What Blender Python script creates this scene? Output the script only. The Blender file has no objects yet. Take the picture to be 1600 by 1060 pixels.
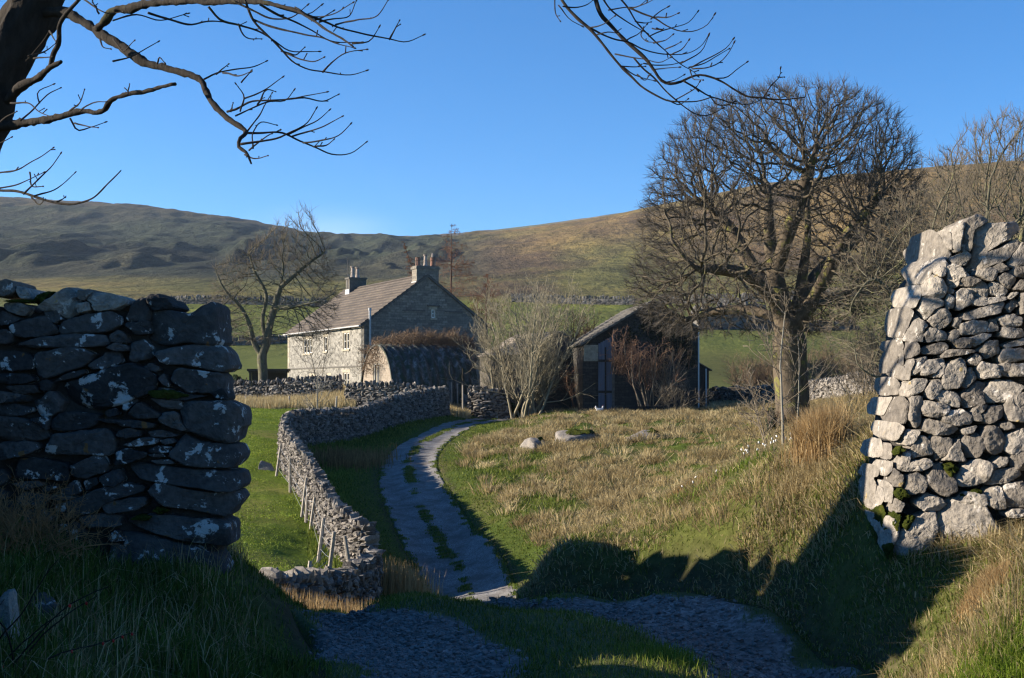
import bpy, math, random
import numpy as np
from mathutils import Vector, Matrix

random.seed(7)
RNG = np.random.default_rng(11)
F, CX, CY = 2000.0, 800.0, 605.0          # the photograph's focal length and horizon, in its own pixels
SC = bpy.context.scene
COL = SC.collection


def P(px, py, d):
    return np.array(((px - CX) / F * d, d, (CY - py) / F * d))


def R(a):
    return math.radians(a)


# ------------------------------------------------------------------ numpy noise
def _hash(ix, iy, iz):
    h = (ix.astype(np.int64) * 374761393 + iy.astype(np.int64) * 668265263 + iz.astype(np.int64) * 2147483647) & 0xFFFFFFFF
    h = ((h ^ (h >> 13)) * 1274126177) & 0xFFFFFFFF
    h = (h ^ (h >> 16)) & 0xFFFFFFFF
    return h.astype(np.float64) / 0xFFFFFFFF


def vnoise(p):
    p = np.asarray(p, dtype=np.float64)
    i = np.floor(p).astype(np.int64)
    f = p - i
    w = f * f * f * (f * (f * 6 - 15) + 10)
    out = 0
    for a in (0, 1):
        wx = w[:, 0] if a else 1 - w[:, 0]
        for b in (0, 1):
            wy = w[:, 1] if b else 1 - w[:, 1]
            for c in (0, 1):
                wz = w[:, 2] if c else 1 - w[:, 2]
                out = out + wx * wy * wz * _hash(i[:, 0] + a, i[:, 1] + b, i[:, 2] + c)
    return out * 2 - 1


def fbm(p, octv=4, lac=2.03, gain=0.5):
    p = np.asarray(p, dtype=np.float64)
    s, a, n = 0, 1.0, 0
    for k in range(octv):
        s = s + a * vnoise(p * (lac ** k) + 17.3 * k)
        n += a
        a *= gain
    return s / n


def sstep(a, b, x):
    t = np.clip((x - a) / (b - a), 0, 1)
    return t * t * (3 - 2 * t)


# ------------------------------------------------------------------ mesh building
class MB:
    def __init__(self):
        self.v, self.q, self.t, self.var, self.n = [], [], [], [], 0

    def add(self, verts, quads=None, tris=None, var=None):
        verts = np.asarray(verts, dtype=np.float64).reshape(-1, 3)
        if quads is not None and len(quads):
            self.q.append(np.asarray(quads, dtype=np.int64).reshape(-1, 4) + self.n)
        if tris is not None and len(tris):
            self.t.append(np.asarray(tris, dtype=np.int64).reshape(-1, 3) + self.n)
        self.v.append(verts)
        if var is None:
            var = 0.5
        self.var.append(np.broadcast_to(np.asarray(var, dtype=np.float64), (len(verts),)))
        self.n += len(verts)
        return self

    def box(self, lo, hi, M=None, var=None):
        lo, hi = np.minimum(lo, hi), np.maximum(lo, hi)
        v = np.array([[x, y, z] for z in (lo[2], hi[2]) for y in (lo[1], hi[1]) for x in (lo[0], hi[0])], float)
        if M is not None:
            v = M(v)
        return self.add(v, [[0, 2, 3, 1], [4, 5, 7, 6], [0, 1, 5, 4], [2, 6, 7, 3], [0, 4, 6, 2], [1, 3, 7, 5]], var=var)

    def prism(self, poly, a, b, M=None, var=None):
        """poly: list of (x, z); extruded along y from a to b"""
        n = len(poly)
        v = [[x, a, z] for x, z in poly] + [[x, b, z] for x, z in poly]
        v = np.array(v, float)
        if M is not None:
            v = M(v)
        q = [[i, (i + 1) % n, (i + 1) % n + n, i + n] for i in range(n)]
        t = [[0, i + 1, i] for i in range(1, n - 1)] + [[n, n + i, n + i + 1] for i in range(1, n - 1)]
        return self.add(v, q, t, var=var)

    def tube(self, pts, rad, sides=8, cap=True, var=None):
        pts = np.asarray(pts, float)
        n = len(pts)
        rad = np.broadcast_to(np.asarray(rad, float), (n,))
        tan = np.gradient(pts, axis=0)
        tan /= np.linalg.norm(tan, axis=1, keepdims=True) + 1e-9
        u = np.cross(tan[0], (0.31, 0.22, 0.92))
        if np.linalg.norm(u) < 0.1:
            u = np.cross(tan[0], (1, 0, 0))
        u /= np.linalg.norm(u)
        ang = np.arange(sides) * 2 * math.pi / sides
        vs = []
        for i in range(n):
            u = u - tan[i] * np.dot(u, tan[i])
            u /= np.linalg.norm(u) + 1e-9
            w = np.cross(tan[i], u)
            vs.append(pts[i] + rad[i] * (np.cos(ang)[:, None] * u + np.sin(ang)[:, None] * w))
        vs = np.concatenate(vs)
        j = np.arange(sides)
        k = (j + 1) % sides
        q = np.concatenate([np.stack([i * sides + j, i * sides + k, (i + 1) * sides + k, (i + 1) * sides + j], 1) for i in range(n - 1)])
        t = []
        if cap and sides > 2:
            for i in range(1, sides - 1):
                t.append([0, i + 1, i])
                o = (n - 1) * sides
                t.append([o, o + i, o + i + 1])
        return self.add(vs, q, t, var=var)

    def build(self, name, mat, parent=None, smooth=False, origin=None, uv=None):
        v = np.concatenate(self.v)
        root = parent
        off = np.zeros(3)
        if root is not None:
            r = root
            while r.parent is not None:
                r = r.parent
            off = np.array(r['base'])
        elif origin is not None:
            off = np.asarray(origin, float)
        vv = v - off
        q = np.concatenate(self.q) if self.q else np.zeros((0, 4), np.int64)
        t = np.concatenate(self.t) if self.t else np.zeros((0, 3), np.int64)
        me = bpy.data.meshes.new(name)
        me.vertices.add(len(vv))
        me.vertices.foreach_set('co', vv.astype(np.float32).ravel())
        nl = q.size + t.size
        me.loops.add(nl)
        me.loops.foreach_set('vertex_index', np.concatenate([q.ravel(), t.ravel()]).astype(np.int32))
        npoly = len(q) + len(t)
        me.polygons.add(npoly)
        st = np.concatenate([np.arange(len(q)) * 4, q.size + np.arange(len(t)) * 3]).astype(np.int32)
        me.polygons.foreach_set('loop_start', st)
        me.polygons.foreach_set('use_smooth', np.full(npoly, bool(smooth)))
        at = me.attributes.new('var', 'FLOAT', 'POINT')
        at.data.foreach_set('value', np.concatenate(self.var).astype(np.float32))
        me.update(calc_edges=True)
        me.validate()
        me.materials.append(mat)
        o = bpy.data.objects.new(name, me)
        COL.objects.link(o)
        if parent is not None:
            o.parent = parent
        elif origin is not None:
            o.location = off
        return o


def tag(o, label=None, cat=None, group=None, kind=None):
    if label:
        o['label'] = label
    if cat:
        o['category'] = cat
    if group:
        o['group'] = group
    if kind:
        o['kind'] = kind
    return o


def thing(name, label, cat, base, group=None):
    o = bpy.data.objects.new(name, None)
    o.empty_display_size = 0.3
    COL.objects.link(o)
    o.location = tuple(float(x) for x in base)
    o['base'] = [float(x) for x in base]
    return tag(o, label, cat, group)


# ------------------------------------------------------------------ materials
class NT:
    """a tiny wrapper round a node tree"""
    def __init__(self, name):
        self.m = bpy.data.materials.new(name)
        self.m.use_nodes = True
        self.nt = self.m.node_tree
        self.nt.nodes.clear()
        self.out = self.nt.nodes.new('ShaderNodeOutputMaterial')
        self.b = self.nt.nodes.new('ShaderNodeBsdfPrincipled')
        self.nt.links.new(self.b.outputs[0], self.out.inputs[0])
        self.b.inputs['Roughness'].default_value = 0.9
        self.b.inputs['Specular IOR Level'].default_value = 0.25

    def node(self, t, **kw):
        n = self.nt.nodes.new(t)
        for k, v in kw.items():
            setattr(n, k, v)
        return n

    def link(self, a, b):
        self.nt.links.new(a, b)

    def coords(self, scale=(1, 1, 1), obj=True):
        tc = self.node('ShaderNodeNewGeometry') if not obj else self.node('ShaderNodeTexCoord')
        src = tc.outputs['Position'] if not obj else tc.outputs['Object']
        mp = self.node('ShaderNodeMapping')
        mp.inputs['Scale'].default_value = scale
        self.link(src, mp.inputs['Vector'])
        return mp.outputs[0]

    def noise(self, vec, scale, detail=5, rough=0.55, dist=0.0):
        n = self.node('ShaderNodeTexNoise')
        n.inputs['Scale'].default_value = scale
        n.inputs['Detail'].default_value = detail
        n.inputs['Roughness'].default_value = rough
        n.inputs['Distortion'].default_value = dist
        self.link(vec, n.inputs['Vector'])
        return n.outputs['Fac']

    def vor(self, vec, scale, feature='F1', out='Distance', rand=1.0):
        n = self.node('ShaderNodeTexVoronoi', feature=feature)
        n.inputs['Scale'].default_value = scale
        n.inputs['Randomness'].default_value = rand
        self.link(vec, n.inputs['Vector'])
        return n.outputs[out]

    def ramp(self, fac, stops, interp='LINEAR'):
        n = self.node('ShaderNodeValToRGB')
        n.color_ramp.interpolation = interp
        els = n.color_ramp.elements
        while len(els) > 1:
            els.remove(els[-1])
        for i, (p, c) in enumerate(stops):
            e = els[0] if i == 0 else els.new(p)
            e.position = p
            if isinstance(c, (int, float)):
                c = (c, c, c)
            e.color = (*c, 1)
        self.link(fac, n.inputs[0])
        return n.outputs[0]

    def mix(self, fac, a, b, mode='MIX'):
        n = self.node('ShaderNodeMix', data_type='RGBA', blend_type=mode)
        n.clamp_factor = True
        for sock, val in ((n.inputs[0], fac), (n.inputs[6], a), (n.inputs[7], b)):
            if isinstance(val, (int, float)):
                sock.default_value = val if sock == n.inputs[0] else (val, val, val, 1)
            elif isinstance(val, tuple):
                sock.default_value = (*val, 1)
            else:
                self.link(val, sock)
        return n.outputs[2]

    def math(self, op, a, b=0.5, clamp=False):
        n = self.node('ShaderNodeMath', operation=op, use_clamp=clamp)
        for s, v in ((n.inputs[0], a), (n.inputs[1], b)):
            if isinstance(v, (int, float)):
                s.default_value = v
            else:
                self.link(v, s)
        return n.outputs[0]

    def attr(self, name, out='Fac'):
        n = self.node('ShaderNodeAttribute', attribute_name=name)
        return n.outputs[out]

    def bump(self, h, strength=0.5, dist=0.02, prev=None):
        n = self.node('ShaderNodeBump')
        n.inputs['Strength'].default_value = strength
        n.inputs['Distance'].default_value = dist
        self.link(h, n.inputs['Height'])
        if prev is not None:
            self.link(prev, n.inputs['Normal'])
        self.link(n.outputs[0], self.b.inputs['Normal'])
        return n.outputs[0]

    def color(self, c):
        if isinstance(c, tuple):
            self.b.inputs['Base Color'].default_value = (*c, 1)
        else:
            self.link(c, self.b.inputs['Base Color'])

    def rough(self, v):
        if isinstance(v, (int, float)):
            self.b.inputs['Roughness'].default_value = v
        else:
            self.link(v, self.b.inputs['Roughness'])


# ------------------------------------------------------------------ the camera, the sun and the sky
SUN_EL = R(17.5)
SUN_DIR = np.array((-1.0, 0.07, 0.0))      # towards the sun, on the ground plane
SUN_DIR /= np.linalg.norm(SUN_DIR)

cam = bpy.data.cameras.new('camera')
cam.lens = 45.0
cam.sensor_width = 36.0
cam.shift_y = (CY - 530.0) / 1600.0
cam.clip_start = 0.1
cam.clip_end = 20000
co = bpy.data.objects.new('camera', cam)
co.rotation_euler = (math.pi / 2, 0, 0)
COL.objects.link(co)
SC.camera = co

sun = bpy.data.lights.new('sun', 'SUN')
sun.energy = 5.0
sun.angle = R(0.5)
sun.color = (1.0, 0.88, 0.71)
so = bpy.data.objects.new('sun', sun)
d3 = np.array((SUN_DIR[0] * math.cos(SUN_EL), SUN_DIR[1] * math.cos(SUN_EL), math.sin(SUN_EL)))
so.rotation_euler = Vector((-d3[0], -d3[1], -d3[2])).to_track_quat('-Z', 'Y').to_euler()
COL.objects.link(so)

W = bpy.data.worlds.new('World')
SC.world = W
W.use_nodes = True
wn = W.node_tree
wn.nodes.clear()
sky = wn.nodes.new('ShaderNodeTexSky')
sky.sky_type = 'NISHITA'
sky.sun_disc = False
sky.sun_elevation = SUN_EL
sky.sun_rotation = math.atan2(SUN_DIR[0], SUN_DIR[1])
sky.altitude = 2200
sky.air_density = 1.0
sky.dust_density = 0.0
sky.ozone_density = 5.0
bg = wn.nodes.new('ShaderNodeBackground')
bg.inputs[1].default_value = 0.076
wo = wn.nodes.new('ShaderNodeOutputWorld')
hs = wn.nodes.new('ShaderNodeHueSaturation')
hs.inputs['Saturation'].default_value = 1.16
wn.links.new(sky.outputs[0], hs.inputs['Color'])
# one faint wisp of high cloud low over the dale head
tcw = wn.nodes.new('ShaderNodeTexCoord')
mpw = wn.nodes.new('ShaderNodeMapping')
mpw.inputs['Rotation'].default_value = (0, R(7), 0)
mpw.inputs['Location'].default_value = (1.35, 0.0, -3.55)
mpw.inputs['Scale'].default_value = (12.0, 0.0, 30.0)
wn.links.new(tcw.outputs['Generated'], mpw.inputs['Vector'])
ln_ = wn.nodes.new('ShaderNodeVectorMath')
ln_.operation = 'LENGTH'
wn.links.new(mpw.outputs[0], ln_.inputs[0])
rp = wn.nodes.new('ShaderNodeMapRange')
rp.interpolation_type = 'SMOOTHSTEP'
rp.inputs[1].default_value, rp.inputs[2].default_value = 1.0, 0.0
wn.links.new(ln_.outputs['Value'], rp.inputs[0])
mp2 = wn.nodes.new('ShaderNodeMapping')
mp2.inputs['Rotation'].default_value = (0, R(14), 0)
mp2.inputs['Scale'].default_value = (9.0, 3.0, 60.0)
wn.links.new(tcw.outputs['Generated'], mp2.inputs['Vector'])
nzw = wn.nodes.new('ShaderNodeTexNoise')
nzw.inputs['Scale'].default_value = 1.0
nzw.inputs['Detail'].default_value = 6
wn.links.new(mp2.outputs[0], nzw.inputs['Vector'])
mw = wn.nodes.new('ShaderNodeMath')
mw.operation = 'MULTIPLY'
wn.links.new(rp.outputs[0], mw.inputs[0])
wn.links.new(nzw.outputs['Fac'], mw.inputs[1])
mw2 = wn.nodes.new('ShaderNodeMath')
mw2.operation = 'MULTIPLY'
mw2.inputs[1].default_value = 0.42
wn.links.new(mw.outputs[0], mw2.inputs[0])
mxw = wn.nodes.new('ShaderNodeMixRGB')
mxw.inputs[2].default_value = (5.2, 5.9, 6.6, 1)
wn.links.new(mw2.outputs[0], mxw.inputs[0])
wn.links.new(hs.outputs[0], mxw.inputs[1])
wn.links.new(mxw.outputs[0], bg.inputs[0])
wn.links.new(bg.outputs[0], wo.inputs[0])

SC.view_settings.view_transform = 'Standard'
SC.view_settings.look = 'None'
SC.view_settings.exposure = 1.52
SC.view_settings.gamma = 1.0
SC.cycles.max_bounces = 5
SC.cycles.volume_bounces = 0
SC.cycles.diffuse_bounces = 2
SC.cycles.transparent_max_bounces = 4
SC.cycles.use_adaptive_sampling = False
SC.cycles.pixel_filter_type = 'BLACKMAN_HARRIS'
SC.cycles.filter_width = 1.3

# ------------------------------------------------------------------ the lie of the land
CTRL = [
 # near ground
 (0,1060,5.2),(200,1060,5.8),(400,1060,6.5),(500,1060,7.0),(800,1060,7.05),(1100,1060,7.05),(1400,1060,7.0),(1440,1040,6.9),
 (1600,1060,6.2),(1600,930,6.6),(1500,930,7.2),(1600,850,7.5),(1450,870,7.9),(1370,862,8.2),
 (470,960,9.0),(700,960,9.0),(900,955,9.1),(1150,960,8.9),(1280,990,8.3),(1380,1040,7.3),(1310,1008,7.95),(1230,985,8.45),(1300,920,8.5),
 (460,952,9.6),(600,949,9.8),(740,948,9.9),(820,945,9.9),(960,940,9.8),
 (1000,945,9.4),(1050,957,9.0),(1060,900,9.9),(850,915,10.6),(920,868,11.3),(1000,814,12.6),(1100,855,10.2),(1100,762,12.5),(1200,800,10),
 (1230,700,15),(1300,690,13),(1300,800,9.5),(1370,640,16),(1370,760,9),
 (830,965,16),(850,935,25),(850,892,36),(1000,850,18),(1000,832,30),(1000,800,40),(1000,760,46),
 (1150,742,13.5),(1150,775,20),(1150,745,34),(1150,720,45),(1150,665,63),(1150,645,78),
 (1300,665,18),(1300,672,26),(1300,650,45),(1300,632,70),
 (740,962,12),(740,985,16),(740,975,22),(735,955,29),(735,935,35),
 (560,960,12),(500,985,16),(480,965,24),(500,948,28),(580,935,31),(640,930,34),
 (380,882,9.2),(440,930,9.3),(300,872,8.5),(100,855,8.25),(0,845,8.1),(200,940,7.6),(350,980,7.6),(430,990,8),
 (360,905,12),(380,960,18),(400,935,26),(400,905,31),(440,905,31),(200,880,14),(0,860,14),(0,860,30),(200,870,30),
 (400,850,37),(400,800,43),(400,700,58),(400,645,78),(480,665,70),(350,645,75),(200,780,43),(0,760,43),(200,660,75),(0,650,75),
 (540,893,35.5),(500,850,39.5),(460,780,46),(430,747,51),(575,880,37),(540,800,45),(510,745,53),(470,715,57),(560,688,68),(700,652,83),
 (715,900,38.5),(688,850,42),(662,800,46),(640,750,52),(637,720,57),(655,695,62),(690,676,69),(730,661,79),(790,652,90),
 (750,860,40),(760,800,44.5),(720,740,52),(725,700,60),(770,665,72),(850,800,43),(900,840,38.5),(900,750,48),(900,690,58),
 (900,658,72),(1050,720,50),(1050,660,66),(1000,652,77),(1100,644,82),
 (850,646,90),(950,646,88),(1000,645,87),(1080,640,88),(500,614,100),(640,612,96),(420,618,105),(360,619,105),(250,616,110),(0,616,110),
 # beyond the farm: fields, then the fells
 (400,580,140),(400,545,200),(400,512,270),(400,480,340),(400,455,480),(400,441,620),(400,400,1000),(400,346,1800),(400,365,2700),
 (200,580,140),(200,500,270),(200,450,480),(200,440,620),(200,380,1150),(200,321,1900),(200,340,2800),
 (0,580,140),(0,500,270),(0,450,480),(0,440,620),(0,380,1100),(0,309,1900),(0,330,2800),
 (500,455,480),(500,430,700),(500,366,1800),(600,565,150),(600,500,280),(600,455,480),(600,430,700),(600,400,1100),(600,373,1800),(600,390,2600),
 (680,430,650),(680,400,1000),(680,374,1500),(680,392,2300),
 (800,565,150),(800,510,260),(800,475,360),(800,455,480),(800,420,700),(800,390,950),(800,360,1250),(800,380,2000),
 (1000,565,150),(1000,510,250),(1000,480,340),(1000,460,450),(1000,400,700),(1000,330,1050),(1000,350,1700),
 (1200,590,140),(1200,550,175),(1200,515,240),(1200,470,340),(1200,400,600),(1200,290,1000),(1200,310,1600),
 (1400,588,140),(1400,520,230),(1400,450,360),(1400,350,650),(1400,270,950),(1400,290,1500),
 (1600,590,120),(1600,520,220),(1600,450,340),(1600,350,600),(1600,257,900),(1600,280,1500),
 (1500,600,60),(1600,610,40),(1600,640,20),(1450,640,25),
 (-800,1000,5),(-800,840,9),(-800,800,25),(-800,760,43),(-800,615,110),(-800,500,270),(-800,440,620),(-800,310,1900),
 (2400,900,5),(2400,720,9),(2400,640,30),(2400,590,120),(2400,450,340),(2400,260,900),(2400,285,1500),
 (800,1238,5),(800,1660,3),(200,1500,3),(1500,1500,3),(-2400,700,110),(-2400,440,620),(-2400,340,1900),(4000,560,110),(4000,300,900),
]
_c = np.array(CTRL, float)
BS = 1.25
_ca = np.stack([(_c[:, 0] - CX) / F * 4, np.log(_c[:, 2]) * BS], 1)
_ce = (CY - _c[:, 1]) / F
MQ = 0.12


def _phi(r2):
    return np.sqrt(r2 + MQ * MQ)


_n = len(_ca)
_A = np.zeros((_n + 3, _n + 3))
_A[:_n, :_n] = _phi(((_ca[:, None] - _ca[None]) ** 2).sum(-1)) - 1e-3 * np.eye(_n)
_A[:_n, _n] = 1
_A[:_n, _n + 1:] = _ca
_A[_n:, :_n] = _A[:_n, _n:].T
_wt = np.linalg.solve(_A, np.concatenate([_ce, [0, 0, 0]]))

LANE = [(0.6, -6, 1.6), (0.6, 3, 1.6), (0.56, 6.5, 1.58), (0.47, 7.5, 1.56), (0.24, 8.35, 1.55), (-0.18, 8.95, 1.35), (-0.58, 9.4, 1.05), (-0.8, 10.1, 0.95), (-0.87, 12, 0.95), (-0.95, 16, 1.05), (-1.05, 24, 1.25), (-1.17, 35, 1.36)]
for px, py, d in ((719, 900, 38.5), (688, 850, 42), (662, 800, 46), (641, 750, 52), (640, 720, 57), (658, 693, 62), (692, 675, 69), (733, 661, 79), (790, 652, 88), (880, 648, 96)):
    LANE.append(((px - CX) / F * d, d, 1.32))
LANE = np.array(LANE)


def catmull(pts, n):
    pts = np.asarray(pts, float)
    seg = np.linalg.norm(np.diff(pts[:, :2], axis=0), axis=1)
    s = np.concatenate([[0], np.cumsum(seg)])
    m = np.zeros_like(pts)
    for k in range(pts.shape[1]):
        m[:, k] = np.gradient(pts[:, k], s)
    t = np.linspace(0, s[-1], n) if np.isscalar(n) else n
    i = np.clip(np.searchsorted(s, t) - 1, 0, len(seg) - 1)
    h = seg[i]
    x = ((t - s[i]) / h)[:, None]
    h = h[:, None]
    return (2 * x**3 - 3 * x**2 + 1) * pts[i] + (x**3 - 2 * x**2 + x) * h * m[i] + (-2 * x**3 + 3 * x**2) * pts[i + 1] + (x**3 - x**2) * h * m[i + 1]



LANE_S = catmull(LANE, 900)


def lane_dist(x, y):
    """signed cross distance / half width to the lane's middle, and its index"""
    x, y = np.asarray(x, float), np.asarray(y, float)
    out = np.full(x.shape, 99.0)
    sel = np.where((np.abs(x) < 14) & (y < 100) & (y > -10))[0]
    near = y[sel] < 15
    for sel_, L in ((sel[near], LANE_S[LANE_S[:, 1] < 22]), (sel[~near], LANE_S[LANE_S[:, 1] > 8][::2])):
        for k in range(0, len(sel_), 20000):
            s = sel_[k:k + 20000]
            d2 = (x[s, None] - L[None, :, 0]) ** 2 + (y[s, None] - L[None, :, 1]) ** 2
            out[s] = np.maximum(1 + (np.sqrt(d2) - L[None, :, 2]).min(1) / 1.25, 0)
    return out


def Hs(x, y):
    """smooth ground height"""
    x, y = np.asarray(x, float).ravel(), np.asarray(y, float).ravel()
    ye = np.maximum(y, 3.0)
    a = np.stack([np.clip(x / ye, -1.6, 1.6) * 4, np.log(ye) * BS], 1)
    out = np.empty(len(x))
    for k in range(0, len(x), 30000):
        aa = a[k:k + 30000]
        r2 = (aa[:, None, 0] - _ca[None, :, 0]) ** 2 + (aa[:, None, 1] - _ca[None, :, 1]) ** 2
        out[k:k + 30000] = _phi(r2) @ _wt[:_n] + _wt[_n] + aa @ _wt[_n + 1:]
    return out * ye


def H(x, y):
    """ground height with its bumps"""
    x, y = np.asarray(x, float).ravel(), np.asarray(y, float).ravel()
    z = Hs(x, y)
    ln = lane_dist(x, y)
    lm = sstep(1.0, 2.2, ln)
    p = np.stack([x, y, np.zeros_like(x)], 1)
    u = x / np.maximum(y, 3)
    near = sstep(130, 90, y)
    field = near * sstep(12, 18, y) * sstep(-0.12, 0.0, u + 0.0 * y)
    z = z + lm * near * (0.05 * fbm(p * 1.1, 4) + 0.12 * field * fbm(p * np.array([1.1, 0.8, 1]) + 9, 3) + 0.14 * field * fbm(p * 0.2 + 3, 2))
    lx = np.interp(y, LANE_S[:, 1], LANE_S[:, 0])
    z = z + 0.27 * sstep(1.02, 1.3, ln) * sstep(4.0, 1.5, ln) * sstep(0, 0.5, x - lx) * sstep(7.9, 8.9, y) * sstep(13.0, 10.5, y)
    bank = sstep(12, 8, y) * lm
    z = z + bank * 0.05 * fbm(p * 3.1, 3)
    far = sstep(110, 260, y)
    z = z + far * (0.8 * fbm(p * 0.03, 3))
    # the fells: gullies, terraces and crags
    hl = sstep(450, 1000, y)
    left = hl * sstep(0.02, -0.08, u)
    right = hl * sstep(-0.08, 0.02, u)
    r1 = fbm(p * np.array([1 / 150, 1 / 330, 1]) + 5, 5, gain=0.55)
    r2 = 1 - np.abs(fbm(p * np.array([1 / 90, 1 / 420, 1]) + 31, 4)) * 2
    r3_ = fbm(p * np.array([1 / 34, 1 / 120, 1]) + 51, 4, gain=0.6)
    kn = np.maximum(fbm(p * np.array([1 / 26, 1 / 110, 1]) + 71, 3) - 0.08, 0)
    zl = sstep(640, 760, y) * sstep(1250, 900, y)
    z = z + left * (11 * r1 + 6 * r2) * sstep(1900, 1500, y) + left * zl * 17 * kn + left * 4.5 * r3_
    z = z + right * (6.5 * r1 + 3 * r2) * sstep(1150, 900, y)
    edge = left * sstep(1900, 1600, y)
    return z


def ray_ground(px, py, d0, d1):
    """where the line of sight through a pixel first meets the ground between two depths"""
    d = np.linspace(d0, d1, 400)
    g = Hs((px - CX) / F * d, d)
    z = (CY - py) / F * d
    hit = np.where(z <= g)[0]
    k = hit[0] if len(hit) else int(np.argmin(z - g))
    return float(d[k])


# ------------------------------------------------------------------ the ground, one sheet to the horizon
def zone_color(x, y):
    """the ground's own colour, place by place (grass, straw, heather, bare earth)"""
    u = x / np.maximum(y, 3)
    px = CX + u * F
    p = np.stack([x, y, np.zeros_like(x)], 1)
    n1 = fbm(p * 0.35 + 2, 4)
    n2 = fbm(p * 1.7 + 8, 3)
    def mixc(a, b, t):
        return a * (1 - t[:, None]) + np.asarray(b)[None] * t[:, None]
    c = np.tile(np.array((0.080, 0.092, 0.022)), (len(x), 1))                     # rough grass
    past = sstep(-0.115, -0.135, u) * sstep(12, 20, y) * sstep(88, 80, y)
    past = np.maximum(past, sstep(12, 20, y) * sstep(88, 80, y) * (px < 560 - np.clip(y - 36, 0, 22) * 4.6))
    c = mixc(c, (0.11, 0.155, 0.02), past)
    c = mixc(c, (0.15, 0.14, 0.045), past * np.clip(n1 * 1.2 + 0.05, 0, 0.7))
    fld = sstep(18, 26, y) * sstep(95, 88, y) * (px > 690)
    c = mixc(c, (0.062, 0.088, 0.018), fld)
    c = mixc(c, (0.115, 0.088, 0.042), fld * np.clip(n1 * 1.6 + n2 * 0.8, 0, 0.4))
    # hay meadow and fields behind the farm
    mid = sstep(92, 112, y)
    c = mixc(c, (0.105, 0.125, 0.034), mid)
    nf = fbm(p * np.array([1 / 28, 1 / 50, 1]) + 4, 4)
    rough = sstep(0.1, 0.18, u) * mid
    c = mixc(c, (0.125, 0.115, 0.045), np.clip(rough * (0.45 + nf), 0, 1))
    c = mixc(c, (0.075, 0.085, 0.028), sstep(110, 150, y) * np.clip(nf * 1.4, 0, 1))
    # moor
    moor = sstep(330, 520, y + 60 * nf)
    nm = fbm(p * np.array([1 / 60, 1 / 190, 1]) + 14, 5)
    nm2 = fbm(p * np.array([1 / 260, 1 / 420, 1]) + 44, 3)
    c = mixc(c, (0.185, 0.135, 0.066), moor)
    c = mixc(c, (0.105, 0.105, 0.042), moor * np.clip(nm2 * 1.8 + 0.42, 0, 1))
    c = mixc(c, (0.085, 0.062, 0.045), moor * np.clip(nm * 2.0 - 0.1, 0, 0.9))
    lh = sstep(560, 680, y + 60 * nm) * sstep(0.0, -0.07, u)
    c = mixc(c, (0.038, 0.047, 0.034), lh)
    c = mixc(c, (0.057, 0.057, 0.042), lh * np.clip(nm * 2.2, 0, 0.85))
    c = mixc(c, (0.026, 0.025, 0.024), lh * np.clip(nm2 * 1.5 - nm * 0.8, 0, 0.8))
    top = sstep(1500, 1750, y) * sstep(0, -0.07, u)
    c = mixc(c, (0.10, 0.078, 0.05), top * 0.7)
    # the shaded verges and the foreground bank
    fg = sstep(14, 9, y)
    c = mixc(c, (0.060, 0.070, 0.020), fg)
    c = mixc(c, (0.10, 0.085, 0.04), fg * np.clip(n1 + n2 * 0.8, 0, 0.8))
    return c


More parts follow.
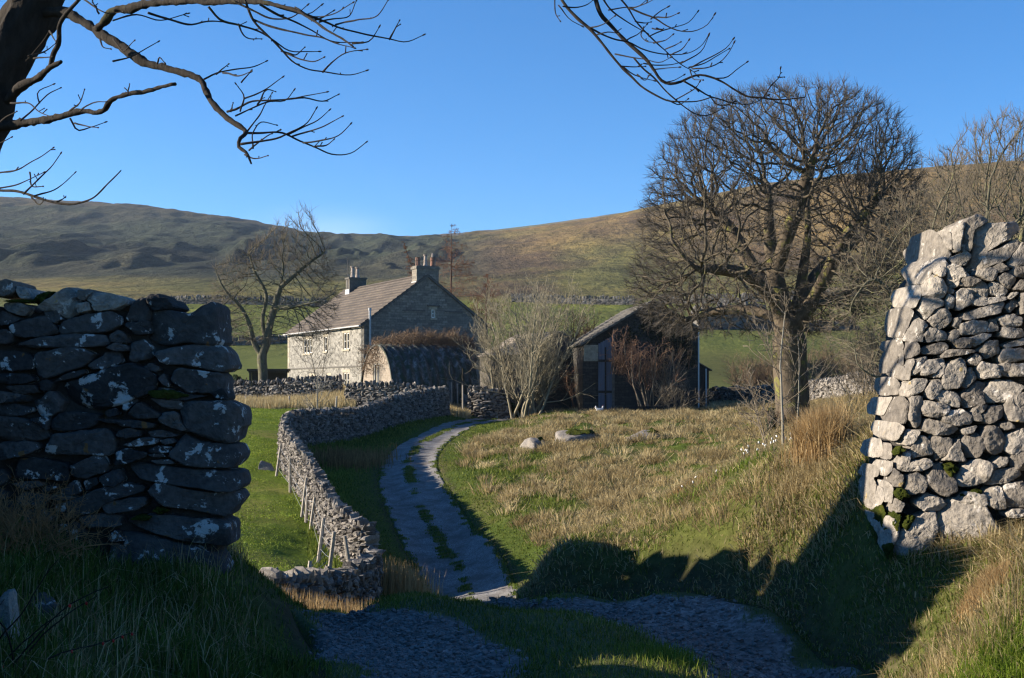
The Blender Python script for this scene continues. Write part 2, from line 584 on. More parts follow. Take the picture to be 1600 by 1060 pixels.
def build_ground():
    # columns in u, rows in depth
    uu = np.concatenate([np.linspace(-2.6, -0.7, 60, endpoint=False), np.linspace(-0.7, -0.44, 40, endpoint=False),
                         np.linspace(-0.44, 0.44, 560, endpoint=False), np.linspace(0.44, 0.7, 40, endpoint=False), np.linspace(0.7, 2.6, 61)])
    yy = np.concatenate([np.linspace(-60, 2.5, 40, endpoint=False), np.exp(np.linspace(math.log(2.5), math.log(110), 520, endpoint=False)),
                         np.exp(np.linspace(math.log(110), math.log(3200), 330))])
    U, Y = np.meshgrid(uu, yy)
    G = np.sqrt(Y ** 2 + 36 * (Y < 60)) if False else np.where(Y > 6, Y, 6 + (6 - Y) * 0.35)
    X = U * G
    x, y = X.ravel(), Y.ravel()
    z = H(x, y)
    ln = lane_dist(x, y)
    z = z - 0.16 * sstep(1.05, 0.85, ln)
    nr, nc = len(yy), len(uu)
    i = np.arange(nr - 1)[:, None] * nc + np.arange(nc - 1)[None]
    q = np.stack([i, i + 1, i + nc + 1, i + nc], -1).reshape(-1, 4)
    mb = MB()
    mb.add(np.stack([x, y, z], 1), q)
    m = NT('ground')
    col = m.attr('zone', 'Color')
    v = m.coords()
    n1 = m.noise(v, 9.0, 6, 0.65)
    n2 = m.noise(v, 0.9, 5, 0.6)
    k = m.ramp(n1, [(0.25, 0.55), (0.75, 1.45)])
    c = m.mix(1.0, col, k, 'MULTIPLY')
    k2 = m.ramp(n2, [(0.3, (0.75, 0.8, 0.75)), (0.7, (1.25, 1.15, 1.1))])
    c = m.mix(1.0, c, k2, 'MULTIPLY')
    # long coarse streaks that only read on the far slopes
    vs = m.coords((0.05, 0.012, 0.12))
    n3 = m.noise(vs, 1.0, 9, 0.72)
    k3 = m.ramp(n3, [(0.32, (0.48, 0.50, 0.55)), (0.5, (1.0, 1.0, 1.0)), (0.68, (1.5, 1.4, 1.22))])
    geo = m.node('ShaderNodeSeparateXYZ')
    m.link(v, geo.inputs[0])
    vs2 = m.coords((0.3, 0.055, 0.6))
    n4 = m.noise(vs2, 1.0, 6, 0.7)
    k3 = m.mix(1.0, k3, m.ramp(n4, [(0.3, (0.6, 0.6, 0.62)), (0.7, (1.4, 1.38, 1.3))]), 'MULTIPLY')
    farm = m.math('MULTIPLY', m.math('SUBTRACT', geo.outputs[1], 150.0), 0.004, clamp=True)
    c = m.mix(farm, c, m.mix(1.0, c, k3, 'MULTIPLY'))
    m.color(c)
    m.rough(1.0)
    m.b.inputs['Specular IOR Level'].default_value = 0.05
    b1 = m.bump(n1, 0.6, 0.06)
    nb = m.noise(m.coords((1 / 22, 1 / 60, 1 / 20)), 1.0, 8, 0.7)
    hb = m.math('MULTIPLY', nb, farm)
    m.bump(hb, 1.0, 9.0, b1)
    o = mb.build('ground', m.m, smooth=True)
    tag(o, kind='structure')
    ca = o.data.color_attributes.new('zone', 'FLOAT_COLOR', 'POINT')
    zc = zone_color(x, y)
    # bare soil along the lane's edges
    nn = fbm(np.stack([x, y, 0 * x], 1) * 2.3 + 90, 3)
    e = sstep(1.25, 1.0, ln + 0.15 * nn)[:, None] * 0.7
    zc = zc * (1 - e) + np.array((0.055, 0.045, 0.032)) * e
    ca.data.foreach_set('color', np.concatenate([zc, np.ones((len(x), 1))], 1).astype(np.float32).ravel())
    return o


build_ground()


def lane_mesh():
    s_tot = 900
    # finer steps close by
    L = LANE_S
    seg = np.concatenate([[0], np.cumsum(np.linalg.norm(np.diff(L[:, :2], axis=0), axis=1))])
    t = [0.0]
    while t[-1] < seg[-1]:
        yv = np.interp(t[-1], seg, L[:, 1])
        t.append(t[-1] + max(0.05, 0.008 * max(yv, 1)))
    t = np.array(t[:-1])
    c = np.stack([np.interp(t, seg, L[:, k]) for k in range(3)], 1)
    tg = np.gradient(c[:, :2], axis=0)
    tg /= np.linalg.norm(tg, axis=1, keepdims=True)
    nr = np.stack([tg[:, 1], -tg[:, 0]], 1)
    w = np.linspace(-1, 1, 49)
    n = len(t)
    ed = 1.0 + 0.10 * fbm(np.stack([t * 0.9, 0 * t, 0 * t], 1), 3)
    X = c[:, 0:1] + nr[:, 0:1] * w[None] * c[:, 2:3] * ed[:, None]
    Y = c[:, 1:2] + nr[:, 1:2] * w[None] * c[:, 2:3] * ed[:, None]
    Wd = np.broadcast_to(w[None], X.shape)
    x, y, wd = X.ravel(), Y.ravel(), Wd.ravel()
    z = Hs(x, y) + 0.015
    p = np.stack([x, y, 0 * x], 1)
    nz = fbm(p * 0.6 + 3, 3)
    rut = np.exp(-((np.abs(wd) - 0.58) / 0.25) ** 2)
    near = sstep(16, 9, y)
    z = z - (0.06 + 0.0 * near) * rut * (0.8 + 0.5 * nz) + 0.055 * np.exp(-(wd / 0.2) ** 2) * (0.6 + 0.5 * near)
    z = z + (0.02 - 0.011 * near) * fbm(p * 2.5, 3) + near * 0.006 * fbm(p * 12, 2)
    z = z - 0.14 * sstep(0.93, 1.0, np.abs(wd))
    i = np.arange(n - 1)[:, None] * 49 + np.arange(48)[None]
    q = np.stack([i, i + 1, i + 50, i + 49], -1).reshape(-1, 4)
    mb = MB()
    # grass cover along the middle strip and the edges, gravel in the ruts
    g1 = fbm(p * np.array([0.5, 0.5, 1]) + 40, 3)
    g2 = fbm(p * 2.2 + 50, 3)
    strip = 0.13 + 0.06 * g1 + 0.09 * g2 + 0.14 * near
    centre = sstep(0.10, -0.08, np.abs(wd - 0.06 * g1) - strip)
    centre = centre * np.where(y > 10.5, np.clip(0.62 + 1.0 * (g1 + 0.7 * g2), 0.3, 0.9), 1.0)
    edge = sstep(0.80, 1.0, np.abs(wd) + 0.2 * g2)
    gm = np.maximum(centre, edge)
    mb.add(np.stack([x, y, z], 1), q, var=gm)
    m = NT('track')
    v = m.coords()
    st = m.vor(v, 44.0, 'F1', 'Color')
    sd = m.vor(v, 44.0, 'F1', 'Distance')
    n1 = m.noise(v, 1.3, 5, 0.6)
    n2 = m.noise(v, 40.0, 4, 0.6)
    sep = m.node('ShaderNodeSeparateColor')
    m.link(st, sep.inputs[0])
    g = m.ramp(sep.outputs[0], [(0.0, (0.09, 0.087, 0.086)), (0.5, (0.175, 0.169, 0.166)), (1.0, (0.31, 0.30, 0.29))])
    g = m.mix(m.ramp(n1, [(0.36, 0.85), (0.62, 0.0)]), g, (0.095, 0.083, 0.072))
    gr = m.mix(m.ramp(n2, [(0.3, 0.0), (0.7, 1.0)]), (0.035, 0.05, 0.014), (0.085, 0.09, 0.03))
    gmx = m.ramp(m.math('ADD', m.attr('var'), m.math('MULTIPLY', m.math('SUBTRACT', n2, 0.5), 0.9)), [(0.35, 0.0), (0.65, 1.0)])
    m.color(m.mix(gmx, g, gr))
    m.rough(0.95)
    b = m.bump(sd, 0.3, 0.012)
    m.bump(m.noise(v, 90, 3, 0.6), 0.35, 0.008, b)
    o = mb.build('farm_track', m.m, smooth=True)
    tag(o, kind='structure')
    return np.stack([x, y, z, wd, gm], 1)


LANE_PTS = lane_mesh()

# ------------------------------------------------------------------ stone
def stone_material(name, dark, pale, lichen, lichen_amt, warm, scale=1.0, bump=0.6, solid=0.36):
    m = NT(name)
    v = m.coords()
    n1 = m.noise(v, 3.2 * scale, 6, 0.65)
    n2 = m.noise(v, 22 * scale, 5, 0.7)
    n3 = m.noise(v, 8.0 * scale, 7, 0.62, 0.3)
    base = m.mix(m.attr('var'), dark, pale)
    base = m.mix(1.0, base, m.ramp(n1, [(0.3, (0.72, 0.72, 0.74)), (0.7, (1.28, 1.24, 1.18))]), 'MULTIPLY')
    base = m.mix(1.0, base, m.ramp(n2, [(0.25, 0.5), (0.75, 1.5)]), 'MULTIPLY')
    lo = 0.70 - lichen_amt
    # pale crusts of lichen with ragged edges, a few orange ones, and moss in the wetter places
    lf = m.math('ADD', n3, m.math('MULTIPLY', m.math('SUBTRACT', n2, 0.5), 0.25))
    spk = m.ramp(m.noise(v, 60 * scale, 4, 0.7), [(solid, 0.15), (solid + 0.2, 1.0)])
    base = m.mix(m.math('MULTIPLY', m.ramp(lf, [(lo, 0.0), (lo + 0.03, 1.0)]), spk), base, m.mix(n2, lichen, tuple(x * 0.75 for x in lichen)))
    n4 = m.noise(m.coords((1, 1, 1)), 11 * scale, 3, 0.5)
    base = m.mix(m.ramp(n4, [(0.70, 0.0), (0.73, 0.85)]), base, warm)
    m.color(base)
    m.rough(0.92)
    hgt = m.math('ADD', m.math('MULTIPLY', n1, 0.8), m.math('MULTIPLY', n2, 0.45))
    b = m.bump(hgt, bump, 0.05 / scale)
    m.bump(m.vor(v, 34 * scale), bump * 0.4, 0.012 / scale, b)
    return m.m


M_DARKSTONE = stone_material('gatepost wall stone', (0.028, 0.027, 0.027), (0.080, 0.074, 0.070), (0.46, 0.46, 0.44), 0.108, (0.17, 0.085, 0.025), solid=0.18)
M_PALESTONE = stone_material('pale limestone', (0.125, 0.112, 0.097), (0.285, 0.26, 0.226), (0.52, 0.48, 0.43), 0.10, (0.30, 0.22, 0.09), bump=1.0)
M_WALLSTONE = stone_material('field wall stone', (0.05, 0.046, 0.043), (0.235, 0.215, 0.193), (0.42, 0.40, 0.37), 0.08, (0.28, 0.24, 0.13), 1.0, 0.5)
M_FARWALL = stone_material('weathered dark field wall', (0.05, 0.047, 0.045), (0.16, 0.15, 0.138), (0.26, 0.25, 0.235), 0.08, (0.12, 0.11, 0.06), 0.4)
M_CORE = stone_material('wall hearting', (0.03, 0.028, 0.026), (0.05, 0.047, 0.043), (0.06, 0.06, 0.05), 0.0, (0.05, 0.04, 0.02))


def moss_material():
    m = NT('moss')
    v = m.coords()
    n = m.noise(v, 14, 5, 0.65)
    m.color(m.ramp(n, [(0.3, (0.016, 0.024, 0.005)), (0.55, (0.048, 0.058, 0.010)), (0.75, (0.11, 0.085, 0.018))]))
    m.b.inputs['Roughness'].default_value = 1
    m.b.inputs['Specular IOR Level'].default_value = 0.05
    m.bump(m.noise(v, 70, 4, 0.7), 0.9, 0.03)
    return m.m


M_MOSS = moss_material()


def chaikin(p, k=1):
    for _ in range(k):
        q = np.roll(p, -1, 0)
        p = np.stack([0.88 * p + 0.12 * q, 0.12 * p + 0.88 * q], 1).reshape(-1, 2)
    return p


def resample(p, n):
    c = np.concatenate([p, p[:1]])
    s = np.concatenate([[0], np.cumsum(np.linalg.norm(np.diff(c, axis=0), axis=1))])
    t = np.linspace(0, s[-1], n, endpoint=False)
    return np.stack([np.interp(t, s, c[:, k]) for k in (0, 1)], 1)


def traced_stone(mb, poly, depth, rng, thick=None, flat=0.0, rough=0.05, cut=8, jut=0.022, soft=1, n=44):
    """a block of stone whose front outline is poly (photo pixels), lying on the wall face given by depth(px, py)"""
    poly = np.asarray(poly, float)
    p = resample(chaikin(poly, soft), n)
    cen = p.mean(0)
    p = cen + (p - cen) * 1.055
    d0 = depth(cen[0], cen[1])
    ext = p.max(0) - p.min(0)
    size = min(ext) / F * d0
    big = max(ext) / F * d0
    th = thick if thick else np.clip(big * 0.9, 0.22, 0.42)
    jt = rng.uniform(-jut, jut)
    seed = rng.uniform(-50, 50, 3)
    # the front is a few flat broken faces meeting at crisp arrises
    K = rng.integers(4, 7)
    ang = rng.uniform(0, 2 * math.pi) + np.arange(K) * 2 * math.pi / K + rng.normal(0, 0.35, K)
    slope = rng.uniform(0.25, 1.25, K)
    r0 = rng.uniform(0.25 + flat, 0.85 + flat * 0.3, K)
    tilt = rng.normal(0, 0.16, 2)
    hs = ext / 2
    # a ragged outline
    rel = p - cen
    rr_ = 1 + 0.085 * fbm(np.column_stack([p / F * d0 / size * 2.2 + seed[:2], np.full(n, seed[2])]), 4, gain=0.6)
    rel = rel * rr_[:, None]
    scs = [0.2, 0.4, 0.56, 0.7, 0.82, 0.91, 0.97, 1.0, 1.0, 0.99, 0.95]
    bks = [None] * 8 + [0.35, 0.65, 1.0]
    vs = []
    edge_d = None
    for sc, bk in zip(scs, bks):
        q = cen + rel * sc
        nrm_ = (q - cen) / hs
        dep = tilt[0] * nrm_[:, 0] + tilt[1] * nrm_[:, 1] + 0 * nrm_[:, 0]
        for kk in range(K):
            dep = np.maximum(dep, tilt[0] * nrm_[:, 0] + tilt[1] * nrm_[:, 1] + slope[kk] * (nrm_[:, 0] * math.cos(ang[kk]) + nrm_[:, 1] * math.sin(ang[kk]) - r0[kk]))
        dep = np.minimum(dep, 0.75) * size * 0.5
        if sc >= 0.97 and bk is None:
            dep = dep + size * (0.02 if sc < 1 else 0.06)
        if bk is None:
            edge_d = dep
        else:
            dep = edge_d + (th - edge_d) * bk
        dd = np.array([depth(a, b) for a, b in q])
        v = np.stack([(q[:, 0] - CX) / F * dd, dd + dep + jt, (CY - q[:, 1]) / F * dd], 1)
        vs.append(v)
    m = len(vs)
    V = np.concatenate(vs)
    c0 = vs[0].mean(0, keepdims=True)
    c1 = vs[-1].mean(0, keepdims=True)
    V = np.concatenate([V, c0, c1])
    mid = V.mean(0)
    r = V - mid
    rl = np.linalg.norm(r, axis=1, keepdims=True) + 1e-6
    amp = rough * size
    disp = fbm(V / size * 2.0 + seed, 4, gain=0.6) * amp - (1 - np.abs(fbm(V * 9 + seed, 3))) ** 8 * 0.008 + fbm(V * 34 + seed, 3, gain=0.75) * 0.0065
    V = V + r / rl * disp[:, None]
    j = np.arange(n)
    k = (j + 1) % n
    q = np.concatenate([np.stack([i * n + j, (i + 1) * n + j, (i + 1) * n + k, i * n + k], 1) for i in range(m - 1)])
    t = np.concatenate([np.stack([np.full(n, m * n), j, k], 1), np.stack([np.full(n, m * n + 1), (m - 1) * n + k, (m - 1) * n + j], 1)])
    mb.add(V, q, t, var=rng.uniform(0, 1))


# rounded block used for the many small stones of the longer walls
def _block():
    v, idx = [], {}
    g = (-1, 0, 1)
    for x in g:
        for y in g:
            for z in g:
                if max(abs(x), abs(y), abs(z)) == 1:
                    idx[(x, y, z)] = len(v)
                    v.append((x, y, z))
    v = np.array(v, float)
    L = np.linalg.norm(v, axis=1, keepdims=True)
    v = v * 0.55 + v / L * 0.45
    q = []
    for ax in range(3):
        o = [a for a in range(3) if a != ax]
        for s in (-1, 1):
            for a in (-1, 0):
                for b in (-1, 0):
                    c = []
                    for da, db in ((0, 0), (1, 0), (1, 1), (0, 1)):
                        w = [0, 0, 0]
                        w[ax], w[o[0]], w[o[1]] = s, a + da, b + db
                        c.append(idx[tuple(w)])
                    q.append(c)
    q = np.array(q)
    # outward winding
    for i in range(len(q)):
        a, b, c, d = v[q[i]]
        if np.dot(np.cross(b - a, c - a), a + b + c + d) < 0:
            q[i] = q[i][::-1]
    return v, q


BLK_V, BLK_Q = _block()


def blocks(mb, cen, half, yaw, rng, tilt=0.12, rough=0.18, var=None):
    N = len(cen)
    if N == 0:
        return
    nv = len(BLK_V)
    T = BLK_V[None] * (1 + rng.normal(0, rough, (N, nv, 1))) + rng.normal(0, rough * 0.3, (N, nv, 3))
    # knock one or two corners
    nn = rng.normal(0, 1, (N, 1, 3))
    nn /= np.linalg.norm(nn, axis=2, keepdims=True)
    pr = (T * nn).sum(2, keepdims=True)
    T = T - np.maximum(pr - 0.72, 0) * nn * 0.9
    T = T * half[:, None, :]
    a, b, c = rng.normal(0, tilt, N), rng.normal(0, tilt, N), yaw
    ca, sa = np.cos(a), np.sin(a)
    x, y, z = T[..., 0], T[..., 1], T[..., 2]
    x, z = x * ca[:, None] - z * sa[:, None], x * sa[:, None] + z * ca[:, None]
    cb, sb = np.cos(b), np.sin(b)
    y, z = y * cb[:, None] - z * sb[:, None], y * sb[:, None] + z * cb[:, None]
    cc, sc = np.cos(c), np.sin(c)
    x, y = x * cc[:, None] - y * sc[:, None], x * sc[:, None] + y * cc[:, None]
    V = np.stack([x, y, z], 2) + cen[:, None, :]
    Q = (BLK_Q[None] + (np.arange(N) * nv)[:, None, None]).reshape(-1, 4)
    if var is None:
        var = rng.uniform(0, 1, N)
    mb.add(V.reshape(-1, 3), Q, var=np.repeat(var, nv))


def path_sample(path, step):
    path = np.asarray(path, float)
    s = np.concatenate([[0], np.cumsum(np.linalg.norm(np.diff(path[:, :2], axis=0), axis=1))])
    n = max(2, int(s[-1] / step))
    return catmull(path, np.linspace(0, s[-1] - 1e-6, n)), s[-1]


def dry_wall(name, path, rng, label, thick=0.55, sl=0.26, sh=0.13, coping=True, base=None, both=True, mat=None, rough=0.18, cat='stone wall', group=None, top_thick=0.42, ends=True):
    """path rows: (x, y, height).  Stones in courses on both faces, a dark hearting inside, stones on edge along the top"""
    path = np.asarray(path, float)
    fine, tot = path_sample(path, 0.25)
    s = np.concatenate([[0], np.cumsum(np.linalg.norm(np.diff(fine[:, :2], axis=0), axis=1))])
    gz = H(fine[:, 0], fine[:, 1]) if base is None else np.full(len(fine), base)
    tg = np.gradient(fine[:, :2], axis=0)
    tg /= np.linalg.norm(tg, axis=1, keepdims=True)

    def at(t):
        c = np.stack([np.interp(t, s, fine[:, 0]), np.interp(t, s, fine[:, 1]), np.interp(t, s, gz), np.interp(t, s, fine[:, 2])], 1)
        d = np.stack([np.interp(t, s, tg[:, 0]), np.interp(t, s, tg[:, 1])], 1)
        return c, d / np.linalg.norm(d, axis=1, keepdims=True)
    mid = len(fine) // 2
    root = thing(name, label, cat, (fine[mid, 0], fine[mid, 1], gz[mid]), group)
    mb = MB()
    hmax = fine[:, 2].max()
    z = -0.15
    while z < hmax:
        hh = sh * rng.uniform(0.75, 1.3)
        for side in ((-1, 1) if both else (-1,)):
            t, L = [], []
            a = rng.uniform(0, sl)
            while a < tot:
                l = sl * rng.uniform(0.55, 1.6)
                t.append(a + l / 2)
                L.append(l)
                a += l
            t, L = np.array(t), np.array(L)
            c, d = at(np.clip(t, 0, tot))
            ok = z + hh * 0.5 < c[:, 3] - sh * 1.1
            t, L, c, d = t[ok], L[ok], c[ok], d[ok]
            if not len(t):
                continue
            f = z / hmax
            ht = (thick * (1 - f) + top_thick * f) / 2
            nrm = np.stack([d[:, 1], -d[:, 0]], 1) * side
            dep = 0.16 + 0.0 * t
            off = ht - dep * 0.75 + rng.normal(0, 0.02, len(t))
            cen = np.stack([c[:, 0] + nrm[:, 0] * off, c[:, 1] + nrm[:, 1] * off, c[:, 2] + z + hh / 2 + rng.normal(0, 0.012, len(t))], 1)
            half = np.stack([L * 0.53, dep, np.full(len(t), hh * 0.56) * rng.uniform(0.8, 1.15, len(t))], 1)
            blocks(mb, cen, half, np.arctan2(d[:, 1], d[:, 0]), rng, 0.1, rough)
        z += hh
    # wall heads: stones across each end
    if ends:
        for te in (0.0, tot):
            c, d = at(np.array([te]))
            zz = -0.1
            while zz < c[0, 3] - sh:
                hh = sh * rng.uniform(0.9, 1.6)
                w = (thick * (1 - zz / hmax) + top_thick * zz / hmax) / 2
                blocks(mb, np.array([[c[0, 0], c[0, 1], c[0, 2] + zz + hh / 2]]), np.array([[0.16, w * rng.uniform(0.95, 1.12), hh * 0.55]]), np.arctan2(d[:, 1], d[:, 0]), rng, 0.08, rough)
                zz += hh
    mb.build('courses', mat or M_WALLSTONE, root)
    # hearting
    core = MB()
    k = np.linspace(0.05, tot - 0.05, max(3, int(tot / 0.6)))
    c, d = at(k)
    nrm = np.stack([d[:, 1], -d[:, 0]], 1)
    vs = []
    for i in range(len(k)):
        h = max(c[i, 3] - sh * 1.5, 0.1)
        for sx, w in ((-1, thick / 2 - 0.13), (1, thick / 2 - 0.13)):
            vs.append((c[i, 0] + nrm[i, 0] * sx * w, c[i, 1] + nrm[i, 1] * sx * w, c[i, 2] - 0.3))
            vs.append((c[i, 0] + nrm[i, 0] * sx * (top_thick / 2 - 0.1), c[i, 1] + nrm[i, 1] * sx * (top_thick / 2 - 0.1), c[i, 2] + h))
    q = []
    for i in range(len(k) - 1):
        a, b = i * 4, i * 4 + 4
        q += [[a, b, b + 1, a + 1], [a + 2, a + 3, b + 3, b + 2], [a + 1, b + 1, b + 3, a + 3]]
    q += [[0, 1, 3, 2], [len(vs) - 4, len(vs) - 2, len(vs) - 1, len(vs) - 3]]
    core.add(vs, q)
    core.build('hearting', M_CORE, root)
    if coping:
        cp = MB()
        t = []
        a = 0.0
        while a < tot:
            t.append(a)
            a += rng.uniform(0.6, 1.5) * sl * 0.62
        t = np.array(t)
        c, d = at(t)
        n = len(t)
        ch = sh * rng.uniform(0.75, 1.6, n)
        cen = np.stack([c[:, 0], c[:, 1], c[:, 2] + c[:, 3] - sh * 0.6 + ch * 0.35], 1)
        half = np.stack([sl * rng.uniform(0.22, 0.42, n), np.full(n, top_thick / 2) * rng.uniform(0.85, 1.15, n), ch], 1)
        blocks(cp, cen, half, np.arctan2(d[:, 1], d[:, 0]) + rng.normal(0, 0.12, n), rng, 0.28, rough)
        cp.build('coping', mat or M_WALLSTONE, root)
    return root


def pathpx(rows):
    return [((px - CX) / F * d, d, h) for px, d, h in rows]


# ------------------------------------------------------------------ the gateway walls, stone by stone
def left_depth(px, py):
    u = (px - CX) / F
    d = 8.8 / (1 - 0.2 * u) + 0.03 * (860 - py) / 400
    ed = 372 - 0.0 * py
    if px > ed - 26:
        d += ((px - ed + 26) / 26) ** 2 * 0.05
    return d


def right_edge(py):
    return np.interp(py, [340, 400, 420, 480, 560, 640, 700, 780, 860], [1455, 1448, 1422, 1396, 1388, 1376, 1364, 1355, 1350])


def right_depth(px, py):
    u = (px - CX) / F
    d = 9.2 / (1 + 0.5 * u) + 0.14 * (880 - py) / 500
    e = right_edge(py) + 52
    if px < e:
        d += ((e - px) / 52) ** 1.8 * 0.34
    return d


L_ = []          # (origin x, y, scale, polygons)
LEFT = [((0, 430, 5.3), [
 [(-60,80),(30,30),(85,50),(120,140),(60,175),(-60,180)], [(115,85),(190,100),(232,160),(225,195),(160,190),(125,140)],
 [(0,250),(40,225),(150,225),(240,270),(180,345),(60,300)], [(-40,330),(0,290),(60,300),(150,360),(60,410),(-40,415)],
 [(290,265),(420,190),(550,80),(625,130),(650,215),(615,315),(530,368),(450,290),(350,295)],
 [(625,130),(740,112),(760,140),(700,210),(650,200)], [(695,200),(770,140),(900,145),(1050,200),(1040,240),(930,290),(780,300),(740,230)],
 [(615,245),(730,220),(750,290),(640,320)], [(60,415),(340,330),(400,370),(480,480),(300,515),(110,510)], [(340,300),(430,250),(520,365),(450,405),(380,360)],
 [(480,470),(520,380),(640,340),(900,295),(980,340),(990,400),(900,460),(740,485),(530,500)], [(-30,450),(50,450),(105,490),(80,560),(-30,575)],
 [(150,570),(330,515),(560,490),(860,495),(890,550),(850,590),(500,600),(230,600)], [(895,500),(960,450),(1030,490),(1050,560),(1000,570),(900,555)],
 [(880,600),(960,560),(1060,590),(1060,630),(950,630)], [(-30,630),(180,635),(260,680),(265,780),(-30,790)],
 [(280,650),(560,600),(700,610),(770,660),(720,740),(500,820),(340,865),(290,830)], [(720,750),(880,625),(980,640),(1010,720),(860,780),(760,780)],
 [(430,890),(520,830),(680,780),(710,810),(620,850)], [(-30,815),(230,820),(275,870),(200,900),(-30,900)], [(310,890),(380,865),(435,900),(400,960),(320,950)],
 [(503,901),(768,811),(1086,721),(1192,769),(1272,848),(1288,917),(1192,1007),(1007,1060),(795,1113),(583,1070)],
 [(40,920),(280,910),(300,980),(120,985)], [(-30,960),(200,990),(215,1050),(-30,1060)], [(320,1030),(420,950),(520,1050),(480,1130),(380,1190),(300,1160),(250,1040)]]),
 ((190, 430, 5.3), [
 [(15,370),(90,220),(150,180),(190,210),(225,290),(215,370),(130,390)], [(200,190),(230,155),(300,150),(320,190),(375,185),(430,260),(380,285),(240,290)],
 [(225,290),(400,290),(470,300),(570,325),(650,260),(740,215),(770,280),(790,560),(700,575),(500,560),(400,585),(220,540),(210,490)], [(20,400),(220,370),(240,480),(110,495)],
 [(60,560),(160,525),(220,570),(245,640),(220,690),(110,720),(50,700)], [(280,640),(430,600),(650,575),(800,570),(860,640),(885,760),(800,800),(560,745),(330,740)],
 [(170,760),(240,725),(320,780),(270,810)], [(300,860),(350,815),(390,900),(380,935)],
 [(410,880),(460,770),(800,805),(835,830),(840,930),(860,1020),(780,1010),(700,970),(560,980)], [(100,1000),(240,910),(285,930),(230,980),(130,1020)],
 [(750,970),(840,935),(890,1010),(880,1040),(760,1010)], [(290,930),(390,945),(560,990),(700,1000),(500,1040),(260,1020)]]),
 ((0, 620, 5.3), [
 [(-30,-20),(200,-10),(215,40),(-30,45)], [(-30,70),(50,50),(240,90),(245,125),(150,165),(-30,150)], [(-30,165),(100,165),(280,215),(350,260),(385,340),(250,365),(-30,370)],
 [(-30,375),(270,370),(325,430),(200,490),(0,530),(-30,530)], [(240,185),(370,165),(400,190),(390,280),(330,230)],
 [(410,210),(480,140),(600,125),(800,150),(820,200),(730,260),(560,290),(420,280)], [(370,440),(430,310),(640,290),(880,265),(930,350),(940,470),(870,490),(600,480),(380,480)],
 [(130,680),(150,515),(340,515),(540,560),(560,690),(520,705),(330,680)], [(570,580),(690,530),(770,480),(850,490),(890,560),(860,630),(720,680),(600,660)],
 [(100,720),(300,695),(350,740),(220,775)], [(340,780),(380,735),(490,745),(350,805)], [(470,810),(620,685),(665,780),(640,815)], [(680,700),(790,670),(810,720),(700,790)],
 [(820,670),(900,620),(990,605),(1025,690),(960,740),(870,755)], [(110,860),(180,790),(360,820),(385,860),(340,920),(130,895)], [(420,820),(600,820),(640,850),(450,860)],
 [(460,900),(640,850),(800,770),(1060,715),(1180,745),(1170,790),(1000,840),(860,890),(790,950),(583,1010),(460,1000)], [(-60,610),(0,605),(65,670),(0,745),(-60,740)],
 [(860,130),(940,90),(980,150),(900,170)], [(800,190),(960,190),(1080,230),(880,215)], [(958,330),(1000,275),(1080,260),(1150,290),(1110,340)],
 [(940,570),(1000,440),(1060,430),(1190,470),(1210,490),(1080,550)], [(820,890),(1060,840),(1190,835),(1200,900),(1100,950),(900,975)], [(-30,760),(30,790),(60,840),(-30,850)],
 [(-30,880),(80,860),(160,950),(60,1010),(-30,1010)], [(180,950),(330,930),(440,1010),(330,1070),(190,1050)], [(640,1000),(860,970),(990,990),(980,1080),(700,1090)],
 [(60,1030),(180,1060),(300,1080),(260,1200),(60,1200)], [(-60,1030),(50,1040),(50,1180),(-60,1180)], [(330,1090),(640,1040),(700,1110),(640,1200),(350,1200)]]),
 ((190, 620, 5.3), [
 [(500,40),(620,40),(860,35),(970,100),(1000,230),(960,270),(930,370),(830,385),(640,320),(500,240),(480,120)], [(300,200),(350,130),(460,130),(500,240),(600,300),(420,270)],
 [(230,10),(360,25),(495,35),(480,110),(340,90)], [(40,150),(150,40),(230,100),(320,150),(300,180),(120,180)], [(0,90),(20,20),(110,10),(125,40),(20,130)],
 [(-40,200),(90,190),(270,225),(250,265),(0,250)], [(-30,300),(0,270),(150,275),(155,330),(0,350)], [(210,290),(330,275),(470,325),(400,340),(230,335)], [(10,400),(180,335),(310,350),(290,390),(100,420)],
 [(320,365),(400,345),(445,380),(350,400)], [(210,440),(290,405),(400,420),(380,465),(230,465)], [(-60,470),(0,435),(190,465),(195,500),(60,550),(-60,530)],
 [(210,480),(340,470),(370,500),(250,505)], [(230,530),(400,520),(440,555),(300,565)], [(400,500),(430,440),(520,320),(640,370),(750,390),(940,400),(965,490),(910,590),(770,595),(560,575)],
 [(60,580),(120,545),(300,570),(560,600),(960,625),(975,750),(920,785),(780,780),(560,750),(380,720),(170,690)],
 [(210,790),(260,730),(320,710),(560,780),(760,800),(930,795),(960,860),(900,940),(870,1010),(760,990),(600,940),(380,920),(300,860)]]),
 ((180, 780, 5.3), [
 [(100,170),(250,140),(420,140),(700,170),(820,170),(930,210),(930,390),(860,395),(640,360),(440,320),(200,250),(110,200)],
 [(40,290),(200,300),(420,340),(700,420),(830,480),(890,600),(820,700),(460,640),(200,560),(60,420)], [(-60,300),(0,260),(80,340),(20,350),(-60,345)], [(-60,370),(40,380),(160,520),(100,640),(-60,600)]]),
]
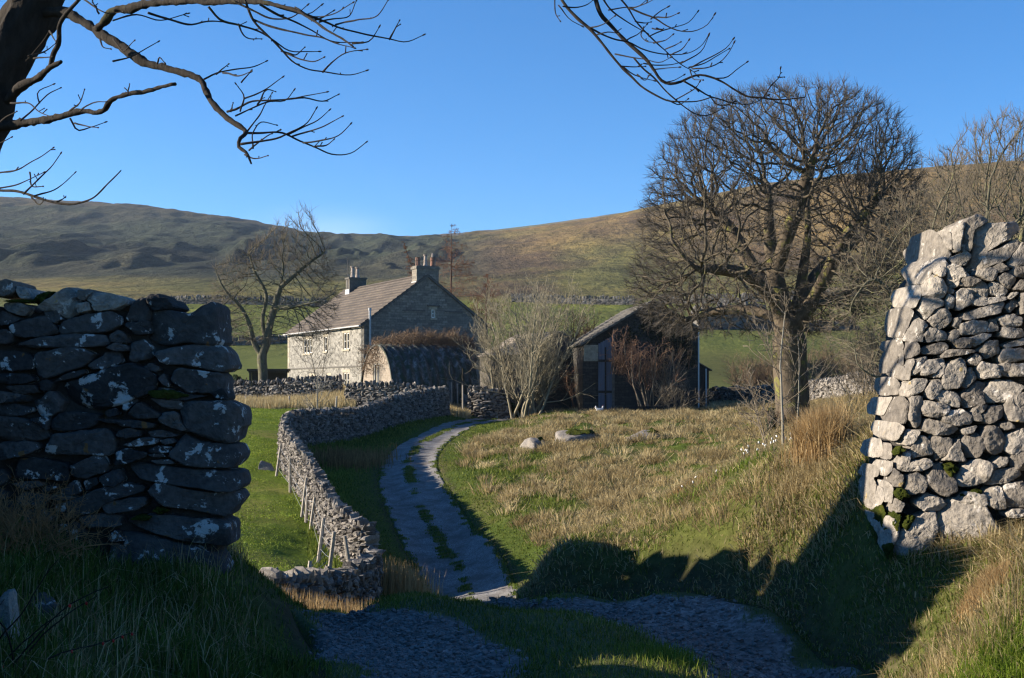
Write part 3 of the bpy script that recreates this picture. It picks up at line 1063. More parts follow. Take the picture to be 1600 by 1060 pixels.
RIGHT = [((1380, 330, 4.818), [
 [(305,260),(360,200),(370,130),(410,140),(460,240),(560,310),(510,370),(440,330),(370,365),(330,330)], [(400,150),(520,150),(540,290),(450,250)], [(530,180),(560,100),(620,85),(600,200),(580,300),(540,280)],
 [(590,250),(630,60),(730,15),(820,70),(700,110),(680,190),(670,300),(610,300)], [(680,130),(780,85),(1060,60),(1100,110),(1000,190),(900,240),(760,330),(720,460),(660,450),(690,310),(675,200)],
 [(730,430),(760,320),(900,270),(1020,200),(1060,240),(960,350),(870,390),(780,430)], [(525,345),(640,300),(670,330),(640,410),(550,400)], [(945,380),(1060,230),(1100,260),(1100,400),(980,430)],
 [(195,430),(250,375),(360,370),(370,440),(320,540),(260,550),(240,490)], [(370,370),(440,340),(510,390),(450,510),(370,460)], [(280,630),(300,520),(365,475),(440,510),(490,580),(460,660)],
 [(470,420),(540,390),(680,490),(580,500),(570,570),(520,580),(480,480)], [(560,560),(600,495),(680,495),(740,520),(660,570)], [(700,480),(720,440),(830,420),(860,480),(820,535)],
 [(830,420),(880,385),(950,440),(860,470)], [(850,510),(910,460),(1010,510),(970,590),(890,540)], [(950,460),(1000,420),(1100,395),(1100,500),(970,490)], [(645,600),(680,520),(800,530),(820,640),(700,660)],
 [(810,560),(850,525),(960,590),(930,640),(820,635)], [(450,600),(490,570),(550,590),(540,620),(460,630)], [(465,690),(490,620),(550,640),(550,730),(490,735)], [(555,620),(600,580),(670,600),(680,690),(570,750)],
 [(125,640),(150,580),(220,560),(280,570),(280,640),(240,730),(150,710)], [(280,640),(350,640),(450,660),(460,710),(390,740),(350,820),(290,740)], [(655,690),(700,655),(930,640),(930,670),(720,720)],
 [(610,820),(640,760),(900,675),(930,690),(880,770),(680,815)], [(540,860),(545,800),(620,790),(600,840),(570,880)], [(360,830),(400,740),(490,730),(540,790),(530,830),(460,890),(400,870)],
 [(70,860),(100,730),(160,720),(230,760),(200,850),(150,950),(90,930)], [(210,810),(270,755),(310,800),(360,860),(320,890),(320,980),(220,980),(160,960),(170,880)], [(320,930),(350,870),(500,910),(490,970),(340,990)],
 [(590,930),(590,850),(690,815),(800,830),(790,910),(640,935)], [(785,910),(820,810),(870,810),(885,900)], [(860,800),(990,770),(1060,800),(1050,870),(920,870)], [(890,940),(910,870),(1050,880),(1080,940),(960,960)],
 [(490,960),(560,885),(600,920),(560,1000)], [(550,990),(600,950),(680,960),(680,1030),(580,1030)], [(660,950),(760,920),(830,930),(700,1030),(670,1010)], [(910,1010),(1080,950),(1100,1000),(950,1035)],
 [(940,660),(980,610),(1030,610),(960,665)], [(930,720),(1010,640),(1050,700),(960,770)], [(980,590),(1030,520),(1100,510),(1100,600)], [(1030,620),(1110,600),(1110,760),(1050,770)]]),
 ((1370, 530, 4.609), [
 [(90,50),(110,5),(190,5),(205,60),(160,110),(100,70)], [(205,90),(240,20),(300,20),(320,100),(230,150)], [(320,70),(500,15),(540,60),(470,110),(340,110)], [(470,120),(520,75),(680,75),(720,90),(600,120),(480,135)],
 [(80,170),(110,90),(155,100),(150,160),(110,245),(85,240)], [(155,100),(200,70),(205,180),(180,190)], [(120,230),(150,170),(200,200),(220,290),(180,290)], [(200,290),(210,200),(250,145),(280,150),(240,230),(240,300)],
 [(245,260),(290,150),(370,120),(380,150),(300,260)], [(315,210),(360,155),(490,135),(500,170),(430,240),(330,270)], [(410,275),(440,180),(490,170),(500,200),(470,280)], [(475,340),(490,190),(610,130),(640,150),(640,250),(600,350),(490,360)],
 [(660,160),(720,95),(770,150),(730,190),(670,190)], [(740,80),(800,10),(900,10),(910,100),(800,145)], [(600,310),(650,230),(700,200),(745,270),(640,365)], [(725,220),(760,160),(870,180),(900,280),(760,290)],
 [(895,130),(930,70),(1080,60),(1080,150),(920,175)], [(865,220),(900,175),(1080,175),(1100,270),(920,270)], [(45,350),(60,280),(130,270),(190,320),(160,400),(80,410)],
 [(160,390),(210,320),(290,280),(390,290),(340,380),(230,420)], [(350,380),(400,300),(470,285),(480,350),(410,440)], [(415,420),(450,365),(540,365),(605,400),(610,500),(480,470)],
 [(605,420),(730,300),(820,320),(780,430),(800,470),(640,495)], [(765,390),(850,300),(1000,295),(1080,350),(960,460),(820,465)], [(930,520),(960,400),(1080,375),(1090,600),(960,590)],
 [(0,480),(40,420),(130,420),(90,490),(60,550),(0,540)], [(95,560),(120,450),(200,410),(245,460),(230,610),(140,620)], [(240,570),(250,410),(350,420),(330,530),(330,620),(290,640)],
 [(330,500),(350,440),(480,460),(540,490),(470,570),(340,550)], [(475,570),(520,515),(620,505),(690,550),(690,610),(590,630),(490,600)], [(670,580),(720,480),(830,470),(800,500),(740,550),(780,600)],
 [(740,570),(840,480),(930,480),(930,560),(800,620)], [(340,660),(360,565),(480,600),(600,640),(560,690),(420,695)], [(610,650),(740,620),(680,680),(630,690)], [(10,650),(40,590),(150,600),(200,640),(140,740),(40,700)],
 [(200,700),(240,650),(330,660),(260,770),(210,770)], [(265,860),(270,720),(310,690),(390,720),(420,830),(330,850)], [(385,770),(420,700),(560,720),(540,800),(450,890),(410,800)],
 [(480,880),(560,760),(620,710),(600,790),(660,880),(580,880)], [(600,780),(650,690),(730,665),(790,790),(740,850),(660,870)], [(735,730),(800,630),(880,625),(940,700),(920,820),(860,835),(780,790)],
 [(890,610),(960,590),(1020,640),(930,660)], [(930,700),(1080,640),(1080,800),(1000,840),(930,800)], [(960,880),(1010,820),(1090,810),(1090,960),(990,930)]]),
 ((1340, 680, 4.077), [
 [(75,110),(100,40),(160,20),(175,130),(110,150)], [(170,150),(180,50),(225,60),(230,160)], [(60,250),(100,190),(150,210),(140,265),(80,275)], [(140,210),(180,165),(230,170),(220,230),(180,265)],
 [(255,160),(300,110),(355,110),(340,180),(300,240),(270,220)], [(300,240),(340,170),(460,150),(490,190),(420,230)], [(440,310),(500,190),(560,180),(630,280),(640,360),(560,400),(470,340)],
 [(635,270),(700,190),(780,155),(870,190),(830,300),(740,330),(650,330)], [(840,210),(920,140),(970,140),(960,200),(850,225)], [(820,290),(860,220),(1040,210),(1060,260),(960,310),(840,320)],
 [(225,330),(230,210),(300,260),(300,330)], [(305,340),(320,260),(390,235),(460,290),(430,370),(330,385)], [(60,440),(70,290),(110,270),(130,330),(100,470)], [(80,450),(160,320),(180,400),(130,490)],
 [(165,420),(190,290),(235,330),(230,440)], [(380,440),(450,365),(560,410),(590,450),(540,490),(430,490)], [(520,560),(610,410),(810,435),(850,520),(930,640),(920,690),(760,670),(560,700)],
 [(230,700),(300,600),(380,530),(520,490),(520,600),(500,700),(350,800),(260,770)], [(800,430),(850,340),(940,330),(930,400),(960,470),(900,480)], [(930,380),(960,310),(1080,300),(1080,460),(970,465)],
 [(960,500),(1000,470),(1080,470),(1080,530),(970,530)], [(910,660),(960,600),(1060,610),(1080,740),(940,740)], [(220,490),(240,400),(310,440),(270,500)], [(20,520),(60,480),(120,500),(90,560),(40,570)],
 [(510,720),(760,690),(930,720),(900,820),(560,840)], [(100,560),(200,520),(290,560),(240,700),(180,790),(90,740)], [(640,420),(700,360),(820,380),(830,450),(700,470)]]),
]
MOSS_R = [((1340, 680, 4.077), [[(220,370),(290,330),(330,400),(280,420)], [(680,390),(740,350),(815,360),(800,420),(720,420)], [(170,640),(230,490),(290,520),(230,660),(200,700)], [(20,640),(60,590),(110,600),(130,700),(40,760)],
 [(290,580),(330,510),(380,530),(330,600)], [(160,700),(230,690),(220,800),(180,820)], [(120,520),(150,440),(190,500),(170,600)], [(560,190),(620,180),(650,220),(600,270)], [(230,110),(290,70),(320,90),(260,130)]])]
MOSS_L = [((0, 430, 5.3), [[(240,215),(260,170),(340,130),(400,130),(380,170),(340,220),(290,240)], [(10,215),(120,195),(250,205),(240,225),(80,225)]]), ((190, 430, 5.3), [[(230,960),(400,950),(560,1000),(400,1030),(240,1010)]]),
          ((180, 780, 5.3), [[(120,170),(190,130),(280,150),(260,180)], [(300,100),(350,60),(420,100),(380,130)]])]


def unpx(org, poly):
    ox, oy, s = org
    return [(ox + x / s, oy + y / s) for x, y in poly]


def gateway_wall(name, label, groups, moss, depth, mat, coping_y, rng, mats, edge_poly, back):
    root = thing(name, label, 'stone wall', P(edge_poly[0][0], edge_poly[0][1], depth(*edge_poly[0])))
    mb, k = MB(), 0
    for org, polys in groups:
        for poly in polys:
            pp = unpx(org, poly)
            ys = [y for _, y in pp]
            xs = [x for x, _ in pp]
            if coping_y(np.mean(xs), np.mean(ys)):
                c = MB()
                traced_stone(c, pp, depth, rng, thick=0.45)
                c.build('coping_stone', M_PALESTONE if max(xs) < 235 or mat == M_PALESTONE else mat, root, smooth=False)  # left wall's coping takes the paler stone to paint sunlight on its top
            else:
                traced_stone(mb, pp, depth, rng, flat=0.28 if mat == M_DARKSTONE else 0.0)
    mb.build('courses', mat, root, smooth=False)
    for org, polys in moss:
        for poly in polys:
            ms = MB()
            traced_stone(ms, unpx(org, poly), lambda a, b: depth(a, b) - 0.015, rng, thick=0.14, rough=0.45, cut=0, soft=2)
            ms.build('moss', M_MOSS, root, smooth=True)
    # the dark packing inside and the far face
    ep = np.array(edge_poly, float)
    n = len(ep)
    fr = np.array([P(x, y, depth(x, y) + 0.12) for x, y in ep])
    bk = fr + np.array((0, back, 0))
    cen = fr.mean(0)
    core = MB()
    core.add(np.concatenate([fr, bk]), [[i, (i + 1) % n, (i + 1) % n + n, i + n] for i in range(n)],
             [[0, i + 1, i] for i in range(1, n - 1)] + [[n, n + i, n + i + 1] for i in range(1, n - 1)])
    core.build('hearting', M_CORE, root)
    return root


rngL, rngR = np.random.default_rng(3), np.random.default_rng(5)
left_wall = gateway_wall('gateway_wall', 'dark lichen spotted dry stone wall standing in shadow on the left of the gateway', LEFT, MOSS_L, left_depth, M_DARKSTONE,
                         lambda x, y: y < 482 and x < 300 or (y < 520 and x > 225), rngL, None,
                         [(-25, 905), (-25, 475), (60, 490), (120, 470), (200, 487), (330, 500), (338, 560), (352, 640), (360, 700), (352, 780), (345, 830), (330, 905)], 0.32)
right_wall = gateway_wall('gateway_wall', 'pale sunlit limestone dry wall with ragged top and mossy foot right of the gateway', RIGHT, MOSS_R, right_depth, M_PALESTONE,
                          lambda x, y: y < 412, rngR, None,
                          [(1385, 885), (1370, 800), (1385, 700), (1392, 640), (1405, 560), (1410, 490), (1430, 440), (1470, 395), (1540, 385), (1615, 380), (1625, 890)], 0.34)
# two unseen walls added to shade lane and bank, then the right wall's continuation
dry_wall('field_wall', [(-3.5, 8.2, 1.75), (-4.02, 8.1, 1.95), (-4.22, 7.9, 1.75), (-4.24, 7.75, 0.65), (-4.24, 7.36, 0.62), (-4.22, 7.12, 1.35), (-4.2, 6.9, 1.5), (-4.0, 6.2, 1.4), (-3.8, 5.0, 1.4), (-3.7, 3.6, 1.4)], np.random.default_rng(8), 'unseen dark stone wall added along the lane side, notched and raised to shade the foreground', sl=0.3, sh=0.14, mat=M_DARKSTONE, thick=0.55, group=None)
dry_wall('field_wall', [(-2.36, 8.75, 1.1), (-2.55, 9.5, 1.08), (-2.85, 10.7, 1.0), (-3.3, 12.0, 0.9)], np.random.default_rng(18), 'unseen rough stone wall added behind the shadowed gateway wall to shade the lane and right bank', sl=0.34, sh=0.17, mat=M_DARKSTONE, thick=0.5)
dry_wall('field_wall', [(3.36, 7.72, 1.95), (4.6, 7.2, 1.9), (6.5, 6.3, 1.7)], np.random.default_rng(9), 'pale rough stone wall running on rightwards from the sunlit gateway wall', sl=0.22, sh=0.12, mat=M_PALESTONE, thick=0.6, group=None)

rw = np.random.default_rng(21)
LANE_WALL = pathpx([(578, 36, 1.2), (545, 37.2, 1.35), (514, 40.5, 1.45), (488, 45, 1.5), (461, 50.5, 1.6), (446, 54.5, 1.6), (451, 58.5, 1.6), (492, 62.5, 1.55), (545, 67.5, 1.55), (603, 74, 1.65), (660, 80, 1.75), (697, 84, 1.75)])
dry_wall('field_wall', LANE_WALL, rw, 'long winding dry stone wall between the green pasture and the lane', sl=0.21, sh=0.115, thick=0.5, top_thick=0.36)
dry_wall('field_wall', pathpx([(584, 33.5, 0.85), (545, 29, 0.75), (480, 26, 0.7), (416, 24.6, 0.55)]), rw, 'low tumbled stone wall at the near corner of the green pasture', sl=0.2, sh=0.12)
dry_wall('field_wall', pathpx([(318, 95.5, 1.4), (400, 94.5, 1.45), (470, 93.5, 1.5), (532, 93, 1.4)]), rw, 'pale stone wall along the far end of the green pasture before the farmhouse', sl=0.3, sh=0.17)
dry_wall('field_wall', pathpx([(543, 86, 1.35), (580, 85.5, 1.5), (640, 85, 1.55), (690, 84.6, 1.55)]), rw, 'pale stone wall in front of the arched hut where the lane wall ends', sl=0.3, sh=0.16)
dry_wall('field_wall', pathpx([(700, 92, 0.9), (722, 90.5, 0.95), (738, 89.5, 1.0)]), rw, 'short low stone wall beside the lane right of the arched hut', sl=0.3, sh=0.16)
dry_wall('field_wall', pathpx([(735, 87.5, 1.9), (760, 87.2, 1.95), (792, 87.5, 1.8)]), rw, 'thick dark stone wall stub at the foot of the many stemmed willow', sl=0.34, sh=0.17, thick=0.8)
dry_wall('field_wall', pathpx([(1113, 96, 1.1), (1200, 90, 1.15), (1290, 78, 1.25), (1400, 60, 1.3), (1520, 50, 1.3)]), rw, 'pale stone wall behind the wide crowned tree and brown scrub', sl=0.32, sh=0.16)
dry_wall('field_wall', pathpx([(250, 355, 1.9), (345, 352, 1.9), (430, 350, 1.9), (510, 348, 1.9)]), rw, 'distant dark stone wall across the fields left of the farmhouse roof', mat=M_FARWALL, sl=1.1, sh=0.5, thick=0.7)
dry_wall('field_wall', pathpx([(800, 362, 1.9), (880, 358, 1.9), (990, 352, 1.9)]), rw, 'distant stone wall across the fields above the low outbuilding', mat=M_FARWALL, sl=1.1, sh=0.5, thick=0.7)
dry_wall('field_wall', pathpx([(320, 208, 1.1), (390, 210, 1.1), (440, 214, 1.0), (470, 220, 0.9)]), rw, 'dark field wall crossing the green meadow behind the shadowed gateway wall', mat=M_FARWALL, sl=0.8, sh=0.36, thick=0.6)
dry_wall('field_wall', pathpx([(1030, 352, 2.0), (1130, 345, 2.0), (1260, 338, 2.0), (1420, 330, 2.0)]), rw, 'distant stone wall on the fellside behind the wide crowned tree', mat=M_FARWALL, sl=1.1, sh=0.5, thick=0.7)
dry_wall('limestone_scar', pathpx([(1085, 236, 3.2), (1120, 238, 3.8), (1160, 240, 3.4), (1207, 242, 2.4)]), rw, 'broken band of grey limestone crag in the field right of the barn', mat=M_FARWALL, sl=2.2, sh=1.1, thick=2.4, top_thick=2.0, rough=0.3, cat='crag')
dry_wall('limestone_scar', pathpx([(1245, 236, 1.0), (1290, 238, 1.4), (1340, 238, 1.0)]), rw, 'low scatter of grey limestone right of the thick tree trunk', mat=M_FARWALL, sl=1.5, sh=0.7, thick=1.6, top_thick=1.2, rough=0.3, cat='crag')


# ------------------------------------------------------------------ boulders in the field
def boulder(px, py, d, w, h, label, rng, moss=0.0, mat=None):
    d = ray_ground(px, py + h * 0.3 * F / d, d * 0.6, d * 1.35)
    c = P(px, py, d)
    base = (c[0], c[1], float(Hs([c[0]], [c[1]])[0]) - h * 0.12)
    root = thing('boulder', label, 'boulder', base, None)
    n, m = 40, 20
    th = np.linspace(0, math.pi, m)[:, None]
    ph = np.linspace(0, 2 * math.pi, n, endpoint=False)[None]
    v = np.stack([np.sin(th) * np.cos(ph), np.sin(th) * np.sin(ph), np.cos(th) + 0 * ph], -1).reshape(-1, 3)
    for _ in range(9):
        nn = rng.normal(0, 1, 3)
        nn[2] = abs(nn[2])
        nn /= np.linalg.norm(nn)
        pr = v @ nn
        v = v - np.maximum(pr - rng.uniform(0.45, 0.75), 0)[:, None] * nn * 0.9
    s = rng.uniform(-40, 40, 3)
    v = v * (1 + 0.16 * fbm(v * 2.2 + s, 4)[:, None])
    v = v * np.array((w / 2, w / 2 * 0.8, h * 0.75)) + np.array(base)
    i = np.arange(m - 1)[:, None] * n + np.arange(n)[None]
    j = np.arange(m - 1)[:, None] * n + (np.arange(n)[None] + 1) % n
    q = np.stack([i, i + n, j + n, j], -1).reshape(-1, 4)
    b = MB()
    b.add(v, q, var=0.75)
    b.build('rock', mat or (M_WALLSTONE if d > 20 else M_PALESTONE), root, smooth=True)
    if moss:
        z = v[:, 2] - base[2]
        keep = (z > h * 0.30) & (fbm(v * 1.6 + s, 3) + moss > 0.0) & ((v[:, 0] - base[0]) > (-0.5 + 0.7 * (1 - moss)) * w)
        ok = keep[q].all(1)
        if ok.sum() > 6:
            mm = MB()
            vv = (v - np.array(base)) * 1.03 + np.array(base)
            vv[:, 2] += 0.03 + 0.05 * fbm(v * 7, 3)
            vv += fbm(v * 3.1 + s, 3)[:, None] * np.array((0, -0.05, 0.10))
            used = np.unique(q[ok])
            remap = np.full(len(vv), -1)
            remap[used] = np.arange(len(used))
            mm.add(vv[used], remap[q[ok]])
            mm.build('moss', M_MOSS, root, smooth=True)
    return root


rb = np.random.default_rng(77)
boulder(836, 686, 61, 2.4, 1.5, 'grey limestone boulder in the straw field, the nearest to the lane bend', rb, 0.25)
boulder(893, 676, 65, 3.0, 1.6, 'mossy green topped boulder right of the grey limestone boulder in the field', rb, 0.45)
boulder(1010, 676, 63, 2.2, 1.1, 'low flat pale boulder standing alone furthest right in the straw field', rb, 0.3)
boulder(416, 727, 54, 1.0, 0.6, 'small grey boulder on the green pasture at the wall bend', rb, 0.0)
boulder(1214, 869, 9.3, 0.12, 0.06, 'small pale stone lying on the sunlit grass bank', rb, 0.0)
boulder(5, 950, 5.9, 0.30, 0.36, 'pale stone half out of the picture among the brambles at the left edge', rb, 0.0)
boulder(57, 925, 6.4, 0.26, 0.16, 'mossy stone in the grass below the shadowed gateway wall', rb, 0.95, M_DARKSTONE)

# ------------------------------------------------------------------ buildings
def masonry_material(name, rot, c1, c2, mortar, bw, bh, warm=(0.3, 0.26, 0.2), msize=0.012, stain=0.35):
    m = NT(name)
    tc = m.node('ShaderNodeTexCoord')
    mp = m.node('ShaderNodeMapping')
    mp.inputs['Rotation'].default_value = (0, 0, -rot)
    m.link(tc.outputs['Object'], mp.inputs['Vector'])
    sx = m.node('ShaderNodeSeparateXYZ')
    m.link(mp.outputs[0], sx.inputs[0])
    cb = m.node('ShaderNodeCombineXYZ')
    m.link(m.math('ADD', sx.outputs[0], sx.outputs[1]), cb.inputs[0])
    m.link(sx.outputs[2], cb.inputs[1])
    wn = m.node('ShaderNodeTexNoise')
    wn.inputs['Scale'].default_value = 2.0
    wn.inputs['Detail'].default_value = 4
    m.link(cb.outputs[0], wn.inputs['Vector'])
    ad = m.node('ShaderNodeVectorMath', operation='MULTIPLY_ADD')
    m.link(wn.outputs['Color'], ad.inputs[0])
    ad.inputs[1].default_value = (0.16, 0.10, 0)
    m.link(cb.outputs[0], ad.inputs[2])
    br = m.node('ShaderNodeTexBrick')
    br.offset = 0.47
    br.squash = 0.8
    br.squash_frequency = 3
    br.inputs['Scale'].default_value = 1.0
    br.inputs['Brick Width'].default_value = bw
    br.inputs['Row Height'].default_value = bh
    br.inputs['Mortar Size'].default_value = msize
    br.inputs['Mortar Smooth'].default_value = 0.3
    br.inputs['Bias'].default_value = 0.0
    br.inputs['Color1'].default_value = (*c1, 1)
    br.inputs['Color2'].default_value = (*c2, 1)
    br.inputs['Mortar'].default_value = (*mortar, 1)
    m.link(ad.outputs[0], br.inputs['Vector'])
    v = m.coords()
    n1 = m.noise(v, 0.5, 6, 0.65)
    n2 = m.noise(v, 6, 5, 0.7)
    c = m.mix(1.0, br.outputs['Color'], m.ramp(n2, [(0.25, 0.6), (0.75, 1.4)]), 'MULTIPLY')
    c = m.mix(m.ramp(n1, [(0.5, 0.0), (0.7, stain)]), c, warm)
    m.color(c)
    b = m.bump(br.outputs['Fac'], -0.5, 0.03)
    m.bump(n2, 0.5, 0.04, b)
    return m.m


def rubble_material(name, dark, pale, mortar):
    m = NT(name)
    v = m.coords((1, 1, 1.5))
    v2 = m.coords()
    cell = m.vor(v, 2.9, 'F1', 'Color')
    edge = m.vor(v, 2.9, 'DISTANCE_TO_EDGE', 'Distance')
    sp = m.node('ShaderNodeSeparateColor')
    m.link(cell, sp.inputs[0])
    c = m.mix(sp.outputs[0], dark, pale)
    n2 = m.noise(v2, 7, 5, 0.7)
    n1 = m.noise(v2, 0.45, 5, 0.6)
    c = m.mix(m.ramp(edge, [(0.02, 1.0), (0.09, 0.0)]), c, mortar)
    c = m.mix(1.0, c, m.ramp(n2, [(0.3, 0.55), (0.7, 1.35)]), 'MULTIPLY')
    c = m.mix(1.0, c, m.ramp(n1, [(0.3, (0.78, 0.77, 0.74)), (0.7, (1.12, 1.1, 1.06))]), 'MULTIPLY')
    m.color(c)
    b = m.bump(edge, 0.7, 0.08)
    m.bump(n2, 0.4, 0.03, b)
    return m.m


def plain(name, c, rough=0.7, metal=0.0, var=0.25, scale=8, spec=0.3):
    m = NT(name)
    v = m.coords()
    n = m.noise(v, scale, 5, 0.6)
    m.color(m.mix(1.0, c, m.ramp(n, [(0.25, 1 - var), (0.75, 1 + var)]), 'MULTIPLY'))
    m.rough(rough)
    m.b.inputs['Metallic'].default_value = metal
    m.b.inputs['Specular IOR Level'].default_value = spec
    m.bump(n, 0.15, 0.01)
    return m.m


def glass_material():
    m = NT('window glass')
    m.color((0.012, 0.014, 0.018))
    m.rough(0.06)
    m.b.inputs['Specular IOR Level'].default_value = 0.5
    return m.m


M_GLASS = glass_material()
M_WHITE = plain('white window paint', (0.62, 0.60, 0.56), 0.5, var=0.08)
M_DRESSED = plain('dressed stone', (0.30, 0.265, 0.205), 0.9, var=0.35, scale=5)
M_DARKDRESS = plain('weathered dark stone', (0.095, 0.088, 0.078), 0.9, var=0.4, scale=5)
M_PIPE = plain('black painted iron', (0.02, 0.02, 0.022), 0.5)
M_FLUE = plain('grey metal flue', (0.30, 0.31, 0.33), 0.4, 0.6)
M_POT = plain('red clay pot', (0.20, 0.105, 0.075), 0.85, var=0.4, scale=6)
M_POTBUFF = plain('buff clay pot', (0.30, 0.25, 0.22), 0.85, var=0.35, scale=6)
M_LEAD = plain('lead flashing', (0.30, 0.30, 0.31), 0.6, 0.2)
M_WOOD = plain('weathered grey timber', (0.30, 0.265, 0.22), 0.95, var=0.4, scale=14)
M_DARKWOOD = plain('dark timber', (0.040, 0.034, 0.028), 0.9, var=0.4, scale=10)
M_PALEPIPE = plain('pale grey pipe', (0.42, 0.45, 0.46), 0.5, var=0.1)


def roof_material(name, c, moss, rot, tw=0.3):
    m = NT(name)
    v = m.coords()
    n1 = m.noise(v, 0.8, 6, 0.65)
    n2 = m.noise(v, 9, 4, 0.7)
    tc = m.node('ShaderNodeTexCoord')
    mp = m.node('ShaderNodeMapping')
    mp.inputs['Rotation'].default_value = (0, 0, -rot)
    m.link(tc.outputs['Object'], mp.inputs['Vector'])
    wv = m.node('ShaderNodeTexWave', wave_type='BANDS', bands_direction='X', wave_profile='SIN')
    wv.inputs['Scale'].default_value = 0.314 / tw
    m.link(mp.outputs[0], wv.inputs['Vector'])
    cc = m.mix(1.0, c, m.ramp(n1, [(0.3, (0.72, 0.72, 0.75)), (0.7, (1.25, 1.2, 1.15))]), 'MULTIPLY')
    cc = m.mix(1.0, cc, m.ramp(m.attr('var'), [(0.0, 0.88), (1.0, 1.12)]), 'MULTIPLY')
    cc = m.mix(1.0, cc, m.ramp(n2, [(0.25, 0.75), (0.75, 1.25)]), 'MULTIPLY')
    cc = m.mix(m.ramp(n1, [(0.62, 0.0), (0.75, 0.5)]), cc, moss)
    m.color(cc)
    m.rough(0.85)
    b = m.bump(wv.outputs['Color'], 0.6, 0.05)
    m.bump(n2, 0.4, 0.02, b)
    return m.m


class Frame:
    """l runs along the first wall, w along the gable, z up"""
    def __init__(self, A, f, g, z0):
        self.A, self.f, self.g, self.z0 = np.array(A, float), np.array(f, float), np.array(g, float), z0

    def __call__(self, v):
        v = np.asarray(v, float).reshape(-1, 3)
        xy = self.A + v[:, :1] * self.f + v[:, 1:2] * self.g
        return np.column_stack([xy, v[:, 2] + self.z0])


def wall_with_holes(mb, fr, axis, const, a0, a1, z0, z1, holes, depth, out):
    """flat wall in the plane (axis runs, const fixed) from a0..a1, z0..z1 with rectangular openings and their reveals"""
    xs = sorted({a0, a1, *[h[0] for h in holes], *[h[1] for h in holes]})
    zs = sorted({z0, z1, *[h[2] for h in holes], *[h[3] for h in holes]})

    def pt(a, z, off=0.0):
        c = const + off * out
        return (a, c, z) if axis == 'l' else (c, a, z)
    for i in range(len(xs) - 1):
        for j in range(len(zs) - 1):
            xm, zm = (xs[i] + xs[i + 1]) / 2, (zs[j] + zs[j + 1]) / 2
            if any(h[0] < xm < h[1] and h[2] < zm < h[3] for h in holes):
                continue
            mb.add(fr([pt(xs[i], zs[j]), pt(xs[i + 1], zs[j]), pt(xs[i + 1], zs[j + 1]), pt(xs[i], zs[j + 1])]), [[0, 1, 2, 3]])
    for h in holes:
        a, b, c, d = h
        for p, q in (((a, c), (b, c)), ((b, c), (b, d)), ((b, d), (a, d)), ((a, d), (a, c))):
            mb.add(fr([pt(*p), pt(*q), pt(*q, -depth), pt(*p, -depth)]), [[0, 1, 2, 3]])


def add_window(root, fr, axis, const, out, a0, a1, z0, z1, lights, lintel=True, drip=True, parent_mat=None, bars=1, surround=0.12):
    """a window part: white frame with its glass, sill and lintel as sub-parts"""
    def bx(mb, A0, A1, Z0, Z1, o0, o1):
        if axis == 'l':
            mb.box((A0, const + o0 * out, Z0), (A1, const + o1 * out, Z1), fr)
        else:
            mb.box((const + o0 * out, A0, Z0), (const + o1 * out, A1, Z1), fr)
    s = surround
    g = MB()
    bx(g, a0 + s, a1 - s, z0, z1, -0.17, -0.11)
    win = g.build('window', M_GLASS, root)
    for j0, j1 in ((a0, a0 + s), (a1 - s, a1)):
        sur = MB()
        bx(sur, j0, j1, z0, z1, -0.16, 0.012)
        sur.build('jamb', M_DRESSED, win)
    f = MB()
    n = lights
    i0, i1 = a0 + s, a1 - s
    fw = 0.085
    for k in range(n):
        x0 = i0 + (i1 - i0) * k / n
        x1 = i0 + (i1 - i0) * (k + 1) / n
        if n > 1 and k:
            x0 += 0.05
        if n > 1 and k < n - 1:
            x1 -= 0.05
        bx(f, x0, x0 + fw, z0, z1, -0.135, -0.065)
        bx(f, x1 - fw, x1, z0, z1, -0.135, -0.065)
        bx(f, x0 + fw, x1 - fw, z1 - fw, z1, -0.135, -0.066)
        bx(f, x0 + fw, x1 - fw, z0, z0 + fw, -0.135, -0.066)
        for bb in range(bars):
            zc = z0 + (z1 - z0) * (bb + 1) / (bars + 1)
            bx(f, x0 + fw, x1 - fw, zc - 0.018, zc + 0.018, -0.13, -0.075)
    f.build('frame', M_WHITE, win)
    sl = MB()
    bx(sl, a0 - 0.06, a1 + 0.06, z0 - 0.15, z0 - 0.003, -0.14, 0.09)
    sl.build('sill', M_DRESSED, win)
    if n > 1:
        for k in range(1, n):
            mu = MB()
            xm = i0 + (i1 - i0) * k / n
            bx(mu, xm - 0.048, xm + 0.048, z0, z1, -0.15, 0.0)
            mu.build('mullion', M_DRESSED, win)
    if lintel:
        li = MB()
        bx(li, a0 - 0.12, a1 + 0.12, z1 + 0.003, z1 + 0.24, -0.14, 0.02)
        li.build('lintel', M_DRESSED, win)
    if drip:
        dr = MB()
        bx(dr, a0 - 0.32, a1 + 0.32, z1 + 0.25, z1 + 0.37, -0.05, 0.16)
        dr.build('drip_mould', M_DARKDRESS, win)
    return win


def gable_poly(mb, fr, l, w0, w1, zb, ze, wr, zr, out=None):
    mb.add(fr([(l, w0, zb), (l, w1, zb), (l, w1, ze), (l, wr, zr), (l, w0, ze)]), tris=[[0, 1, 2], [0, 2, 3], [0, 3, 4]])


FDIR = np.array((-0.4555, 0.8902))
GDIR = np.array((0.8902, 0.4555))
ROT = math.atan2(FDIR[1], FDIR[0])


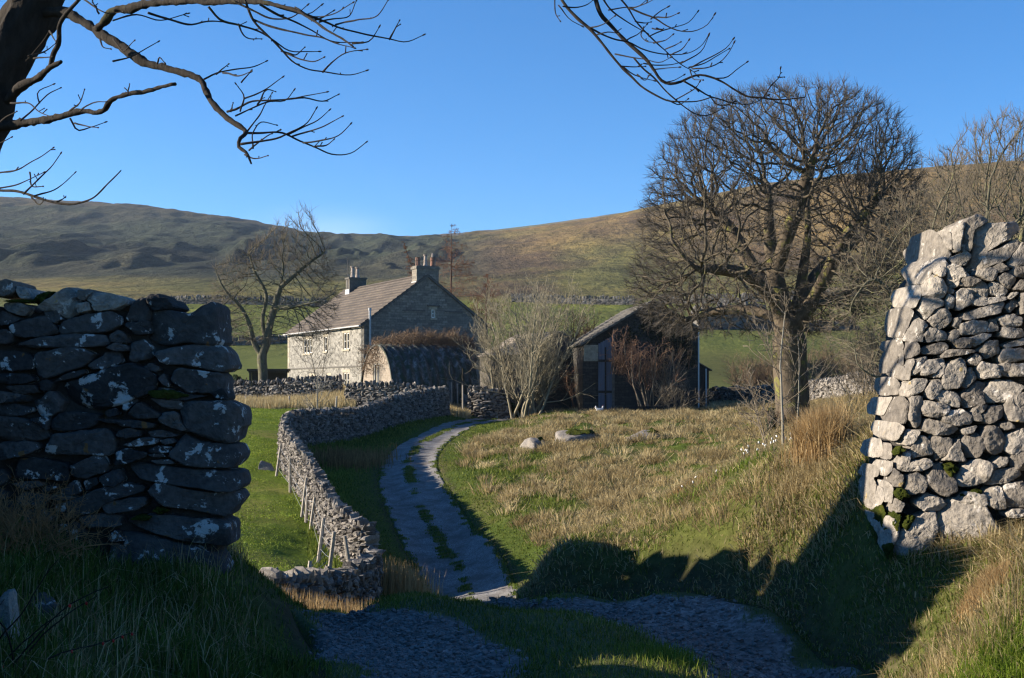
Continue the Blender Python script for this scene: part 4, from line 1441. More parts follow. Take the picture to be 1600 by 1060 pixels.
def roof_slope(mb, fr, l0, l1, we, ze, wr, zr, rows, rng, t=0.05):
    """overlapping courses of tiles as long stepped slabs cut into lengths"""
    for i in range(rows):
        a, b = i / rows, (i + 1.12) / rows
        b = min(b, 1.0)
        wa, za = we + (wr - we) * a, ze + (zr - ze) * a
        wb, zb = we + (wr - we) * b, ze + (zr - ze) * b
        n = 14
        cut = np.linspace(l0, l1, n + 1)
        cut[1:-1] += rng.uniform(-0.3, 0.3, n - 1)
        for k in range(n):
            h = rng.uniform(0.0, 0.012)
            v = [(cut[k], wa, za + t + h), (cut[k + 1], wa, za + t + h), (cut[k + 1], wb, zb + 0.012), (cut[k], wb, zb + 0.012),
                 (cut[k], wa, za - 0.01), (cut[k + 1], wa, za - 0.01), (cut[k + 1], wb, zb - 0.05), (cut[k], wb, zb - 0.05)]
            mb.add(fr(v), [[0, 1, 2, 3], [0, 4, 5, 1], [4, 7, 6, 5], [0, 3, 7, 4], [1, 5, 6, 2]], var=rng.uniform(0, 1))


def pot(root, fr, l, w, z, h, r, mat, parent, kind=0):
    n = 12
    prof = [(0, r * 1.25), (0.06, r * 1.25), (0.12, r * 0.98), (0.62, r * 0.86), (0.68, r * 1.02), (0.78, r * 1.02), (0.82, r * 0.9), (0.95, r * 0.95), (1.0, r * 1.08), (1.0, r * 0.7), (0.9, r * 0.65)]
    if kind == 1:
        prof = [(0, r * 1.15), (0.08, r * 1.15), (0.12, r), (0.45, r * 0.8), (0.5, r * 0.95), (0.55, r * 0.8), (0.9, r * 0.72), (0.93, r * 1.1), (1.0, r * 1.15), (1.0, r * 0.6), (0.92, r * 0.55)]
    mb = MB()
    c = fr([(l, w, z)])[0]
    vs = []
    for zz, rr in prof:
        a = np.arange(n) * 2 * math.pi / n
        vs.append(np.stack([c[0] + rr * np.cos(a), c[1] + rr * np.sin(a), np.full(n, c[2] + zz * h)], 1))
    V = np.concatenate(vs)
    j = np.arange(n)
    k = (j + 1) % n
    q = np.concatenate([np.stack([i * n + j, i * n + k, (i + 1) * n + k, (i + 1) * n + j], 1) for i in range(len(prof) - 1)])
    V = np.concatenate([V, [[c[0], c[1], c[2] + 0.9 * h]]])
    t = np.stack([np.full(n, len(V) - 1), (len(prof) - 1) * n + j, (len(prof) - 1) * n + k], 1)
    mb.add(V, q, t)
    return mb.build('chimney_pot', mat, parent, smooth=False)


def farmhouse():
    z0 = -1.1
    A = (-11.8, 102.0)
    fr = Frame(A, FDIR, GDIR, 0.0)
    root = thing('farmhouse', 'two storey stone farmhouse with brown tiled roof and chimney pots on both gables', 'house', (A[0], A[1], z0))
    Lh, Wd, ze, wr, zr = 20.2, 11.0, 5.15, 5.5, 9.15
    M_FRONT = rubble_material('limewashed rubble', (0.10, 0.096, 0.088), (0.285, 0.275, 0.257), (0.235, 0.225, 0.208))
    M_GABLE = masonry_material('coursed gable stone', ROT, (0.215, 0.188, 0.155), (0.12, 0.108, 0.093), (0.10, 0.09, 0.078), 0.5, 0.2, (0.13, 0.115, 0.095), 0.012, 0.7)
    fwin = [(13.0, 15.6, 3.02, 4.32, 3), (8.85, 9.85, 3.08, 4.34, 1), (3.3, 4.95, 3.12, 4.48, 2)]
    lwin = [(12.1, 13.7, -0.05, 0.95, 2), (8.0, 8.9, -0.05, 0.95, 1), (3.3, 4.95, -0.05, 1.2, 2)]
    mb = MB()
    holes = [w[:4] for w in fwin + lwin]
    wall_with_holes(mb, fr, 'l', 0.0, 0.0, Lh, z0, ze, holes, 0.2, -1)
    mb.build('front_wall', M_FRONT, root)
    mb = MB()
    wall_with_holes(mb, fr, 'l', Wd, 0.0, Lh, z0, ze, [], 0.2, 1)
    mb.build('back_wall', M_GABLE, root)
    gb = MB()
    gw = (5.8, 6.25, 5.65, 6.35)
    wall_with_holes(gb, fr, 'w', 0.0, 0.0, Wd, z0, ze, [], 0.2, -1)
    # the gable triangle, with an opening for the attic window
    def zt(w):
        return ze + (zr - ze) * (w / wr if w < wr else (Wd - w) / (Wd - wr))
    ws = [0, gw[0], gw[1], Wd]
    for a, b in ((0.0, wr), (wr, gw[0]), (gw[0], gw[1]), (gw[1], Wd)):
        if a == gw[0]:
            gb.add(fr([(0, a, ze), (0, b, ze), (0, b, gw[2]), (0, a, gw[2])]), [[0, 1, 2, 3]])
            gb.add(fr([(0, a, gw[3]), (0, b, gw[3]), (0, b, zt(b)), (0, a, zt(a))]), [[0, 1, 2, 3]])
        else:
            gb.add(fr([(0, a, ze), (0, b, ze), (0, b, zt(b)), (0, a, zt(a))]), [[0, 1, 2, 3]])
    for p, q in (((gw[0], gw[2]), (gw[1], gw[2])), ((gw[1], gw[2]), (gw[1], gw[3])), ((gw[1], gw[3]), (gw[0], gw[3])), ((gw[0], gw[3]), (gw[0], gw[2]))):
        gb.add(fr([(0, *p), (0, *q), (0.2, *q), (0.2, *p)]), [[0, 1, 2, 3]])
    gb.build('gable_wall', M_GABLE, root)
    gb = MB()
    gable_poly(gb, fr, Lh, 0, Wd, z0, ze, wr, zr)
    gb.build('gable_wall', M_GABLE, root)
    for w in fwin:
        add_window(root, fr, 'l', 0.0, -1, *w)
    for w in lwin:
        add_window(root, fr, 'l', 0.0, -1, *w, drip=False)
    add_window(root, fr, 'w', 0.0, -1, *gw, 1, drip=True, surround=0.07)
    st = MB()
    st.box((0.0, -0.07, 1.62), (Lh, -0.003, 1.74), fr)
    st.build('string_course', M_DARKDRESS, root)
    st = MB()
    st.box((-0.06, 3.3, 6.16), (-0.003, 5.3, 6.25), fr)
    st.build('drip_course', M_DARKDRESS, root)
    st = MB()
    st.box((-0.06, 7.1, 6.16), (-0.003, 8.9, 6.25), fr)
    st.build('drip_course', M_DARKDRESS, root)
    # quoins on the far corner and the near one
    qn = MB()
    for k in range(13):
        zz = z0 + k * 0.48
        if zz + 0.46 > ze:
            break
        w = 0.55 if k % 2 else 0.32
        qn.box((Lh - w, -0.022, zz), (Lh + 0.02, 0.3, zz + 0.46), fr)
    qn.build('quoins', M_DRESSED, root)
    rng = np.random.default_rng(4)
    M_ROOF = roof_material('brown concrete tiles', (0.088, 0.074, 0.062), (0.075, 0.075, 0.032), ROT, 0.33)
    rf = MB()
    ov = 0.35
    k = (zr - ze) / wr
    roof_slope(rf, fr, -0.12, Lh + 0.12, -ov, ze - ov * k + 0.05, wr, zr + 0.05, 15, rng, 0.085)
    roof_slope(rf, fr, -0.12, Lh + 0.12, Wd + ov, ze - ov * k + 0.05, wr, zr + 0.05, 17, rng)
    rf.prism([(wr - 0.16, zr + 0.02), (wr, zr + 0.16), (wr + 0.16, zr + 0.02)], 0, Lh, lambda v: fr(v[:, [1, 0, 2]]), var=0.4)
    roof = rf.build('roof', M_ROOF, root)
    gt = MB()
    gt.box((-0.1, -ov - 0.13, ze - ov * k - 0.07), (Lh + 0.1, -ov - 0.01, ze - ov * k + 0.03), fr)
    gt.build('gutter', M_LEAD, roof)
    vg = MB()
    for w0, z_0 in ((-ov, ze - ov * k), (Wd + ov, ze - ov * k)):
        vg.add(fr([(-0.15, w0, z_0), (-0.15, wr, zr), (-0.15, wr, zr - 0.16), (-0.15, w0, z_0 - 0.16), (-0.002, w0, z_0), (-0.002, wr, zr), (-0.002, wr, zr - 0.16), (-0.002, w0, z_0 - 0.16)]),
               [[0, 1, 2, 3], [4, 7, 6, 5], [0, 4, 5, 1], [3, 2, 6, 7], [0, 3, 7, 4], [1, 5, 6, 2]])
    vg.build('verge', M_DARKDRESS, roof)
    # near chimney with three pots
    ch = MB()
    ch.box((-0.02, 4.55, 8.0), (1.0, 6.5, 9.62), fr)
    ch.box((-0.10, 4.47, 9.62), (1.08, 6.58, 9.80), fr)
    ch.box((-0.05, 4.53, 9.80), (1.03, 6.52, 9.88), fr)
    c1 = ch.build('chimney', M_GABLE, root)
    fl = MB()
    fl.box((0.02, 4.5, 8.25), (1.06, 4.56, 8.62), fr)
    fl.build('flashing', M_LEAD, c1)
    pot(root, fr, 0.45, 4.85, 9.86, 0.72, 0.21, M_POT, c1)
    pot(root, fr, 0.45, 5.52, 9.86, 0.98, 0.17, M_POTBUFF, c1, 1)
    pot(root, fr, 0.45, 6.15, 9.86, 0.78, 0.19, M_POT, c1)
    cw = MB()
    cw.tube(fr([(0.45, 6.15, 10.6), (0.45, 6.15, 10.98)]), [0.09, 0.07], 8)
    cw.build('cowl', M_POTBUFF, c1)
    cw = MB()
    cw.tube(fr([(0.2, 4.6, 9.85), (0.2, 4.6, 10.5)]), 0.025, 6)
    cw.build('pipe', M_PIPE, c1)
    # far chimney
    ch = MB()
    ch.box((16.5, 4.75, 8.2), (17.5, 6.4, 10.05), fr)
    ch.box((16.42, 4.67, 10.05), (17.58, 6.48, 10.20), fr)
    c2 = ch.build('chimney', M_DARKDRESS, root)
    fl = MB()
    fl.box((16.45, 4.69, 8.55), (17.55, 4.76, 9.1), fr)
    fl.build('flashing', M_LEAD, c2)
    pot(root, fr, 16.9, 5.2, 10.18, 1.05, 0.2, M_POTBUFF, c2, 1)
    pot(root, fr, 17.1, 5.75, 10.18, 1.0, 0.2, M_POTBUFF, c2, 1)
    ae = MB()
    ae.tube(fr([(16.9, 4.72, 9.0), (16.9, 4.72, 12.0)]), 0.025, 6)
    m0 = fr([(16.9, 4.72, 11.92)])[0]
    ae.tube([m0 + (-0.15, 0, 0), m0 + (1.05, 0.1, 0)], 0.018, 5)
    for k in range(6):
        p = m0 + np.array((0.05 + 0.19 * k, 0.1 * k / 6, 0))
        ae.tube([p + (0.03, -0.22, 0), p + (-0.03, 0.22, 0)], 0.009, 4)
    ae.build('aerial', M_PIPE, c2)
    pp = MB()
    pp.tube(fr([(-0.16, 0.45, z0), (-0.16, 0.45, 6.1)]), 0.095, 10)
    pp.tube(fr([(-0.16, 0.45, 6.1), (-0.16, 0.45, 6.3)]), [0.13, 0.13], 10)
    pp.build('flue_pipe', M_FLUE, root)
    dp = MB()
    dp.tube(fr([(0.18, -0.10, z0), (0.18, -0.10, ze - 0.35), (0.18, -0.36, ze - 0.16)]), 0.05, 8)
    dp.build('drainpipe', M_PIPE, root)
    return fr


HOUSE = farmhouse()


def arched_hut():
    A = (-8.1, 88.0)
    z0 = -1.6
    fr = Frame(A, FDIR, GDIR, 0.0)
    root = thing('arched_hut', 'arched hut with brick end wall and dark streaked corrugated roof below the creeper', 'hut', (*A, z0))
    Wd, L, top = 6.4, 6.4, 2.95
    n = 26
    prof = []
    for k in range(n + 1):
        a = math.pi * k / n
        x = Wd / 2 * (1 - math.cos(a) * (1 + 0.0))
        s = math.sin(a)
        prof.append((x, z0 + (top - z0) * (s ** 0.82)))
    mb = MB()
    M_BRICK = masonry_material('hut brick', ROT, (0.25, 0.205, 0.16), (0.19, 0.155, 0.12), (0.26, 0.23, 0.195), 0.30, 0.12, (0.24, 0.21, 0.17), 0.014, 0.4)
    # end wall fan with a window opening
    h = (2.65, 4.08, 0.18, 1.68)
    hh = [h[0], h[1]]
    xs = sorted(set([p[0] for p in prof] + hh))
    zz = np.interp(xs, [p[0] for p in prof], [p[1] for p in prof])
    bw = MB()
    for i in range(len(xs) - 1):
        a, b = xs[i], xs[i + 1]
        if h[0] - 1e-6 <= a and b <= h[1] + 1e-6:
            mb.add(fr([(a, 0, z0), (b, 0, z0), (b, 0, h[2]), (a, 0, h[2])]), [[0, 1, 2, 3]])
            mb.add(fr([(a, 0, h[3]), (b, 0, h[3]), (b, 0, zz[i + 1]), (a, 0, zz[i])]), [[0, 1, 2, 3]])
        else:
            mb.add(fr([(a, 0, z0), (b, 0, z0), (b, 0, zz[i + 1]), (a, 0, zz[i])]), [[0, 1, 2, 3]])
        bw.add(fr([(a, L, z0), (b, L, z0), (b, L, zz[i + 1]), (a, L, zz[i])]), [[0, 1, 2, 3]])
    for p, q in (((h[0], h[2]), (h[1], h[2])), ((h[1], h[2]), (h[1], h[3])), ((h[1], h[3]), (h[0], h[3])), ((h[0], h[3]), (h[0], h[2]))):
        mb.add(fr([(p[0], 0, p[1]), (q[0], 0, q[1]), (q[0], 0.2, q[1]), (p[0], 0.2, p[1])]), [[0, 1, 2, 3]])
    mb.build('end_wall', M_BRICK, root)
    bw.build('back_wall', M_BRICK, root)
    add_window(root, fr, 'l', 0.0, -1, *h, 2, drip=False, lintel=False, bars=0, surround=0.1)
    # corrugated shell
    m = NT('mossy corrugated iron')
    v = m.coords((1, 1, 0.16))
    ns = m.noise(v, 2.6, 6, 0.7)
    n2 = m.noise(m.coords(), 3, 5, 0.6)
    c = m.ramp(ns, [(0.3, (0.016, 0.018, 0.018)), (0.5, (0.045, 0.050, 0.047)), (0.6, (0.12, 0.13, 0.135)), (0.7, (0.24, 0.25, 0.25))])
    c = m.mix(m.ramp(n2, [(0.48, 0.0), (0.62, 0.85)]), c, (0.018, 0.030, 0.010))
    m.color(c)
    m.rough(0.7)
    sh = MB()
    nn = 150
    ys = np.linspace(-0.12, L, nn)
    cor = 0.075 * np.sin(ys * 2 * math.pi / 0.62)
    prof = np.array(prof)
    cen = np.array((Wd / 2, z0))
    vs = []
    for y, c_ in zip(ys, cor):
        d = prof - cen
        d = d / np.linalg.norm(d, axis=1, keepdims=True)
        p = prof + d * (0.07 + c_)
        vs.append(fr(np.column_stack([p[:, 0], np.full(len(p), y), p[:, 1]])))
    V = np.concatenate(vs)
    k = n + 1
    i = np.arange(nn - 1)[:, None] * k + np.arange(n)[None]
    sh.add(V, np.stack([i, i + 1, i + k + 1, i + k], -1).reshape(-1, 4))
    # the thickness seen at the front edge
    d = prof - cen
    d = d / np.linalg.norm(d, axis=1, keepdims=True)
    o = fr(np.column_stack([(prof + d * 0.12)[:, 0], np.full(n + 1, -0.12), (prof + d * 0.12)[:, 1]]))
    ii = fr(np.column_stack([(prof - d * 0.02)[:, 0], np.full(n + 1, -0.12), (prof - d * 0.02)[:, 1]]))
    j = np.arange(n)
    sh.add(np.concatenate([o, ii]), np.stack([j, j + 1, j + 1 + k, j + k], 1))
    sh.build('corrugated_roof', m.m, root, smooth=True)


arched_hut()


def outbuilding():
    A = (0.74, 91.6)
    z0 = -1.75
    fr = Frame(A, FDIR, GDIR, 0.0)
    root = thing('outbuilding', 'low stone outbuilding with pale slate roof behind the many stemmed willow', 'outbuilding', (*A, z0))
    L, Wd, ze, zr = 7.0, 6.2, 2.4, 4.0
    M_S = masonry_material('outbuilding stone', ROT, (0.115, 0.10, 0.085), (0.07, 0.063, 0.055), (0.07, 0.063, 0.055), 0.45, 0.2, (0.08, 0.07, 0.06), 0.015, 0.6)
    mb = MB()
    gable_poly(mb, fr, 0, 0, Wd, z0, ze, Wd / 2, zr)
    gable_poly(mb, fr, L, 0, Wd, z0, ze, Wd / 2, zr)
    wall_with_holes(mb, fr, 'l', 0.0, 0.0, L, z0, ze, [], 0.2, -1)
    wall_with_holes(mb, fr, 'l', Wd, 0.0, L, z0, ze, [], 0.2, 1)
    mb.build('wall', M_S, root)
    rng = np.random.default_rng(14)
    rf = MB()
    k = (zr - ze) / (Wd / 2)
    roof_slope(rf, fr, -0.12, L, -0.25, ze - 0.25 * k + 0.05, Wd / 2, zr + 0.05, 10, rng)
    roof_slope(rf, fr, -0.12, L, Wd + 0.25, ze - 0.25 * k + 0.05, Wd / 2, zr + 0.05, 10, rng)
    rf.build('roof', roof_material('pale slates', (0.20, 0.175, 0.15), (0.12, 0.11, 0.05), ROT, 0.4), root)


outbuilding()


def barn():
    fx = np.array((0.996, 0.085))
    bk = np.array((-0.085, 0.996))
    A = ((912 - CX) / F * 86.4, 86.4)
    z0 = -1.75
    # here l runs back from the gable, w along it
    fr = Frame(A, bk, fx, 0.0)
    W1 = 7.85
    ze, zr, wr = 2.95, 5.85, 4.75
    zR = 4.0
    root = thing('barn', 'tall dark stone barn end with creepers and a blue grey door at its left side', 'barn', (*A, z0))
    ang = math.atan2(bk[1], bk[0])
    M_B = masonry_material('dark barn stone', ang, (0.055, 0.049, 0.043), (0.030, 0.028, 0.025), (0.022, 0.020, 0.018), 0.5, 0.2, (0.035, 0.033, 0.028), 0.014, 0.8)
    w0 = 1.98
    def zt(w):
        return ze + (zr - ze) * w / wr if w < wr else zr + (zR - zr) * (w - wr) / (W1 - wr)
    mb = MB()
    pts = [w0, 3.2, wr, 6.3, W1]
    for a, b in zip(pts[:-1], pts[1:]):
        mb.add(fr([(0, a, z0), (0, b, z0), (0, b, zt(b)), (0, a, zt(a))]), [[0, 1, 2, 3]])
        mb.add(fr([(11, a, z0), (11, b, z0), (11, b, zt(b)), (11, a, zt(a))]), [[0, 1, 2, 3]])
    mb.add(fr([(0, W1, z0), (11, W1, z0), (11, W1, zR), (0, W1, zR)]), [[0, 1, 2, 3]])
    mb.add(fr([(0, w0, z0), (0.35, w0, z0), (0.35, w0, zt(w0)), (0, w0, zt(w0))]), [[0, 1, 2, 3]])
    mb.add(fr([(0.35, 0, z0), (0.35, w0, z0), (0.35, w0, zt(w0)), (0.35, 0, ze)]), [[0, 1, 2, 3]])
    mb.add(fr([(0.35, 0, z0), (11, 0, z0), (11, 0, ze), (0.35, 0, ze)]), [[0, 1, 2, 3]])
    mb.add(fr([(11, 0, z0), (11, w0, z0), (11, w0, zt(w0)), (11, 0, ze)]), [[0, 1, 2, 3]])
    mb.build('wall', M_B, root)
    q = MB()
    q.box((-0.03, w0 - 0.03, z0), (0.3, w0 + 0.13, zt(w0) - 0.3), fr)
    q.build('jamb', M_DARKDRESS, root)
    q = MB()
    q.box((0.25, 0.05, 1.75), (0.345, 1.02, 2.85), fr)
    q.build('pale_stonework', M_DRESSED, root)
    # the sliding door: boards with a rail and braces
    m = NT('blue grey boards')
    v = m.coords((3.2, 3.2, 0.15))
    nz = m.noise(v, 2.4, 4, 0.6)
    m.color(m.ramp(nz, [(0.3, (0.08, 0.092, 0.125)), (0.6, (0.13, 0.15, 0.195)), (0.8, (0.19, 0.205, 0.24))]))
    m.rough(0.8)
    dr = MB()
    for k in range(6):
        a = 1.04 + k * 0.155
        dr.box((0.20, a, z0 + 0.1), (0.28 - 0.012 * (k % 2), a + 0.149, 2.95 + 0.09 * k), fr)
    door = dr.build('sliding_door', m.m, root)
    bt = MB()
    bt.box((0.14, 1.04, -0.4), (0.199, 1.96, -0.24), fr)
    bt.box((0.14, 1.04, 1.7), (0.199, 1.96, 1.86), fr)
    bt.box((0.14, 1.46, z0 + 0.15), (0.19, 1.56, 2.7), fr)
    bt.build('brace', M_DARKWOOD, door)
    rng = np.random.default_rng(24)
    rf = MB()
    roof_slope(rf, fr, -0.22, 11.2, -0.25, ze - 0.15 + 0.05, wr, zr + 0.05, 13, rng, 0.07)
    roof_slope(rf, fr, -0.22, 11.2, W1 + 0.25, zR - 0.15 + 0.05, wr, zr + 0.05, 9, rng, 0.07)
    roof = rf.build('roof', roof_material('stone slates', (0.085, 0.08, 0.07), (0.09, 0.085, 0.04), ang, 0.5), root)
    vg = MB()
    for (wa, za), (wb, zb) in (((-0.25, ze - 0.13), (wr, zr)), ((W1 + 0.25, zR - 0.13), (wr, zr))):
        vg.add(fr([(-0.26, wa, za + 0.08), (-0.26, wb, zb + 0.08), (-0.26, wb, zb - 0.06), (-0.26, wa, za - 0.06), (-0.224, wa, za + 0.08), (-0.224, wb, zb + 0.08), (-0.224, wb, zb - 0.06), (-0.224, wa, za - 0.06)]),
               [[0, 1, 2, 3], [4, 7, 6, 5], [0, 4, 5, 1], [3, 2, 6, 7], [0, 3, 7, 4], [1, 5, 6, 2]])
    vg.build('verge', M_DARKDRESS, roof)
    dp = MB()
    dp.tube(fr([(-0.09, W1 + 0.02, z0), (-0.09, W1 + 0.02, 3.75)]), 0.05, 8)
    dp.build('drainpipe', M_PALEPIPE, root)
    # lean-to shed on the right
    B = fr([(0.5, W1 + 0.02, 0)])[0]
    sr = thing('shed', 'small dark timber lean-to shed against the right side of the barn', 'shed', (B[0], B[1], z0))
    f2 = Frame(B[:2], bk, fx, 0.0)
    s = MB()
    s.add(f2([(0, 0, z0), (0, 0.85, z0), (0, 0.85, 1.22), (0, 0, 1.70), (3, 0, z0), (3, 0.85, z0), (3, 0.85, 1.22), (3, 0, 1.70)]),
          [[0, 1, 2, 3], [4, 7, 6, 5], [1, 5, 6, 2], [0, 3, 7, 4]])
    for k in range(5):
        s.box((-0.03, 0.02 + k * 0.17, z0), (-0.004, 0.15 + k * 0.17, 1.15 + 0.09 * (4 - k)), f2)
    s.build('wall', M_DARKWOOD, sr)
    s = MB()
    s.add(f2([(-0.15, 0.01, 1.76), (-0.15, 1.05, 1.17), (3.1, 1.05, 1.17), (3.1, 0.01, 1.76), (-0.15, 0.01, 1.70), (-0.15, 1.05, 1.11), (3.1, 1.05, 1.11), (3.1, 0.01, 1.70)]),
          [[0, 1, 2, 3], [4, 7, 6, 5], [0, 4, 5, 1], [1, 5, 6, 2], [2, 6, 7, 3], [3, 7, 4, 0]])
    s.build('roof', M_DARKDRESS, sr)
    s = MB()
    s.tube(f2([(-0.12, 0.62, z0), (-0.12, 0.62, 1.25)]), 0.045, 8)
    s.tube(f2([(-0.12, 0.62, -0.2), (-0.12, 0.62, -0.12)]), 0.075, 8)
    s.build('drainpipe', M_PALEPIPE, sr)
    return fr


BARN = barn()


def shelter():
    c = P(420, 583, 112)
    gz = float(H([c[0]], [c[1]])[0])
    root = thing('timber_shelter', 'low dark timber shelter behind the pale wall beside the ash tree', 'shelter', (c[0], c[1], gz))
    mb = MB()
    mb.box((c[0] - 1.8, c[1] - 0.6, c[2] + 0.15), (c[0] + 1.8, c[1] + 0.6, c[2] + 0.35))
    mb.box((c[0] - 1.7, c[1] - 0.45, c[2] + 0.02), (c[0] + 1.7, c[1] + 0.5, c[2] + 0.147))
    mb.build('roof', M_DARKWOOD, root)
    for x in (-1.55, -0.2, 1.55):
        p = MB()
        p.box((c[0] + x - 0.09, c[1] - 0.4, gz), (c[0] + x + 0.09, c[1] - 0.2, c[2] + 0.018))
        p.build('post', M_DARKWOOD, root)
    p = MB()
    p.box((c[0] - 1.55, c[1] + 0.3, gz), (c[0] + 1.55, c[1] + 0.4, c[2] + 0.018))
    p.build('back_boards', M_DARKWOOD, root)


shelter()


# ------------------------------------------------------------------ fences
def fence(name, label, posts, rng, wires=True):
    """posts: (base px, base py, top px, top py, depth)"""
    b0 = P(posts[0][0], posts[0][1], posts[0][4])
    root = thing(name, label, 'fence', b0)
    tops = []
    for bx, by, tx, ty, d in posts:
        gb = P(bx, by, d)
        gz = float(H([gb[0]], [gb[1]])[0])
        t = P(tx, ty, d + rng.uniform(-0.15, 0.15))
        b = np.array((gb[0], gb[1], min(gz, gb[2]) - 0.15))
        mb = MB()
        ax = (t - b) / np.linalg.norm(t - b)
        mb.tube([b, b + (t - b) * 0.5, t], [0.062, 0.058, 0.052], 7)
        mb.build('post', M_WOOD, root)
        tops.append((b, t))
    if wires and len(posts) > 1:
        w = MB()
        for f in (0.45, 0.68, 0.9):
            for (a0, a1), (b0_, b1) in zip(tops[:-1], tops[1:]):
                pa, pb = a0 + (a1 - a0) * f, b0_ + (b1 - b0_) * f
                m = (pa + pb) / 2 - np.array((0, 0, 0.03))
                w.tube([pa, m, pb], 0.005, 3, cap=False)
        w.build('wire', M_FLUE, root)
    return root


def c5(rows):
    return [(380 + a / 2.79, 580 + b / 2.79, 380 + c / 2.79, 580 + d / 2.79, dd) for a, b, c, d, dd in rows]


rf_ = np.random.default_rng(31)
fence('wire_fence', 'leaning wooden posts with sagging wire along the pasture side of the winding wall', c5([
    (284, 890, 293, 828, 32.5), (370, 888, 397, 700, 34.2), (322, 862, 352, 640, 36), (288, 712, 313, 550, 41.5), (270, 707, 280, 545, 42.3), (246, 702, 276, 465, 43.0), (206, 572, 205, 380, 47.5), (138, 492, 165, 318, 51.5)]), rf_)
fence('wire_fence', 'short weathered posts with wire along the rushes at the far end of the pasture', c5([
    (12, 185, 10, 110, 88), (60, 125, 60, 76, 98), (203, 195, 200, 108, 86), (238, 120, 236, 62, 97), (395, 235, 408, 110, 78), (475, 215, 487, 160, 75)]), rf_, False)
fence('wire_fence', 'dark posts standing by the lane entrance right of the arched hut', c5([(958, 170, 957, 60, 86.5), (910, 130, 908, 50, 90), (935, 130, 934, 55, 90)]), rf_, False)
fence('fence_post', 'single weathered post leaning against the lower end of the winding wall', c5([(472, 892, 442, 718, 35.6)]), rf_, False)
fence('fence_post', 'thin stick leaning on the wall in front of the arched hut', c5([(742, 205, 694, 95, 81.5)]), rf_, False)

# ------------------------------------------------------------------ trees
def bark_material(name, c, moss, amt, pale=None, scale=1.0):
    m = NT(name)
    v = m.coords((1, 1, 0.35))
    n1 = m.noise(v, 6 * scale, 6, 0.7)
    n2 = m.noise(m.coords(), 2.2, 5, 0.65)
    k = m.mix(1.0, c, m.ramp(n1, [(0.25, 0.45), (0.75, 1.6)]), 'MULTIPLY')
    if pale:
        k = m.mix(m.attr('var'), k, pale)
    k = m.mix(m.ramp(n2, [(0.62 - amt, 0.0), (0.72 - amt, 0.9)]), k, moss)
    m.color(k)
    m.rough(0.95)
    m.b.inputs['Specular IOR Level'].default_value = 0.15
    m.bump(n1, 0.9, 0.05 / scale)
    return m.m


M_ASHBARK = bark_material('rugged dark bark', (0.024, 0.019, 0.015), (0.040, 0.040, 0.018), 0.05, scale=2.5)
M_SYCBARK = bark_material('mossy sycamore bark', (0.085, 0.067, 0.048), (0.15, 0.145, 0.04), 0.08)
M_GREYBARK = bark_material('grey green ash bark', (0.095, 0.088, 0.062), (0.16, 0.16, 0.07), 0.06)
M_LARCH = bark_material('larch bark', (0.075, 0.045, 0.034), (0.10, 0.06, 0.035), 0.0)
M_LARCHTWIG = plain('rust brown larch twigs', (0.15, 0.080, 0.050), 0.95, var=0.2)
M_WILLOW = plain('straw grey twigs', (0.20, 0.175, 0.118), 0.9, var=0.25, scale=3)
M_RUST = plain('red brown creeper stems', (0.16, 0.092, 0.058), 0.95, var=0.35, scale=2)
M_SCRUB = plain('dull brown scrub twigs', (0.145, 0.098, 0.062), 0.95, var=0.3, scale=2)
M_SAPLING = plain('pale sapling bark', (0.20, 0.185, 0.15), 0.9, var=0.3, scale=6)
M_BROWNTWIG = plain('grey brown twigs', (0.145, 0.118, 0.085), 0.95, var=0.3, scale=3)
M_BRAMBLE = plain('orange brown bramble stems', (0.27, 0.145, 0.062), 0.9, var=0.35, scale=9)


def unit(v):
    return v / (np.linalg.norm(v, axis=-1, keepdims=True) + 1e-9)


def polylines(mb, pts, rad, sides=3, var=None):
    """N polylines of K points each as tubes, all at once"""
    N, K, _ = pts.shape
    if N == 0:
        return
    tan = unit(np.gradient(pts, axis=1))
    ref = np.tile(np.array((0.31, 0.21, 0.93)), (N, 1))
    mt = unit(tan.mean(1))
    bad = np.abs((mt * ref).sum(1)) > 0.93
    ref[bad] = (0.9, -0.3, 0.1)
    u = unit(np.cross(tan, ref[:, None, :]))
    w = np.cross(tan, u)
    a = np.arange(sides) * 2 * math.pi / sides
    V = pts[:, :, None, :] + rad[:, :, None, None] * (np.cos(a)[None, None, :, None] * u[:, :, None, :] + np.sin(a)[None, None, :, None] * w[:, :, None, :])
    idx = (np.arange(N) * K * sides)[:, None, None] + (np.arange(K - 1) * sides)[None, :, None]
    j = np.arange(sides)[None, None, :]
    k = (np.arange(sides) + 1)[None, None, :] % sides
    Q = np.stack([idx + j, idx + k, idx + sides + k, idx + sides + j], -1).reshape(-1, 4)
    if var is None:
        vv = None
    else:
        vv = np.repeat(var, K * sides)
    mb.add(V.reshape(-1, 3), Q, var=vv)


def grow_lines(p, d, L, K, rng, wob=0.2, trop=0.0, tdir=(0, 0, 1)):
    """wandering polylines from points p along d"""
    N = len(p)
    out = np.empty((N, K, 3))
    out[:, 0] = p
    cur, dd = p.copy(), unit(d)
    st = (L / (K - 1))[:, None]
    t = np.array(tdir, float)
    for i in range(1, K):
        dd = unit(dd + rng.normal(0, wob, (N, 3)) + trop * t)
        cur = cur + dd * st
        out[:, i] = cur
    return out


